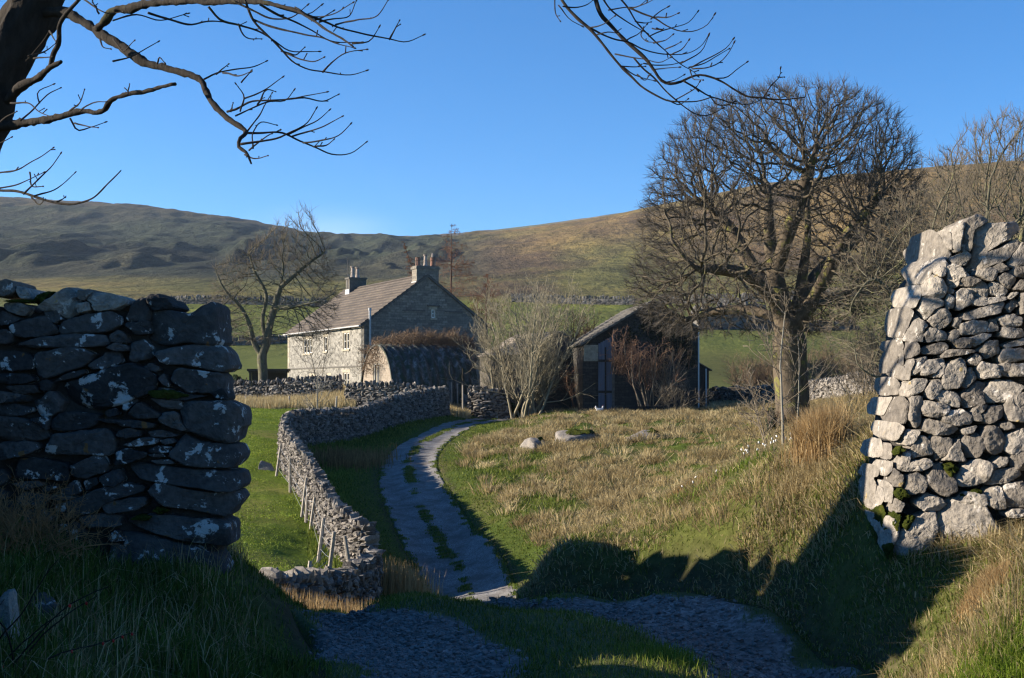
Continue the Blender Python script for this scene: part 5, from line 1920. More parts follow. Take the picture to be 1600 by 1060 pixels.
def ramify(mb_list, p, d, L, r, levels, rng):
    """levels: list of dicts K, wob, trop, sides, taper, n, t0, angle, ratio, rratio, mb"""
    for li, lv in enumerate(levels):
        if len(p) == 0:
            return
        lines = grow_lines(p, d, L, lv['K'], rng, lv.get('wob', 0.2), lv.get('trop', 0.0), lv.get('tdir', (0, 0, 1)))
        tp = np.linspace(1, lv.get('taper', 0.4), lv['K'])[None]
        rad = np.maximum(r[:, None] * tp, lv.get('rmin', 0.002))
        polylines(mb_list[lv.get('mb', 0)], lines, rad, lv.get('sides', 4))
        n = lv.get('n', 0)
        if not n or li == len(levels) - 1:
            return
        N = len(p)
        cnt = rng.poisson(n, N) if n > 1 else np.full(N, 1)
        src = np.repeat(np.arange(N), cnt)
        t = rng.uniform(lv.get('t0', 0.3), 1.0, len(src)) ** lv.get('tpow', 1.0)
        f = t * (lv['K'] - 1)
        i0 = np.minimum(f.astype(int), lv['K'] - 2)
        fr = (f - i0)[:, None]
        pp = lines[src, i0] * (1 - fr) + lines[src, i0 + 1] * fr
        tg = unit(lines[src, i0 + 1] - lines[src, i0])
        pr = unit(np.cross(tg, rng.normal(0, 1, (len(src), 3))))
        ang = np.radians(rng.normal(lv.get('angle', 45), lv.get('aspread', 12), len(src)))[:, None]
        d = tg * np.cos(ang) + pr * np.sin(ang)
        nl = L[src] * lv.get('ratio', 0.5) * (1.15 - 0.55 * t) * rng.uniform(0.55, 1.25, len(src))
        nr = np.interp(t, [0, 1], [1, lv.get('taper', 0.4)]) * r[src] * lv.get('rratio', 0.55)
        p, L, r = pp, nl, nr


def colonise(att, seeds, step, infl, kill, rng, maxit=160, trop=(0, 0, 0.06), jit=0.25):
    """space colonisation. seeds: list of (polyline Nx3, parent seed index or -1, t index).  Returns nodes, parent"""
    nodes, par = [], []
    for pl in seeds:
        pl = np.asarray(pl, float)
        fine, tot = path_sample3(pl, step)
        if nodes:
            d2 = ((np.array(nodes) - fine[0]) ** 2).sum(1)
            prev = int(d2.argmin())
            start = 1
        else:
            prev, start = -1, 0
        for q in fine[start:]:
            nodes.append(q)
            par.append(prev)
            prev = len(nodes) - 1
    nseed = len(nodes)
    nodes = np.array(nodes)
    par = list(par)
    nch = np.zeros(len(nodes), int)
    best = np.full(len(att), 1e9)
    who = np.zeros(len(att), int)

    def upd(new, off):
        nonlocal best, who
        for k in range(0, len(new), 400):
            d = np.sqrt(((att[:, None] - new[None, k:k + 400]) ** 2).sum(-1))
            j = d.argmin(1)
            v = d[np.arange(len(att)), j]
            m = v < best
            best = np.where(m, v, best)
            who = np.where(m, off + k + j, who)
    upd(nodes, 0)
    for it in range(maxit):
        keep = best > kill
        att, best, who = att[keep], best[keep], who[keep]
        if not len(att):
            break
        act = best < infl
        if not act.any():
            break
        dirs = unit(att[act] - nodes[who[act]])
        acc = np.zeros_like(nodes)
        np.add.at(acc, who[act], dirs)
        src = np.unique(who[act])
        if len(nch) < len(nodes):
            nch = np.concatenate([nch, np.zeros(len(nodes) - len(nch), int)])
        src = src[nch[src] < 3]
        if not len(src):
            break
        nch[src] += 1
        dv = unit(unit(acc[src]) + rng.normal(0, jit, (len(src), 3)) + np.array(trop))
        new = nodes[src] + dv * step
        off = len(nodes)
        nodes = np.concatenate([nodes, new])
        par += list(src)
        upd(new, off)
    return nodes, np.array(par), nseed


def path_sample3(pl, step):
    s = np.concatenate([[0], np.cumsum(np.linalg.norm(np.diff(pl, axis=0), axis=1))])
    n = max(2, int(s[-1] / step) + 1)
    t = np.linspace(0, s[-1] - 1e-6, n)
    m = np.stack([np.gradient(pl[:, k], s) for k in range(3)], 1)
    i = np.clip(np.searchsorted(s, t, side='right') - 1, 0, len(s) - 2)
    h = (s[i + 1] - s[i])[:, None]
    x = ((t - s[i]) / h[:, 0])[:, None]
    f = (2 * x**3 - 3 * x**2 + 1) * pl[i] + (x**3 - 2 * x**2 + x) * h * m[i] + (-2 * x**3 + 3 * x**2) * pl[i + 1] + (x**3 - x**2) * h * m[i + 1]
    return f, s[-1]


def skeleton_mesh(trunk_mb, limb_mb, nodes, par, rtip, expo, rmin_seed=None, split=0.1):
    """tubes along a branching skeleton; thick wood to trunk_mb, thin to limb_mb.  Returns radii and directions"""
    n = len(nodes)
    ch = [[] for _ in range(n)]
    for i, p in enumerate(par):
        if p >= 0:
            ch[p].append(i)
    order = []
    st = [i for i in range(n) if par[i] < 0]
    while st:
        i = st.pop()
        order.append(i)
        st.extend(ch[i])
    acc = np.zeros(n)
    for i in reversed(order):
        if not ch[i]:
            acc[i] = rtip ** expo
        if par[i] >= 0:
            acc[par[i]] += acc[i]
    rad = acc ** (1 / expo)
    if rmin_seed is not None:
        rad[:len(rmin_seed)] = np.maximum(rad[:len(rmin_seed)], rmin_seed)
    # relax the wood a little
    for _ in range(2):
        nn = nodes.copy()
        for i in range(n):
            if par[i] >= 0 and ch[i]:
                c = max(ch[i], key=lambda k: rad[k])
                nn[i] = nodes[i] * 0.5 + (nodes[par[i]] + nodes[c]) * 0.25
        nodes = nn
    dirs = np.zeros((n, 3))
    for i in range(n):
        if par[i] >= 0:
            dirs[i] = nodes[i] - nodes[par[i]]
    dirs = unit(dirs)
    # chains
    chains = []
    stack = [(i, None) for i in range(n) if par[i] < 0]
    while stack:
        i, p = stack.pop()
        c = [] if p is None else [p]
        c.append(i)
        while ch[i]:
            main = max(ch[i], key=lambda k: rad[k])
            for k in ch[i]:
                if k != main:
                    stack.append((k, i))
            i = main
            c.append(i)
        chains.append((c, p is not None))
    thin = {}
    for c, br in chains:
        if len(c) < 2:
            continue
        r = rad[c].copy()
        if br:
            r[0] = min(r[0], r[1] * 1.25)
        pts = nodes[c]
        if r.max() > 0.035:
            # split where the wood becomes thin
            k = int((r > split).sum())
            sides = 12 if r.max() > 0.25 else 7
            if k >= 2:
                trunk_mb.tube(pts[:k + 1], r[:k + 1], sides, cap=False)
                if len(c) - k >= 2:
                    limb_mb.tube(pts[k:], r[k:], 6, cap=False)
            else:
                limb_mb.tube(pts, r, 5, cap=False)
        else:
            # resample to a fixed number of points so they can be meshed in one go
            K = min(max(2, len(c)), 8)
            s = np.linspace(0, len(c) - 1, K)
            i0 = np.minimum(s.astype(int), len(c) - 2)
            f = (s - i0)[:, None]
            thin.setdefault(K, []).append((pts[i0] * (1 - f) + pts[i0 + 1] * f, r[i0] * (1 - f[:, 0]) + r[i0 + 1] * f[:, 0]))
    for K, lst in thin.items():
        polylines(limb_mb, np.array([a for a, _ in lst]), np.array([b for _, b in lst]), 3)
    return nodes, rad, dirs, ch


def crown_attractors(outline, cx, d, n, rng, shell=0.4, hollow=None, squash=0.9):
    """points inside a crown whose silhouette is given by rows (y, x_left, x_right) in photo pixels at depth d"""
    o = np.array(outline, float)
    ys = rng.uniform(o[0, 0], o[-1, 0], n * 6)
    xl, xr = np.interp(ys, o[:, 0], o[:, 1]), np.interp(ys, o[:, 0], o[:, 2])
    keep = rng.uniform(0, 1, len(ys)) < ((xr - xl) / (o[:, 2] - o[:, 1]).max()) ** 1.6
    ys, xl, xr = ys[keep][:n], xl[keep][:n], xr[keep][:n]
    rho = rng.uniform(0, 1, len(ys)) ** shell
    th = rng.uniform(0, 2 * math.pi, len(ys))
    mid, hw = (xl + xr) / 2, (xr - xl) / 2
    px = mid + hw * rho * np.cos(th)
    dd = d + hw / F * d * rho * np.sin(th) * squash
    if hollow:
        k = hollow(px, ys, rho)
        px, ys, dd = px[k], ys[k], dd[k]
    return np.stack([(px - CX) / F * d, dd, (CY - ys) / F * d], 1)


def px_line(rows, d):
    return np.array([P(x, y, d) + np.array((0, o, 0)) for x, y, o in rows])


def add_twigs(mb, nodes, rad, dirs, rmax, per, L, r, rng, up=0.15, K=4, ang=40, wob=0.22, outc=None):
    idx = np.where(rad < rmax)[0]
    if outc is not None:
        dc = np.linalg.norm(nodes[idx] - outc, axis=1)
        idx = idx[dc > 0.62 * np.quantile(dc, 0.9)]
    src = np.repeat(idx, rng.poisson(per, len(idx)))
    N = len(src)
    tg = dirs[src]
    pr = unit(np.cross(tg, rng.normal(0, 1, (N, 3))))
    a = np.radians(rng.normal(ang, 15, N))[:, None]
    d = unit(tg * np.cos(a) + pr * np.sin(a) + np.array((0, 0, up)) + (0 if outc is None else 0.75 * unit(nodes[src] - outc)))
    ln = grow_lines(nodes[src], d, rng.uniform(0.4, 1.25, N) * L, K, rng, wob, up * 0.4)
    polylines(mb, ln, np.maximum(np.linspace(1, 0.45, K)[None] * r * rng.uniform(0.7, 1.2, (N, 1)), 0.001), 3)


def sc_tree(name, label, d, outline, seeds, seed_r, n, rng, mat, twig_mat, step, kill, infl=2.6, rtip=0.008, expo=2.0, shell=0.4, hollow=None, twig=(0.02, 2.0, 0.45, 0.006), group=None, cat='tree', trop=(0, 0, 0.06), jit=0.25, tw_up=0.15, branch_mat=None, squash=0.9):
    base = seeds[0][0]
    gz = float(H([base[0]], [base[1]])[0])
    seeds[0] = np.concatenate([[(base[0], base[1], gz - 0.2)], seeds[0]]) if gz - 0.2 < base[2] - 0.1 else seeds[0]
    root = thing(name, label, cat, (base[0], base[1], gz), group)
    att = crown_attractors(outline, None, d, n, rng, shell, hollow, squash)
    nodes, par, nseed = colonise(att, seeds, step, infl, kill, rng, trop=trop, jit=jit)
    print('TREE', name, len(att), len(nodes), nseed)
    rs = []
    k = 0
    for si, (pl, (ra, rb)) in enumerate(zip(seeds, seed_r)):
        fine, _ = path_sample3(np.asarray(pl, float), step)
        m = len(fine) - (1 if si else 0)
        rs.append(np.linspace(ra, rb, m))
    rs = np.concatenate(rs)[:nseed]
    t, b, w = MB(), MB(), MB()
    nodes, rad, dirs, ch = skeleton_mesh(t, b, nodes, par, rtip, expo, rs)
    if t.n:
        t.build('trunk', mat, root, smooth=True)
    add_twigs(w, nodes, rad, dirs, twig[0], twig[1], twig[2], twig[3], rng, tw_up, outc=att.mean(0) - np.array((0, 0, 1.0)))
    if b.n:
        b.build('branches', branch_mat or mat, root, smooth=True)
    if w.n:
        w.build('crown', twig_mat, root, smooth=True)
    return root, nodes, rad


rt = np.random.default_rng(101)
# the wide crowned sycamore
D = 50
syc_out = [(136, 1205, 1305), (150, 1125, 1365), (180, 1070, 1395), (220, 1035, 1420), (270, 1013, 1440), (330, 1000, 1442), (400, 985, 1436), (450, 975, 1410), (490, 990, 1370), (525, 1050, 1300)]
syc_seeds = [px_line([(1238, 625, 0), (1234, 570, 0), (1232, 520, 0), (1222, 480, 0.1), (1213, 430, 0.2), (1205, 370, 0.3), (1203, 310, 0.2)], D),
             px_line([(1232, 505, 0), (1205, 470, -0.4), (1168, 440, -1.0), (1125, 428, -1.6), (1080, 430, -2.2)], D),
             px_line([(1222, 480, 0.1), (1195, 440, 0.4), (1172, 395, 1.0), (1150, 350, 1.5), (1125, 320, 1.9)], D),
             px_line([(1234, 525, 0), (1250, 470, 0.2), (1258, 420, 0.3), (1262, 370, 0.0), (1258, 320, -0.4)], D),
             px_line([(1234, 530, 0), (1262, 480, -0.3), (1285, 430, -0.8), (1305, 380, -1.4), (1340, 330, -2.0)], D),
             px_line([(1250, 470, 0.2), (1290, 420, 1.0), (1330, 390, 1.8), (1380, 350, 2.4)], D),
             px_line([(1213, 430, 0.2), (1222, 380, -0.6), (1238, 320, -1.4), (1250, 270, -1.8)], D),
             px_line([(1232, 505, 0), (1190, 485, 0.9), (1150, 480, 1.8), (1110, 486, 2.6), (1085, 495, 3.0)], D),
             px_line([(1262, 480, -0.3), (1300, 468, 0.6), (1340, 452, 1.2), (1390, 430, 1.6)], D)]
syc_r = [(0.72, 0.14), (0.26, 0.08), (0.22, 0.07), (0.30, 0.09), (0.26, 0.07), (0.16, 0.05), (0.17, 0.06), (0.16, 0.05), (0.13, 0.05)]
sc_tree('sycamore_tree', 'big bare tree with a wide domed crown and mossy thick trunk right of the barn', D, syc_out, syc_seeds, syc_r, 14000, rt, M_SYCBARK, plain('dark grey brown twigs', (0.078, 0.068, 0.058), 0.95, var=0.2),
        0.15, 0.23, rtip=0.0105, expo=2.0, shell=0.30, hollow=lambda x, y, r: ~((y > 360) & (r < 0.62)), twig=(0.02, 3.6, 0.40, 0.0068), jit=0.45, branch_mat=bark_material('sycamore limb bark', (0.085, 0.070, 0.05), (0.12, 0.115, 0.035), 0.02))

# the ash by the farmhouse
D = 96
def c1(rows):
    return [(320 + x / 3.118, 300 + y / 3.118, o) for x, y, o in rows]
sc_tree('ash_tree', 'bare grey ash tree with forked trunk standing left of the farmhouse', D, [(325, 462, 486), (345, 438, 500), (375, 395, 512), (410, 350, 520), (450, 328, 535), (500, 330, 530), (535, 350, 500)],
        [px_line(c1([(283, 870, 0), (278, 800, 0), (300, 740, 0), (318, 640, 0), (335, 560, 0.3), (362, 470, 0.3), (380, 360, 0.5)]), D),
         px_line(c1([(278, 800, 0), (238, 730, 0), (220, 640, -0.3), (180, 560, -0.6), (110, 480, -1.0), (60, 370, -1.0)]), D),
         px_line(c1([(300, 740, 0), (275, 620, 0.5), (290, 500, 0.8), (230, 380, 0.9), (200, 280, 0.9)]), D),
         px_line(c1([(335, 560, 0), (410, 570, -0.8), (480, 560, -1.6), (570, 545, -2.2)]), D),
         px_line(c1([(362, 470, 0), (440, 400, 0.3), (520, 330, 0.5), (580, 290, 0.6)]), D)],
        [(0.40, 0.025), (0.24, 0.025), (0.15, 0.03), (0.14, 0.03), (0.13, 0.03)], 5200, rt, M_GREYBARK, M_BROWNTWIG, 0.22, 0.32, infl=4, rtip=0.014, expo=2.1, shell=0.45, twig=(0.05, 2.3, 0.75, 0.0105), jit=0.4, squash=0.42)

# bare trees behind the sunlit gateway wall
D = 36
sc_tree('bare_tree', 'tall bare thorny tree with pale upright twigs rising behind the sunlit gateway wall', D, [(172, 1555, 1640), (200, 1500, 1680), (250, 1470, 1720), (330, 1450, 1740), (420, 1440, 1740), (480, 1460, 1720)],
        [px_line([(1590, 640, 0), (1580, 540, 0), (1565, 460, 0), (1557, 400, 0.2)], D),
         px_line([(1580, 540, 0), (1545, 450, -0.6), (1515, 390, -1)], D),
         px_line([(1565, 460, 0), (1610, 390, 0.8)], D),
         px_line([(1545, 450, 0), (1490, 420, 0.5), (1455, 390, 0.8)], D)],
        [(0.16, 0.015), (0.10, 0.015), (0.09, 0.015), (0.06, 0.015)], 4200, rt, M_GREYBARK, M_BROWNTWIG, 0.13, 0.19, rtip=0.007, expo=2.1, shell=0.5, twig=(0.018, 2.2, 0.36, 0.0062), tw_up=0.3, group=None)
D = 44
sc_tree('bare_tree', 'low spreading bare tree tangled between the domed tree and the sunlit gateway wall', D, [(290, 1400, 1500), (340, 1350, 1540), (400, 1310, 1560), (470, 1290, 1560), (530, 1295, 1540), (570, 1320, 1520)],
        [px_line([(1465, 640, 0), (1450, 580, 0), (1435, 520, 0), (1420, 460, 0.2), (1425, 400, 0.3)], D),
         px_line([(1450, 580, 0), (1405, 570, -0.5), (1360, 590, -0.8), (1330, 575, -1)], D),
         px_line([(1435, 520, 0), (1390, 470, -0.6), (1350, 440, -1), (1320, 470, -1.2)], D),
         px_line([(1435, 520, 0), (1480, 450, 0.6), (1500, 380, 0.8)], D)],
        [(0.20, 0.02), (0.09, 0.02), (0.10, 0.02), (0.10, 0.02)], 4200, rt, M_GREYBARK, M_BROWNTWIG, 0.15, 0.22, rtip=0.008, expo=2.1, shell=0.6, twig=(0.02, 2.2, 0.42, 0.0072), tw_up=0.05)
D = 62
sc_tree('bare_tree', 'farther bare tree with grey twigs crowding the fellside at the right edge', D, [(240, 1440, 1560), (280, 1400, 1640), (340, 1380, 1680), (420, 1370, 1680), (500, 1390, 1640)],
        [px_line([(1500, 600, 0), (1500, 500, 0), (1495, 420, 0.2), (1490, 340, 0.3)], D), px_line([(1500, 500, 0), (1450, 420, 0), (1420, 360, 0)], D), px_line([(1500, 480, 0), (1560, 400, 0), (1600, 330, 0)], D)],
        [(0.24, 0.03), (0.12, 0.03), (0.12, 0.03)], 3200, rt, M_GREYBARK, M_BROWNTWIG, 0.2, 0.3, infl=3.5, rtip=0.011, expo=2.1, shell=0.55, twig=(0.03, 2.2, 0.55, 0.010), tw_up=0.25)


def stem_plant(name, label, px, py, d, nstem, L, r, levels, rng, mats, parts, spread=0.35, cat='shrub', foot=0.25, lean=(0, 0), group=None, basez=None):
    if d < 20:
        d = ray_ground(px, py, max(4.5, d * 0.6), d * 1.2)
    if L < 0:
        L, r = -L / F * d, r * d / 17
    c = P(px, py, d)
    gz = float(H([c[0]], [c[1]])[0]) if basez is None else basez
    root = thing(name, label, cat, (c[0], c[1], gz), group)
    p = np.column_stack([c[0] + rng.normal(0, foot, nstem), c[1] + rng.normal(0, foot, nstem), np.full(nstem, gz - 0.05)])
    dv = np.column_stack([rng.normal(lean[0], spread, nstem), rng.normal(lean[1], spread, nstem), np.ones(nstem)])
    dv[:, :2] += (p[:, :2] - c[:2]) * (0.5 / max(foot, 0.05)) * spread
    mbs = [MB() for _ in parts]
    ramify(mbs, p, dv, L * rng.uniform(0.75, 1.1, nstem), r * rng.uniform(0.7, 1.2, nstem), levels, rng)
    for mb, nm, mt in zip(mbs, parts, mats):
        if mb.n:
            mb.build(nm, mt, root, smooth=True)
    return root


LV = lambda **k: k
rs_ = np.random.default_rng(55)
WILLOW_LV = [LV(K=9, wob=0.09, trop=0.02, sides=6, taper=0.3, n=20, t0=0.10, angle=44, ratio=0.36, rratio=0.5),
             LV(K=7, wob=0.16, trop=0.10, sides=4, taper=0.35, n=10, t0=0.15, angle=42, ratio=0.5, rratio=0.6, mb=1, rmin=0.013),
             LV(K=6, wob=0.2, trop=0.16, sides=3, taper=0.5, mb=1, rmin=0.010)]
stem_plant('willow_shrub', 'big many stemmed leafless willow shrub with straw grey twigs before the low outbuilding', 818, 638, 86.5, 19, 8.6, 0.085, WILLOW_LV, rs_, [M_WILLOW, M_WILLOW], ['stems', 'twigs'], spread=0.23, foot=0.6)
# shrubs and creepers on the barn's end wall
SHR = [LV(K=6, wob=0.12, trop=0.05, sides=5, taper=0.4, n=9, t0=0.25, angle=35, ratio=0.5, rratio=0.55), LV(K=5, wob=0.2, trop=0.08, sides=3, taper=0.4, n=6, t0=0.2, angle=40, ratio=0.55, rratio=0.6, mb=1, rmin=0.007), LV(K=4, wob=0.25, trop=0.08, sides=3, mb=1, rmin=0.007)]
stem_plant('wall_shrub', 'tall bare red brown shrub against the middle of the dark barn end', 1011, 604, 84.3, 11, 4.0, 0.05, SHR, rs_, [M_BROWNTWIG, M_RUST], ['stems', 'twigs'], spread=0.3, foot=0.3, basez=-1.2)
stem_plant('wall_shrub', 'smaller bare brown shrub against the right part of the dark barn end', 1048, 598, 84.3, 9, 3.1, 0.045, SHR, rs_, [M_BROWNTWIG, M_SCRUB], ['stems', 'twigs'], spread=0.3, foot=0.15, basez=-0.6)
stem_plant('wall_shrub', 'low spiky tan shrub at the foot of the dark barn end', 1058, 632, 83.6, 16, 2.4, 0.03, SHR, rs_, [M_BROWNTWIG, M_BROWNTWIG], ['stems', 'twigs'], spread=0.5, foot=0.2)
stem_plant('creeper', 'hanging red brown creeper on the left edge of the dark barn end', 966, 570, 84.9, 18, 2.9, 0.03, [LV(K=7, wob=0.14, trop=0.0, sides=4, taper=0.5, n=10, t0=0.2, angle=60, ratio=0.28, rratio=0.6), LV(K=5, wob=0.3, trop=-0.12, sides=3, n=4, ratio=0.5, angle=50, mb=1, rmin=0.009), LV(K=4, wob=0.3, trop=-0.15, sides=3, mb=1, rmin=0.009)],
           rs_, [M_RUST, M_RUST], ['stems', 'twigs'], spread=0.12, foot=0.25, cat='creeper', lean=(0.25, 0.02), basez=0.9)
stem_plant('wall_shrub', 'dark tangled bush above the roof of the low outbuilding', 895, 520, 96, 16, 2.8, 0.04, SHR, rs_, [M_LARCH, M_LARCH], ['stems', 'twigs'], spread=0.5, foot=0.7, basez=2.6)
stem_plant('wall_shrub', 'bare brown bush at the right foot of the low outbuilding', 905, 632, 90.0, 12, 3.4, 0.035, SHR, rs_, [M_RUST, M_RUST], ['stems', 'twigs'], spread=0.4, foot=0.5)
# the creeper heaped over the hut
def heap(name, label, rng, n, region, L, r, mats, lv, cat='creeper', tdir=None):
    """stems rising from random places in a region function returning base points"""
    p, d = region(n, rng)
    c = p.mean(0)
    root = thing(name, label, cat, (c[0], c[1], p[:, 2].min()))
    mbs = [MB(), MB()]
    ramify(mbs, p, d, L * rng.uniform(0.6, 1.2, len(p)), np.full(len(p), r), lv, rng)
    for mb, nm, mt in zip(mbs, ('stems', 'twigs'), mats):
        if mb.n:
            mb.build(nm, mt, root, smooth=True)


def hut_region(n, rng):
    px = rng.uniform(572, 738, n)
    top = np.interp(px, [570, 590, 620, 660, 700, 720, 738], [545, 528, 516, 516, 513, 516, 528])
    y = top + 12 + (rng.uniform(0, 1, n) ** 1.3) * 34
    d = np.interp(px, [570, 740], [91.5, 94.5]) + rng.normal(0, 1.0, n)
    p = np.stack([(px - CX) / F * d, d, (CY - y) / F * d], 1)
    dv = np.column_stack([rng.normal(0, 0.7, n), rng.normal(0, 0.7, n), rng.uniform(0.1, 1.0, n)])
    return p, dv


heap('creeper', 'brown leafless creeper heaped along the top of the arched hut', rs_, 1250, hut_region, 0.9, 0.014, [M_SCRUB, M_SCRUB],
     [LV(K=6, wob=0.3, trop=-0.05, sides=3, taper=0.5, n=7, t0=0.1, angle=50, ratio=0.65, rratio=0.7, rmin=0.009), LV(K=5, wob=0.35, trop=-0.1, sides=3, mb=1, rmin=0.008)])


def hut_left(n, rng):
    px = rng.uniform(553, 578, n)
    y = rng.uniform(540, 590, n)
    d = 94 + rng.normal(0, 0.5, n)
    p = np.stack([(px - CX) / F * d, d, (CY - y) / F * d], 1)
    return p, np.column_stack([rng.normal(0, 0.6, n), rng.normal(0, 0.6, n), rng.uniform(0, 1.0, n)])


heap('creeper', 'tan straggling creeper hanging between the farmhouse corner and the brick hut end', rs_, 18, hut_left, 0.7, 0.014, [M_BROWNTWIG, M_BROWNTWIG],
     [LV(K=6, wob=0.3, trop=-0.05, sides=3, taper=0.5, n=6, t0=0.1, angle=50, ratio=0.6, rratio=0.7, rmin=0.008), LV(K=5, wob=0.35, sides=3, mb=1, rmin=0.007)])


def scrub_region(x0, x1, y0, y1, d0, d1):
    def f(n, rng):
        px = rng.uniform(x0, x1, n)
        d = rng.uniform(d0, d1, n)
        x = (px - CX) / F * d
        z = H(x, d)
        return np.stack([x, d, z], 1), np.column_stack([rng.normal(0, 0.35, n), rng.normal(0, 0.35, n), np.ones(n)])
    return f


SCR = [LV(K=6, wob=0.14, trop=0.03, sides=3, taper=0.5, n=10, t0=0.2, angle=38, ratio=0.5, rratio=0.6, rmin=0.008), LV(K=5, wob=0.22, trop=0.05, sides=3, n=4, angle=40, ratio=0.5, mb=1, rmin=0.007), LV(K=4, wob=0.3, sides=3, mb=1, rmin=0.006)]
heap('scrub_bush', 'red brown leafless scrub bush left of the mossy trunk behind the stone wall', rs_, 90, scrub_region(1150, 1215, 0, 0, 96, 103), 3.0, 0.02, [M_SCRUB, M_SCRUB], SCR, 'bush')
heap('scrub_bush', 'red brown leafless scrub bush right of the mossy trunk behind the stone wall', rs_, 100, scrub_region(1255, 1350, 0, 0, 88, 96), 3.2, 0.02, [M_SCRUB, M_SCRUB], SCR, 'bush')
heap('scrub_bush', 'grey brown scrub thicket beside the left edge of the sunlit gateway wall', rs_, 60, scrub_region(1340, 1420, 0, 0, 46, 56), 2.6, 0.018, [M_BROWNTWIG, M_BROWNTWIG], SCR, 'bush')
# saplings
SAP = [LV(K=9, wob=0.05, trop=0.03, sides=6, taper=0.25, n=14, t0=0.12, angle=55, ratio=0.48, rratio=0.42), LV(K=7, wob=0.14, trop=0.06, sides=4, taper=0.35, n=6, t0=0.2, angle=42, ratio=0.5, rratio=0.6, mb=1, rmin=0.0032), LV(K=5, wob=0.2, trop=0.05, sides=3, mb=1, rmin=0.0026)]
stem_plant('sapling', 'slender pale sapling on the bank in front of the mossy trunk', 1229, 706, 17, 2, -225, 0.02, SAP, rs_, [M_SAPLING, M_BROWNTWIG], ['stem', 'twigs'], spread=0.08, foot=0.06, cat='sapling')
stem_plant('sapling', 'thin brown sapling with wide arching branches left of the tall straw clump', 1215, 700, 16.5, 3, -150, 0.012, SAP, rs_, [M_BROWNTWIG, M_BROWNTWIG], ['stem', 'twigs'], spread=0.6, foot=0.08, cat='sapling')
SAP2 = [LV(K=8, wob=0.06, trop=0.02, sides=6, taper=0.3, n=16, t0=0.2, angle=50, ratio=0.5, rratio=0.5), LV(K=6, wob=0.15, trop=0.04, sides=3, taper=0.4, n=5, t0=0.2, angle=42, ratio=0.5, rratio=0.6, mb=1, rmin=0.008), LV(K=5, wob=0.2, sides=3, mb=1, rmin=0.007)]
stem_plant('sapling', 'small bare pale tree in the green pasture behind the winding wall', 498, 668, 71, 1, 3.0, 0.06, SAP2, rs_, [M_SAPLING, M_SAPLING], ['stem', 'twigs'], spread=0.05, foot=0.05, cat='sapling')
stem_plant('sapling', 'bare straggling tree before the front of the farmhouse', 500, 616, 95, 2, 4.6, 0.05, SAP2, rs_, [M_BROWNTWIG, M_BROWNTWIG], ['stem', 'twigs'], spread=0.15, foot=0.1, cat='sapling')


def larch(name, label, px, base_py, top_py, d, rng, lean=0.0, wid=2.4, low=0.25):
    c, t = P(px, base_py, d), P(px + lean, top_py, d)
    root = thing(name, label, 'tree', c)
    mb, tw = MB(), MB()
    k = np.linspace(0, 1, 14)[:, None]
    line = c + (t - c) * k
    mb.tube(line, np.linspace(0.14, 0.02, 14), 7)
    mb.build('trunk', M_LARCH, root, smooth=True)
    n = 48
    f = rng.uniform(low, 1.0, n)
    p = c + (t - c) * f[:, None]
    a = rng.uniform(0, 2 * math.pi, n)
    dv = np.column_stack([np.cos(a), np.sin(a), np.full(n, 0.15)])
    ramify([tw], p, dv, wid * (1.12 - f) * rng.uniform(0.7, 1.1, n), np.full(n, 0.022), [LV(K=7, wob=0.08, trop=-0.03, sides=3, taper=0.4, n=20, t0=0.1, angle=60, ratio=0.34, rratio=0.6, rmin=0.009), LV(K=4, wob=0.2, trop=-0.1, sides=3, n=3, angle=45, ratio=0.5, rmin=0.007), LV(K=3, wob=0.2, trop=-0.1, sides=3, rmin=0.007)], rng)
    tw.build('crown', M_LARCHTWIG, root, smooth=True)


larch('larch_tree', 'slim rust brown larch just right of the near chimney', 704, 520, 352, 122, rs_, 2, 4.6, 0.3)
larch('larch_tree', 'leaning rust brown larch tip showing behind the near chimney pots', 672, 500, 378, 128, rs_, -42, 1.6, 0.5)
larch('larch_tree', 'low rust brown larch between the gable and the willow shrub', 758, 520, 428, 118, rs_, 4, 3.4, 0.2)


# ------------------------------------------------------------------ the old ash over the gateway
def tA(x, y):
    return x / 2.353, y / 2.353


def tB(x, y):
    return 840 + x / 3.81, y / 3.81


ASH_D = 9.15


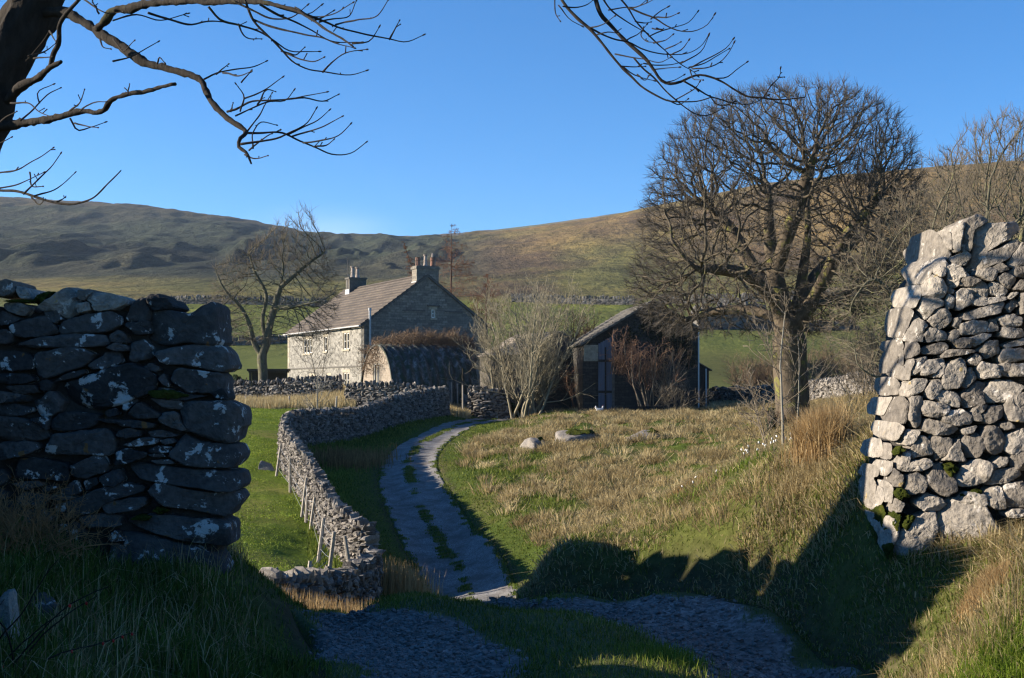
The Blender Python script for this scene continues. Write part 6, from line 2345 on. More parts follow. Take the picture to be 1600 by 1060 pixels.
def limb(mb, rows, tr, sc, d0, d1, rng, wob=1.0, sides=7, spur=False):
    """rows (x, y, r) in a crop of the photograph; depth runs from d0 to d1 along the limb"""
    a = np.array(rows, float)
    if spur:
        v0 = a[0, :2] - a[1, :2]
        a = np.concatenate([[[*(a[0, :2] + v0 / (np.linalg.norm(v0) + 1e-6) * 6 * sc / 2.353), a[0, 2]]], a])
    pts = np.array([tr(x, y) for x, y in a[:, :2]])
    seg = np.concatenate([[0], np.cumsum(np.linalg.norm(np.diff(pts, axis=0), axis=1))])
    f = seg / seg[-1]
    d = d0 + (d1 - d0) * f
    v = np.array([P(x, y, dd) for (x, y), dd in zip(pts, d)])
    r = a[:, 2] / sc / F * d
    vl = np.linalg.norm(np.diff(v, axis=0), axis=1).sum()
    fine, tot = path_sample3(v, min(max(0.03, seg[-1] / F * d0 / 60), vl / 6))
    rr = np.interp(np.linspace(0, 1, len(fine)), f, r)
    s = rng.uniform(-90, 90, 3)
    dis = np.stack([fbm(fine * 4 + s, 2), fbm(fine * 4 + s + 31, 2), fbm(fine * 4 + s + 67, 2)], 1)
    env = np.minimum(1, np.linspace(0, 1, len(fine)) * 6)[:, None]
    fine = fine + dis * (0.007 * wob) * env
    rr = rr * (1 + 0.26 * fbm(fine * 14 + s, 3))
    big = rr.max() > 0.028
    if big:
        sides = 16
    mb.tube(fine, rr, sides)
    if big:
        V = mb.v[-1]
        ax = np.repeat(fine, sides, 0)
        mb.v[-1] = ax + (V - ax) * (1 + 0.62 * fbm(V * 26 + s, 4, gain=0.7) - 0.12)[:, None]
    if spur:
        # a fat bud at the tip and short spurs along the way
        t = unit(fine[-1] - fine[-3])
        e = fine[-1]
        mb.tube([e - t * 0.004, e + t * 0.006, e + t * 0.013, e + t * 0.02], np.array((1.0, 1.5, 1.3, 0.3)) * max(rr[-1], 0.0035), 5)
        for _ in range(rng.poisson(len(fine) / 14)):
            i = rng.integers(2, len(fine) - 1)
            dv = unit(unit(fine[i] - fine[i - 1]) * 0.6 + rng.normal(0, 0.55, 3) + np.array((0, 0, 0.35)))
            q = fine[i] + dv[None] * np.linspace(0, rng.uniform(0.012, 0.05), 3)[:, None]
            mb.tube(q, np.array((1.0, 0.9, 1.1)) * max(rr[i] * 0.55, 0.0035), 4)
    return fine, rr


def r3(rows, r0, r1):
    n = len(rows)
    return [(x, y, r0 + (r1 - r0) * i / (n - 1)) for i, (x, y) in enumerate(rows)]


def old_ash():
    rng = np.random.default_rng(909)
    d = ASH_D
    bx = P(-75, 640, d)
    gz = float(H([bx[0]], [bx[1]])[0])
    root = thing('ash_tree', 'old bare ash leaning over the gateway with long branches hanging across the sky', 'tree', (bx[0], bx[1], gz))
    # trunk
    mb = MB()
    rows = [(-330, 2150, 120), (-300, 1700, 100), (-230, 1150, 90), (-140, 720, 84), (-60, 430, 82), (20, 235, 82), (95, 80, 84), (150, -40, 84), (230, -230, 80), (300, -480, 66), (330, -760, 50)]
    a = np.array([[*P(*tA(x, y), d), r / 2.353 / F * d] for x, y, r in rows])
    fine, _ = path_sample3(a[:, :3], 0.04)
    rr = np.interp(np.linspace(0, 1, len(fine)), np.linspace(0, 1, len(rows)), a[:, 3])
    n0 = mb.n
    mb.tube(fine, rr, 40)
    V = mb.v[-1]
    ax = np.repeat(fine, 40, 0)
    o = V - ax
    ang = np.arctan2(o[:, 1], o[:, 0])
    zz = V[:, 2]
    fur = np.abs(fbm(np.stack([np.cos(ang) * 3.2, np.sin(ang) * 3.2, zz * 1.3], 1) * 2.4, 3))
    lump = fbm(V * 2.2, 3)
    mb.v[-1] = ax + o * (0.90 + 0.50 * fur[:, None] + 0.12 * lump[:, None])
    mb.build('trunk', M_ASHBARK, root, smooth=True)
    br, tw = MB(), MB()
    # main hanging limb
    limb(br, [(120, 60, 24), (200, 45, 20), (250, 50, 20), (300, 75, 19), (350, 110, 18), (420, 150, 19), (490, 205, 20), (540, 235, 19), (600, 248, 14), (680, 270, 14), (740, 296, 14), (757, 330, 13), (790, 390, 12), (830, 430, 12), (870, 460, 10), (905, 492, 9), (884, 512, 8), (880, 540, 8), (905, 560, 7), (922, 600, 4)], tA, 2.353, d, d - 1.4, rng, 1.2, 9)
    limb(br, [(355, 108, 15), (390, 75, 16), (412, 45, 16), (480, 33, 16), (540, 15, 15), (620, 10, 13), (700, 5, 13), (760, 12, 12), (860, 5, 11), (960, 10, 9), (1040, 25, 8), (1100, 45, 7), (1150, 75, 6), (1200, 110, 5.5), (1250, 140, 5), (1300, 175, 4)], tA, 2.353, d - 0.5, d - 2.2, rng, 1.2, 8)
    limb(br, [(-60, 470, 22), (-10, 465, 21), (60, 455, 20), (140, 445, 15), (220, 432, 15), (290, 410, 12), (390, 400, 11), (405, 378, 10), (450, 355, 9), (520, 340, 8), (600, 318, 8), (642, 309, 7.5)], tA, 2.353, d, d - 1.0, rng, 1.3, 8)
    limb(br, [(0, 400, 22), (30, 370, 20), (80, 320, 16), (140, 285, 15), (190, 245, 12), (225, 226, 8)], tA, 2.353, d, d - 0.5, rng, 1.2, 8)
    limb(br, [(185, 248, 10), (195, 200, 9), (210, 170, 9), (220, 90, 9), (238, 60, 8), (290, 0, 6)], tA, 2.353, d - 0.4, d - 0.7, rng, 1.0, 7)
    limb(br, [(-40, 690, 6), (-10, 700, 5.5), (60, 705, 5), (130, 725, 5), (200, 745, 4.5), (280, 750, 4), (340, 730, 3.5), (390, 680, 3), (445, 625, 2.5)], tA, 2.353, d - 0.6, d - 1.4, rng, 0.8, 5)
    T = [[(1100,45),(1180,75),(1250,105),(1330,125),(1430,142),(1490,153),(1555,130)], [(900,0),(935,80),(1000,145),(1040,190),(1080,230),(1130,255),(1190,265),(1300,275),(1345,262)],
         [(935,75),(985,95),(1060,115),(1120,130),(1180,140),(1240,165),(1300,178)], [(960,20),(1020,55),(1080,80),(1140,110),(1220,150),(1330,155)], [(770,30),(810,75),(880,95),(960,120),(1010,150),(1060,185),(1130,190),(1170,190)],
         [(880,95),(900,135),(960,145)], [(1040,190),(1090,200),(1120,175)], [(1060,200),(1110,220),(1160,225),(1190,212)], [(1190,262),(1220,230),(1260,200),(1345,185)], [(1090,30),(1150,60),(1230,50),(1300,10)],
         [(1180,80),(1220,70),(1280,60),(1310,5)], [(1240,90),(1310,75),(1390,55),(1425,0)], [(1300,160),(1360,150),(1395,100)], [(1435,140),(1450,110),(1467,80)], [(860,5),(930,40),(1010,70),(1075,65),(1130,20)],
         [(550,50),(620,72),(700,90),(760,80),(830,85),(920,105)], [(360,45),(340,5)], [(310,0),(400,50),(450,45)], [(420,75),(500,55),(580,75),(690,50)], [(1150,75),(1190,60),(1225,40)], [(1000,20),(1060,40),(1140,50),(1180,20)],
         [(80,440),(130,395),(175,350),(220,325)], [(45,380),(110,385),(150,415),(190,430)], [(260,405),(290,380),(310,330)], [(300,405),(340,380),(390,375)], [(260,440),(285,480),(330,470),(385,450)], [(470,345),(475,310)], [(280,455),(320,465),(360,470)],
         [(145,375),(140,345),(195,312)], [(110,205),(165,190),(205,160)], [(130,215),(190,210)], [(180,120),(150,160),(100,220)], [(185,120),(205,155)], [(0,635),(60,625),(130,590),(195,545)], [(90,710),(150,650),(190,610),(220,567)], [(130,720),(200,700),(275,635)],
         [(-20,695),(60,680),(160,635)], [(110,640),(115,685),(155,685)], [(120,730),(145,750),(165,735)], [(-20,535),(0,525),(40,505)], [(215,740),(240,728)], [(-20,470),(20,430),(60,410)],
         [(905,572),(930,585),(985,573)], [(755,290),(800,270),(860,258),(930,245),(975,225)], [(800,270),(840,237)], [(825,270),(880,280),(925,262)], [(840,410),(860,405),(920,375),(980,370),(1060,365),(1130,350),(1200,338)], [(870,425),(930,400),(990,375),(1050,370),(1080,335)],
         [(905,490),(940,440),(970,395),(1000,345)], [(885,405),(900,360),(870,310)], [(905,360),(960,335),(1037,285)], [(1060,365),(1120,360),(1190,372),(1240,350)], [(900,490),(950,490),(1040,490),(1100,520),(1160,545),(1220,568),(1290,565),(1345,525)],
         [(890,530),(960,520),(1030,505),(1060,490),(1130,450),(1160,400)], [(1060,495),(1110,470),(1170,440),(1210,405)], [(1080,500),(1150,480),(1210,455),(1258,430)], [(1120,525),(1190,515),(1250,495),(1290,455)], [(1160,540),(1200,535),(1225,515)],
         [(920,550),(945,530),(985,500),(1030,480)], [(930,540),(930,490),(960,450),(1015,460)], [(420,150),(450,190),(495,150)], [(420,225),(470,215),(580,155)], [(370,150),(380,175),(405,182)], [(580,230),(585,212),(605,230)], [(850,405),(855,380)], [(950,380),(985,330),(1010,335)], [(890,300),(920,262)]]
    big = {0, 1, 2, 3, 4, 14, 15, 46, 52, 53}
    for i, t in enumerate(T):
        r0 = 5.0 if i in big else 3.6
        dd = d - 0.9 - rng.uniform(0.0, 0.5)
        if t[0][0] > 700 and t[0][1] < 280:
            dd = d - 1.6
        limb(tw, r3(t, r0, 1.5), tA, 2.353, dd, dd - rng.uniform(-0.5, 0.6), rng, 0.9, 5, True)
    # the bough that comes over the top of the picture
    mid = [(300, -480, 50), (620, -720, 46), (1000, -900, 40), (1400, -800, 32), (1750, -560, 24), (2020, -280, 17), (2170, -60, 12), (2190, -10, 10)]
    limb(br, mid, tA, 2.353, d, d - 1.5, rng, 2.0, 10)
    d2 = d - 1.5
    e = tA(2190, -10)
    for rows in ([(340, -20, 13), (385, 100, 13), (430, 145, 12), (500, 215, 12), (580, 290, 11), (640, 350, 11), (690, 420, 9), (740, 485, 8), (770, 500, 9), (850, 490, 8), (900, 465, 7), (950, 450, 7), (1040, 465, 6), (1100, 490, 6), (1180, 540, 6), (1250, 575, 6), (1330, 580, 6), (1400, 590, 5), (1480, 592, 4), (1590, 580, 3)],
                 [(130, -20, 8), (180, 50, 9), (240, 110, 9), (310, 170, 9), (370, 240, 8), (430, 310, 8), (480, 370, 8), (505, 400, 8), (560, 455, 7), (620, 515, 6), (700, 565, 6), (780, 600, 5), (850, 605, 4.5), (960, 605, 4), (1040, 580, 3)]):
        limb(br, rows, tB, 3.81, d2, d2 - 0.4, rng, 0.9, 7)
    limb(br, [(340, -20, 13), (330, -120, 14), (345, -200, 15)], tB, 3.81, d2, d2, rng, 0.5, 7)
    limb(br, [(130, -20, 8), (200, -110, 9), (330, -160, 10)], tB, 3.81, d2, d2, rng, 0.5, 7)
    T2 = [[(480,-20),(540,50),(590,130),(640,185),(700,245),(760,300),(810,350),(870,395),(920,420),(950,450)], [(380,-20),(440,60),(520,120),(600,170),(650,200)], [(310,165),(380,205),(460,235),(540,250),(620,290),(700,315),(800,325),(900,315),(980,265),(1017,210)],
          [(470,325),(560,345),(640,355),(740,370),(790,345)], [(580,355),(630,410),(690,460),(750,530),(810,590),(870,640),(950,685),(1010,690),(1060,670),(1095,650)], [(880,490),(950,530),(1020,570),(1090,590),(1160,612),(1270,620),(1370,570)],
          [(550,50),(620,80),(700,110),(770,155),(850,185),(940,185),(1010,150),(1050,92)], [(700,105),(780,105),(833,82)], [(680,110),(730,70),(775,45)], [(670,215),(720,190),(800,165),(900,130),(950,72)], [(700,255),(760,240),(805,207)], [(770,290),(820,270),(848,252)],
          [(800,325),(860,295),(900,240)], [(860,375),(910,350),(980,300),(1017,215)], [(920,400),(980,365),(1060,325),(1130,280),(1162,237)], [(930,410),(1010,405),(1090,370),(1140,310),(1167,258)], [(910,400),(990,380),(1070,335),(1140,295)],
          [(1060,468),(1120,460),(1180,415),(1242,372)], [(1350,570),(1390,510),(1440,455),(1443,415)], [(1440,460),(1467,461)], [(830,590),(900,550),(945,520),(965,490)], [(1030,575),(1060,620),(1110,632),(1160,610)], [(100,-20),(110,80),(135,125)],
          [(130,40),(190,115),(260,155)], [(160,40),(240,45),(300,25),(330,0)], [(320,165),(400,140),(460,100)], [(360,205),(420,190),(480,200)], [(540,235),(600,205),(650,150)], [(630,170),(620,215),(650,245),(700,255)], [(500,395),(580,400),(640,395)],
          [(510,400),(560,440),(610,460),(690,480)], [(640,380),(720,390),(800,385),(860,370)], [(690,415),(760,405),(840,400)], [(560,50),(620,30),(690,0)], [(430,60),(520,45),(600,40),(650,0)], [(590,130),(640,135),(672,132)], [(760,490),(810,480),(870,448)],
          [(600,450),(640,480),(665,450)], [(780,600),(840,625),(895,592)], [(910,425),(930,470),(985,478)], [(690,170),(740,175),(715,170)]]
    for i, t in enumerate(T2):
        dd = d2 - rng.uniform(-0.1, 0.4)
        limb(tw, r3(t, 6.0 if i in (0, 1, 2, 4, 5, 6) else 4.6, 2.0), tB, 3.81, dd, dd - rng.uniform(-0.3, 0.4), rng, 0.8, 5, True)
    br.build('branches', M_ASHBARK, root, smooth=True)
    tw.build('twigs', M_ASHBARK, root, smooth=True)


old_ash()

# ------------------------------------------------------------------ grass
def grass_material(name, stops, trans=0.35):
    m = NT(name)
    c = m.ramp(m.attr('var'), stops)
    v = m.coords()
    n = m.noise(v, 1.7, 3, 0.6)
    c = m.mix(1.0, c, m.ramp(n, [(0.3, 0.72), (0.7, 1.25)]), 'MULTIPLY')
    m.color(c)
    m.rough(0.75)
    m.b.inputs['Specular IOR Level'].default_value = 0.2
    tr = m.node('ShaderNodeBsdfTranslucent')
    m.link(c, tr.inputs[0])
    mx = m.node('ShaderNodeMixShader')
    mx.inputs[0].default_value = trans
    m.link(m.b.outputs[0], mx.inputs[1])
    m.link(tr.outputs[0], mx.inputs[2])
    m.link(mx.outputs[0], m.out.inputs[0])
    return m.m


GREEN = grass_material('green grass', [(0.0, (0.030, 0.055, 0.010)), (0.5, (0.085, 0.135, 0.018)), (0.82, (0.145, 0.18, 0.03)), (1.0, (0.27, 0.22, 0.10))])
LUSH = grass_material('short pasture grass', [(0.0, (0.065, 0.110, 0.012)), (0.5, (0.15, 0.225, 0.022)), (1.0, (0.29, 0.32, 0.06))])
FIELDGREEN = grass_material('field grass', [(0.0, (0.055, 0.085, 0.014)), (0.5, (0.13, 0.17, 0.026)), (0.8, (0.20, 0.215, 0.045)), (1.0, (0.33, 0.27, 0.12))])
STRAW = grass_material('straw grass', [(0.0, (0.14, 0.10, 0.042)), (0.5, (0.32, 0.245, 0.12)), (1.0, (0.52, 0.43, 0.24))])
RUSTY = grass_material('rust brown dead stems', [(0.0, (0.13, 0.072, 0.03)), (0.5, (0.34, 0.22, 0.095)), (1.0, (0.52, 0.39, 0.21))])


def blades(mb, x, y, h, w, rng, lean=0.45, var=None, z=None, ldir=None, curl=1.0):
    N = len(x)
    if N == 0:
        return
    if z is None:
        z = H(x, y)
    a = rng.uniform(0, 2 * math.pi, N)
    ld = np.stack([np.cos(a), np.sin(a)], 1) * np.abs(rng.normal(0, lean, N))[:, None]
    if ldir is not None:
        ld = ld + np.asarray(ldir)
    sa = rng.uniform(-0.9, 0.9, N)
    sd = np.stack([np.cos(sa), np.sin(sa), 0 * sa], 1)
    b = np.stack([x, y, z - 0.02], 1)
    l3 = np.concatenate([ld, np.zeros((N, 1))], 1)
    L = np.sqrt((ld ** 2).sum(1))
    up = np.zeros((N, 3))
    up[:, 2] = 1
    h1 = h[:, None]
    m = b + h1 * (up * 0.55 + l3 * 0.30)
    t = b + h1 * (up * np.maximum(1.0 - curl * 0.35 * np.minimum(L, 1.6) ** 1.5, 0.15)[:, None] + l3 * 1.0)
    ww = w[:, None] / 2
    V = np.stack([b - sd * ww, b + sd * ww, m - sd * ww * 0.75, m + sd * ww * 0.75, t], 1)
    o = (np.arange(N) * 5)[:, None]
    Q = o + np.array([[0, 1, 3, 2]])
    T = o + np.array([[2, 3, 4]])
    if var is None:
        var = rng.uniform(0, 1, N)
    mb.add(V.reshape(-1, 3), Q, T, var=np.repeat(var, 5))


def scatter(n, rng, y0, y1, px0, px1, power=1.0):
    """random ground points inside a wedge of the view, evenly per square metre"""
    yy = np.sqrt(rng.uniform(0, 1, n) * (y1 ** 2 - y0 ** 2) + y0 ** 2) if power == 1.0 else y0 * (y1 / y0) ** rng.uniform(0, 1, n)
    px = rng.uniform(px0, px1, n)
    return (px - CX) / F * yy, yy, px


rg = np.random.default_rng(404)
# 1 the shadowed bank on the left, long and dark
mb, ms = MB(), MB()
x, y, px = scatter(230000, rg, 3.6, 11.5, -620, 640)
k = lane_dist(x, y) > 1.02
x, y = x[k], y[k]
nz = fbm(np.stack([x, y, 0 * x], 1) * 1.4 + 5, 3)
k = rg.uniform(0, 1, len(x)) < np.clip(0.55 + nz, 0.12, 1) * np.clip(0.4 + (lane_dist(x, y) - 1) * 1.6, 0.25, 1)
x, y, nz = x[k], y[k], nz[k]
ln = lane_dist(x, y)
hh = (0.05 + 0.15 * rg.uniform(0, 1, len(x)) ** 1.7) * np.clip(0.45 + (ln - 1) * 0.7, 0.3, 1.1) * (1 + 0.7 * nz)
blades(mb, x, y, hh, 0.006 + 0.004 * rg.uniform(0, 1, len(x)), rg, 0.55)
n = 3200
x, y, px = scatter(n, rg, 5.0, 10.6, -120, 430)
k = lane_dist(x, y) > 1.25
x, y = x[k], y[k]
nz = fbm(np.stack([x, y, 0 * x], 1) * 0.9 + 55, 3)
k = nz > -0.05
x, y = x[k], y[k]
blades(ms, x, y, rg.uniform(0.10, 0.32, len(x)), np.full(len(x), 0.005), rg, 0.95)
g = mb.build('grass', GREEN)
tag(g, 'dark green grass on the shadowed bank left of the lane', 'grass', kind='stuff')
mb = MB()
# right bank
n = 190000
x, y, px = scatter(n, rg, 5.2, 17, 800, 1720)
xa, ya, pa = scatter(190000, rg, 3.8, 9.5, 1150, 2250)
x, y, px = np.concatenate([x, xa]), np.concatenate([y, ya]), np.concatenate([px, pa])
ln = lane_dist(x, y)
k = (ln > 1.0)
x, y, px, ln = x[k], y[k], px[k], ln[k]
# inside the wall there is none
nz = fbm(np.stack([x, y, 0 * x], 1) * 1.3 + 25, 4)
n2 = fbm(np.stack([x, y, 0 * x], 1) * 0.5 + 75, 3)
st = rg.uniform(0, 1, len(x)) < np.clip(0.20 + 0.9 * nz + 0.4 * n2, 0.04, 0.8)
k = rg.uniform(0, 1, len(x)) < np.clip(0.85 + nz, 0.5, 1)
hh = (0.03 + 0.09 * rg.uniform(0, 1, len(x)) ** 2.0) * np.clip(0.45 + (ln - 1) * 0.7, 0.4, 1.15) * np.clip(1 + 0.8 * nz, 0.6, 1.35)
sel = k & ~st
blades(mb, x[sel], y[sel], hh[sel], 0.006 + 0.00035 * y[sel], rg, 0.55)
sel = k & st
blades(ms, x[sel], y[sel], hh[sel] * 1.5, 0.005 + 0.00035 * y[sel], rg, 1.35)
# the strip along the middle of the track and its ragged edges
L = LANE_PTS
k = (L[:, 4] > 0.5) & (L[:, 1] < 13) & (L[:, 1] > 5.5)
pts = L[k]
rep = rg.integers(0, len(pts), 30000)
x = pts[rep, 0] + rg.normal(0, 0.05, len(rep))
y = pts[rep, 1] + rg.normal(0, 0.05, len(rep))
z = pts[rep, 2] if False else None
mid = np.abs(pts[rep, 3]) < 0.5
blades(mb, x, y, (0.02 + 0.05 * rg.uniform(0, 1, len(rep)) ** 1.5) * np.where(mid, 1, 0.8), np.full(len(rep), 0.006), rg, 0.6, z=pts[rep, 2] + 0.0)
g = mb.build('grass', FIELDGREEN)
tag(g, 'green grass on the sunny bank and the middle of the lane in the foreground', 'grass', kind='stuff')
g = ms.build('straw_grass', STRAW)
tag(g, 'dry straw coloured grass tangled through the foreground banks', 'grass', kind='stuff')

# 2 the far part of the track's middle strip and verges
mb, ms = MB(), MB()
k = (L[:, 4] > 0.5) & (L[:, 1] > 25)
pts = L[k]
rep = rg.integers(0, len(pts), 22000)
x = pts[rep, 0] + rg.normal(0, 0.06, len(rep))
y = pts[rep, 1] + rg.normal(0, 0.08, len(rep))
blades(mb, x, y, rg.uniform(0.03, 0.10, len(rep)), np.full(len(rep), 0.03), rg, 0.6, z=pts[rep, 2], var=rg.uniform(0, 0.6, len(rep)))
x, y, px = scatter(130000, rg, 27, 100, 480, 1000)
ln = lane_dist(x, y)
k = (ln > 1.0) & (ln < 4.5) & (px < 900)
x, y, ln = x[k], y[k], ln[k]
blades(mb, x, y, (0.05 + 0.16 * rg.uniform(0, 1, len(x)) ** 1.5) * np.clip(0.35 + (ln - 1) * 0.6, 0.3, 1.4), 0.016 + 0.0004 * y, rg, 0.6, var=rg.uniform(0, 0.75, len(x)))
# 3 the rough field: tussocks of pale dead grass over green
x, y, px = scatter(13000, rg, 14.5, 98, 640, 1480)
ln = lane_dist(x, y)
k = (ln > 1.9) & (x > np.interp(y, LANE_S[:, 1], LANE_S[:, 0]))
x, y = x[k], y[k]
nz = fbm(np.stack([x, y, 0 * x], 1) * 0.30 + 6, 4)
k = rg.uniform(0, 1, len(x)) < np.clip(0.19 + 0.85 * nz, 0.05, 1)
x, y = x[k], y[k]
size = rg.uniform(0.5, 1.6, len(x))
per = 64
ox, oy = rg.normal(0, 0.16, len(x) * per), rg.normal(0, 0.16, len(x) * per)
S = np.repeat(size, per)
X, Y = np.repeat(x, per) + ox * S, np.repeat(y, per) + oy * S
tv = np.repeat(rg.uniform(0.05, 0.65, len(x)), per) + rg.uniform(0, 0.4, len(X))
blades(ms, X, Y, rg.uniform(0.16, 0.38, len(X)) * S, 0.011 + 0.00035 * Y, rg, 0.4, var=np.clip(tv, 0, 1), ldir=np.stack([ox, oy], 1) / 0.16 * 0.6)
print('TUSSOCKS', len(x))
x, y, px = scatter(1500, rg, 8.3, 16, 830, 1400)
ln = lane_dist(x, y)
nz = fbm(np.stack([x, y, 0 * x], 1) * 0.9 + 16, 3)
k = (ln > 1.35) & (x > np.interp(y, LANE_S[:, 1], LANE_S[:, 0])) & (rg.uniform(0, 1, len(x)) < 0.35 + nz)
x, y = x[k], y[k]
size = rg.uniform(0.4, 1.2, len(x))
per = 60
ox, oy = rg.normal(0, 0.06, len(x) * per), rg.normal(0, 0.06, len(x) * per)
S = np.repeat(size, per)
X, Y = np.repeat(x, per) + ox * S, np.repeat(y, per) + oy * S
tv = np.repeat(rg.uniform(0.0, 0.7, len(x)), per) + rg.uniform(0, 0.35, len(X))
blades(ms, X, Y, rg.uniform(0.06, 0.17, len(X)) * S, np.full(len(X), 0.007), rg, 0.5, var=np.clip(tv, 0, 1), ldir=np.stack([ox, oy], 1) / 0.06 * 0.6)
x, y, px = scatter(260000, rg, 15, 98, 640, 1480)
ln = lane_dist(x, y)
k = (ln > 1.0) & (x > np.interp(y, LANE_S[:, 1], LANE_S[:, 0]))
x, y = x[k], y[k]
nz = fbm(np.stack([x, y, 0 * x], 1) * 0.7 + 36, 4)
k = rg.uniform(0, 1, len(x)) < np.clip(0.6 + 1.3 * nz, 0.1, 1)
x, y = x[k], y[k]
blades(mb, x, y, 0.03 + 0.07 * rg.uniform(0, 1, len(x)) ** 1.6, 0.012 + 0.0004 * y, rg, 0.7, var=rg.uniform(0, 0.72, len(x)))
g = mb.build('grass', FIELDGREEN)
tag(g, 'rough green grass of the sloping field and the lane verges', 'grass', kind='stuff')
g = ms.build('tussock_grass', STRAW)
tag(g, 'tussocks of pale dead grass all over the sloping field right of the lane', 'grass', kind='stuff')

# 4 the pasture, cropped short
mb = MB()
x, y, px = scatter(240000, rg, 27, 92, 300, 620)
lim = np.interp(y, [25, 33, 36, 40.5, 45, 50.5, 54.5, 58.5, 62.5, 67.5, 74, 80], [410, 560, 570, 515, 492, 461, 442, 442, 484, 536, 594, 650])
k = px < lim
x, y = x[k], y[k]
nz = fbm(np.stack([x, y, 0 * x], 1) * 0.8 + 66, 4)
blades(mb, x, y, (0.02 + 0.045 * rg.uniform(0, 1, len(x)) ** 2) * (1 + 0.8 * nz), 0.016 + 0.0004 * y, rg, 0.7, var=np.clip(rg.uniform(0, 0.8, len(x)) + 0.4 * nz, 0, 1))
g = mb.build('grass', LUSH)
tag(g, 'bright green short grass of the sunlit pasture left of the winding wall', 'grass', kind='stuff')


# 5 clumps that stand out
def clump(name, label, cat, px, py, d, n, spread, h, mat, rng, lean=0.5, w=0.006, var=(0, 1), part=None, sx=1.0, ldir=None):
    if d < 20:
        d = ray_ground(px, py, max(4.5, d * 0.6), d * 1.3)
    c = P(px, py, d)
    gz = float(H([c[0]], [c[1]])[0])
    x = c[0] + rng.normal(0, spread * sx, n)
    y = c[1] + rng.normal(0, spread, n)
    m = MB()
    blades(m, x, y, h * rng.uniform(0.45, 1.1, n), np.full(n, w), rng, lean, var=rng.uniform(var[0], var[1], n), ldir=ldir, curl=0.9)
    o = m.build(name, mat, origin=(c[0], c[1], gz))
    tag(o, label, cat)
    return o


clump('grass_tussock', 'tall rust orange dead grass tussock beside the pale sapling on the bank', 'grass tussock', 1280, 772, 12.2, 3400, 0.085, 0.46, RUSTY, rg, 0.36, 0.0075, (0.35, 1), sx=0.9)
clump('grass_tussock', 'straw coloured tussock drooping below the tall rust orange one', 'grass tussock', 1262, 808, 10.9, 1400, 0.11, 0.17, STRAW, rg, 0.8, 0.006, (0.2, 0.9), sx=1.2)
clump('grass_tussock', 'dark rusty tussock on the skyline of the bank left of the snowdrops', 'grass tussock', 1085, 778, 13.2, 1300, 0.09, 0.15, RUSTY, rg, 0.5, 0.007, (0.1, 0.8), sx=1.4)
clump('grass_tussock', 'bright orange dead grass tuft at the foot of the sunlit gateway wall', 'grass tussock', 1540, 930, 6.7, 1700, 0.05, 0.15, RUSTY, rg, 0.55, 0.004, (0.3, 1), sx=1.2)
clump('grass_tussock', 'long pale straw tangle in the bottom right corner below the wall', 'grass tussock', 1530, 1010, 6.3, 1700, 0.13, 0.2, STRAW, rg, 0.9, 0.004, (0.3, 1), sx=1.6)
clump('grass_tussock', 'straw tuft growing against the left foot of the sunlit gateway wall', 'grass tussock', 1350, 720, 11.0, 500, 0.08, 0.18, STRAW, rg, 0.6, 0.006, (0.2, 1), sx=0.9)
clump('grass_tussock', 'bright green grass tuft in the bottom right corner of the bank', 'grass tussock', 1580, 1040, 5.9, 2200, 0.13, 0.18, LUSH, rg, 0.6, 0.005, (0.1, 0.8), sx=1.5)
clump('grass_tussock', 'sunlit green tuft on the middle strip of the lane at the bottom edge', 'grass tussock', 975, 1035, 7.25, 3200, 0.13, 0.12, LUSH, rg, 0.6, 0.006, (0.1, 0.9), sx=1.5)
clump('dead_stalks', 'upright dead brown stalks beside the lane at the low corner wall', 'dead stalks', 628, 925, 33.0, 900, 0.33, 0.95, RUSTY, rg, 0.18, 0.016, (0.4, 1), sx=1.1)
clump('dead_stalks', 'upright dead brown stalks before the tumbled corner wall', 'dead stalks', 500, 950, 23.2, 1100, 0.4, 0.55, RUSTY, rg, 0.14, 0.012, (0.25, 0.9), sx=1.9)
clump('dead_stalks', 'dark brown dead weeds on the verge below the winding wall bend', 'dead stalks', 545, 720, 57.0, 1500, 0.9, 0.75, RUSTY, rg, 0.3, 0.025, (0.0, 0.5), sx=0.9)


def rushes():
    m = MB()
    n = 26000
    px = rg.uniform(330, 556, n)
    d = rg.uniform(84, 99, n)
    x = (px - CX) / F * d
    nz = fbm(np.stack([x, d, 0 * x], 1) * 0.4 + 12, 3)
    k = rg.uniform(0, 1, n) < np.clip(0.65 + nz, 0, 1)
    x, d = x[k], d[k]
    blades(m, x, d, rg.uniform(0.25, 0.75, len(x)), np.full(len(x), 0.035), rg, 0.3, var=rg.uniform(0.3, 1.0, len(x)))
    o = m.build('rushes', STRAW)
    tag(o, 'belt of pale tan rushes along the far end of the pasture', 'rushes', kind='stuff')
    m = MB()
    n = 2500
    x, y, px = scatter(n, rg, 84, 92, 700, 735)
    blades(m, x, y, rg.uniform(0.2, 0.6, n), np.full(n, 0.035), rg, 0.3, var=rg.uniform(0.3, 1.0, n))
    o = m.build('rushes', STRAW)
    tag(o, 'patch of pale tan rushes by the posts right of the arched hut', 'rushes', kind='stuff')


rushes()


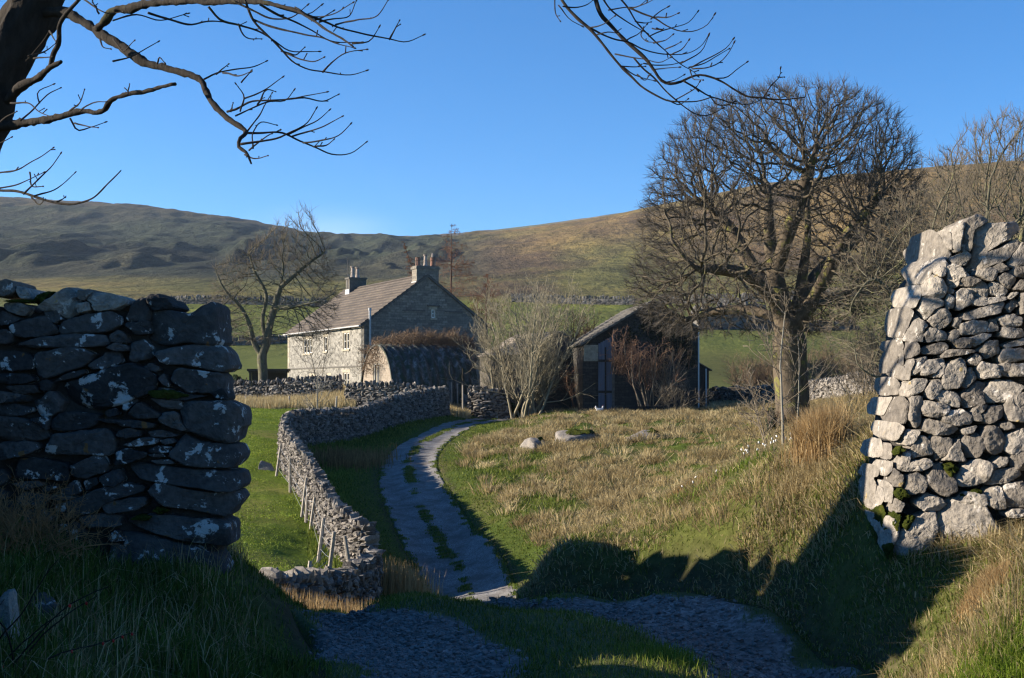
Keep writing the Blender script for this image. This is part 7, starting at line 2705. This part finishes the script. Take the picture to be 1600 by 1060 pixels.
# snowdrops and their leaves along the top of the bank
def snowdrops(px, py, d, n, label, rng, spread=0.22):
    d = ray_ground(px, py, 8.5, 16)
    c = P(px, py, d)
    gz = float(H([c[0]], [c[1]])[0])
    root = thing('snowdrop_clump', label, 'flowers', (c[0], c[1], gz))
    lf, fl = MB(), MB()
    x, y = c[0] + rng.normal(0, spread * 1.4, n), c[1] + rng.normal(0, spread, n)
    blades(lf, np.repeat(x, 3), np.repeat(y, 3), rng.uniform(0.08, 0.15, n * 3), np.full(n * 3, 0.012), rng, 0.25, var=rng.uniform(0, 0.4, n * 3))
    z = H(x, y)
    v, q = BLK_V, BLK_Q
    cen = np.stack([x, y, z + rng.uniform(0.10, 0.17, n)], 1)
    blocks(fl, cen, np.tile(np.array((0.006, 0.006, 0.012)), (n, 1)), rng.uniform(0, 3, n), rng, 0.4, 0.1)
    lf.build('leaves', LUSH, root)
    fl.build('petals', M_WHITE, root, smooth=True)


snowdrops(1165, 762, 12.6, 13, 'small white snowdrops in a row on the bank left of the tall rust tussock', rg, 0.16)
snowdrops(1215, 745, 13.2, 12, 'small white snowdrops close beside the foot of the tall rust tussock', rg, 0.12)
snowdrops(1332, 690, 13.5, 8, 'few white snowdrops between the rust tussock and the sunlit gateway wall', rg, 0.12)

# gravel lying loose on the near part of the track
gm = MB()
k = (L[:, 4] < 0.4) & (L[:, 1] < 11) & (L[:, 1] > 5.5) & (np.abs(L[:, 3]) < 0.95)
pts = L[k]
rep = rg.integers(0, len(pts), 15000)
sz = 0.004 + 0.015 * rg.uniform(0, 1, len(rep)) ** 3
cen = np.stack([pts[rep, 0] + rg.normal(0, 0.04, len(rep)), pts[rep, 1] + rg.normal(0, 0.04, len(rep)), pts[rep, 2] + sz * 0.25], 1)
blocks(gm, cen, np.stack([sz * rg.uniform(0.8, 1.4, len(sz)), sz, sz * 0.6], 1), rg.uniform(0, 3, len(sz)), rg, 0.3, 0.15)
g = gm.build('gravel', plain('track gravel', (0.16, 0.152, 0.147), 0.95, var=0.5, scale=20), smooth=False)
tag(g, 'loose grey gravel lying in the ruts of the near part of the lane', 'gravel', kind='stuff')

# brambles and a briar at the left edge
BR = [LV(K=9, wob=0.13, trop=-0.03, sides=5, taper=0.45, n=9, t0=0.15, angle=45, ratio=0.42, rratio=0.6), LV(K=6, wob=0.2, trop=0.04, sides=3, taper=0.4, n=4, angle=45, ratio=0.5, mb=1, rmin=0.0014), LV(K=4, wob=0.25, sides=3, mb=1, rmin=0.0012)]
stem_plant('briar', 'orange brown leafless briar stems before the shadowed gateway wall', 45, 868, 7.55, 36, 0.55, 0.0048, BR, rg, [M_BRAMBLE, M_BRAMBLE], ['stems', 'twigs'], spread=0.45, foot=0.13)
stem_plant('briar', 'low orange brown briar sprays at the left edge behind the taller briar', -10, 880, 7.9, 16, 0.5, 0.004, BR, rg, [M_BRAMBLE, M_BRAMBLE], ['stems', 'twigs'], spread=0.5, foot=0.15)


def rose():
    c = P(20, 1060, 5.3)
    gz = float(H([c[0]], [c[1]])[0])
    root = thing('rose_bush', 'dark arching wild rose stems with red hips in the bottom left corner', 'shrub', (c[0], c[1], gz))
    mb = MB()
    rng = np.random.default_rng(66)
    n = 9
    p = np.column_stack([c[0] + rng.normal(-0.05, 0.08, n), c[1] + rng.normal(0, 0.1, n), np.full(n, gz)])
    dv = np.column_stack([rng.uniform(-0.1, 0.9, n), rng.normal(0, 0.3, n), rng.uniform(0.5, 1.0, n)])
    ln = grow_lines(p, dv, rng.uniform(0.35, 0.75, n), 12, rng, 0.08, -0.05)
    polylines(mb, ln, np.linspace(0.0045, 0.0018, 12)[None] * np.ones((n, 1)), 5)
    mb.build('stems', M_ASHBARK, root, smooth=True)
    m = NT('red rose hip')
    m.color((0.42, 0.02, 0.012))
    m.rough(0.35)
    for i in range(16):
        a = ln[rng.integers(0, n), rng.integers(5, 12)]
        h = MB()
        h.add(BLK_V / np.linalg.norm(BLK_V, axis=1, keepdims=True) * np.array((0.006, 0.006, 0.008)) + a + np.array((0, -0.004, -0.006)), BLK_Q)
        h.build('hip', m.m, root, smooth=True)


rose()
clump('dead_stalks', 'single pale dead grass stalk standing in the dark grass at the bottom left', 'dead stalks', 212, 1050, 6.0, 3, 0.004, 0.26, STRAW, rg, 0.1, 0.005, (0.6, 1))
clump('dead_stalks', 'small pale dried weed standing in the dark grass left of the lane', 'dead stalks', 372, 1015, 7.0, 14, 0.03, 0.10, STRAW, rg, 0.6, 0.004, (0.5, 1))


# the evergreen by the pasture wall: many small leaves over a few stems
def evergreen(name, label, px, py, d, w, h, n, rng, cols, cat='bush'):
    c = P(px, py, d)
    gz = float(H([c[0]], [c[1]])[0])
    root = thing(name, label, cat, (c[0], c[1], gz))
    st = MB()
    k = 9
    p = np.column_stack([c[0] + rng.normal(0, w * 0.08, k), c[1] + rng.normal(0, w * 0.08, k), np.full(k, gz)])
    ln = grow_lines(p, np.column_stack([rng.normal(0, 0.4, k), rng.normal(0, 0.4, k), np.ones(k)]), np.full(k, h * 0.75), 6, rng, 0.1)
    polylines(st, ln, np.linspace(0.05, 0.015, 6)[None] * np.ones((k, 1)), 5)
    st.build('stems', M_LARCH, root, smooth=True)
    v = unit(rng.normal(0, 1, (n, 3)))
    v[:, 2] = np.abs(v[:, 2]) * 1.0 - 0.15
    r = (0.72 + 0.3 * fbm(v * 2.4 + rng.uniform(0, 9), 3)) * rng.uniform(0.55, 1.0, n) ** 0.5
    q = v * r[:, None] * np.array((w / 2, w / 2, h)) + np.array((c[0], c[1], gz + h * 0.12))
    s = rng.uniform(0.05, 0.10, n)[:, None]
    a, b = unit(rng.normal(0, 1, (n, 3))), unit(rng.normal(0, 1, (n, 3)))
    V = np.stack([q - a * s, q + b * s * 0.5, q + a * s, q - b * s * 0.5], 1).reshape(-1, 3)
    lf = MB()
    lf.add(V, np.arange(n * 4).reshape(-1, 4), var=np.repeat(rng.uniform(0, 1, n), 4))
    lf.build('leaves', grass_material('evergreen leaves', cols, 0.2), root)


DG = [(0.0, (0.012, 0.026, 0.010)), (0.6, (0.028, 0.055, 0.016)), (1.0, (0.055, 0.085, 0.026))]
evergreen('evergreen_bush', 'rounded dark evergreen bush between the shadowed gateway wall and the ash tree', 370, 592, 104, 2.4, 2.3, 7000, rg, DG)
evergreen('evergreen_bush', 'dark green bush in the shade at the foot of the willow shrub', 800, 634, 88.5, 2.0, 1.5, 3500, rg, DG)
evergreen('ivy_clump', 'small dark green ivy clump at the left foot of the mossy trunk', 1205, 600, 49.3, 0.5, 1.3, 1200, rg, DG, 'ivy')


def ivy(name, label, fr, pts, n, rng, cols):
    """leaves spread over a wall face round the points (w, z, radius)"""
    c = fr([(-0.1, pts[0][0], pts[0][1])])[0]
    root = thing(name, label, 'ivy', c)
    lf, st = MB(), MB()
    for w, z, r in pts:
        m = int(n * r * r)
        a, q = rng.uniform(0, 2 * math.pi, m), r * np.sqrt(rng.uniform(0, 1, m)) * (1 + 0.35 * rng.normal(0, 1, m))
        p = fr(np.column_stack([-0.03 - rng.uniform(0, 0.22, m) * np.clip(1 - q / r, 0.1, 1), w + q * np.cos(a), z + q * np.sin(a) * 1.25]))
        s = rng.uniform(0.04, 0.09, m)[:, None]
        u, v = unit(rng.normal(0, 1, (m, 3))), unit(rng.normal(0, 1, (m, 3)))
        lf.add(np.stack([p - u * s, p + v * s * 0.6, p + u * s, p - v * s * 0.6], 1).reshape(-1, 3), np.arange(m * 4).reshape(-1, 4), var=np.repeat(rng.uniform(0, 1, m), 4))
        b = fr([(-0.04, w, z - r * 1.3)])
        ln = grow_lines(np.repeat(b, 5, 0), np.tile((0.0, 0.0, 1.0), (5, 1)) + rng.normal(0, 0.15, (5, 3)) * np.array((1, 0.1, 1)), np.full(5, r * 2.2), 7, rng, 0.1)
        polylines(st, ln, np.linspace(0.02, 0.008, 7)[None] * np.ones((5, 1)), 4)
    st.build('stems', M_RUST, root, smooth=True)
    lf.build('leaves', grass_material('ivy leaves', cols, 0.2), root)


ivy('ivy', 'dark ivy spread over the upper wall of the barn end under the domed tree', BARN, [(5.4, 3.6, 1.0), (6.6, 3.0, 0.9), (4.4, 4.5, 0.8), (7.2, 2.0, 0.6), (3.1, 3.3, 0.7), (5.0, 1.6, 0.7), (2.6, 1.6, 0.5)], 1000, rg, [(0.0, (0.016, 0.022, 0.010)), (0.6, (0.045, 0.045, 0.020)), (1.0, (0.085, 0.065, 0.035))])


# the white hen before the barn
def hen():
    c = P(937, 629, 84.5)
    gz = float(H([c[0]], [c[1]])[0])
    root = thing('hen', 'small white hen standing before the blue grey barn door', 'hen', (c[0], c[1], gz))
    sc = 1.25
    m = NT('white feathers')
    m.color((0.75, 0.73, 0.70))
    mr = NT('red comb')
    mr.color((0.45, 0.03, 0.02))
    my = NT('yellow leg')
    my.color((0.42, 0.27, 0.06))
    o = np.array((c[0], c[1], gz))
    b = MB()
    body = np.array([(-0.20, 0, 0.33), (-0.15, 0, 0.26), (-0.07, 0, 0.20), (0.03, 0, 0.19), (0.11, 0, 0.23), (0.15, 0, 0.30), (0.165, 0, 0.36), (0.185, 0, 0.40), (0.215, 0, 0.405)])
    b.tube(o + body * sc, np.array((0.035, 0.075, 0.105, 0.115, 0.085, 0.052, 0.036, 0.036, 0.014)) * sc, 12)
    b.build('body', m.m, root, smooth=True)
    t = MB()
    t.tube(o + np.array([(-0.16, 0, 0.27), (-0.21, 0, 0.35), (-0.22, 0, 0.43)]) * sc, np.array((0.05, 0.05, 0.012)) * sc, 8)
    t.build('tail', m.m, root, smooth=True)
    t = MB()
    t.tube(o + np.array([(0.165, 0, 0.43), (0.19, 0, 0.45), (0.21, 0, 0.435)]) * sc, np.array((0.008, 0.014, 0.006)) * sc, 6)
    t.build('comb', mr.m, root, smooth=True)
    t = MB()
    t.tube(o + np.array([(0.215, 0, 0.40), (0.255, 0, 0.39)]) * sc, np.array((0.011, 0.002)) * sc, 6)
    t.build('beak', my.m, root, smooth=True)
    for s in (-0.045, 0.045):
        t = MB()
        t.tube(o + np.array([(0.01, s, 0.14), (0.0, s, 0.07), (0.015, s, 0.008), (0.05, s, 0.004)]) * sc, np.array((0.016, 0.009, 0.008, 0.005)) * sc, 6)
        t.build('leg', my.m, root, smooth=True)


hen()

# ------------------------------------------------------------------ the air between here and the fells
def haze():
    mb = MB()
    mb.box((-8500, -62, -12), (8500, 3260, 420))
    m = bpy.data.materials.new('thin haze')
    m.use_nodes = True
    nt = m.node_tree
    nt.nodes.clear()
    out = nt.nodes.new('ShaderNodeOutputMaterial')
    v = nt.nodes.new('ShaderNodeVolumePrincipled')
    v.inputs['Color'].default_value = (0.62, 0.78, 1.0, 1)
    v.inputs['Density'].default_value = 0.000055
    v.inputs['Anisotropy'].default_value = 0.2
    nt.links.new(v.outputs[0], out.inputs['Volume'])
    o = mb.build('haze', m)
    tag(o, 'thin blue haze in the air before the far fells', 'haze', kind='stuff')


haze()
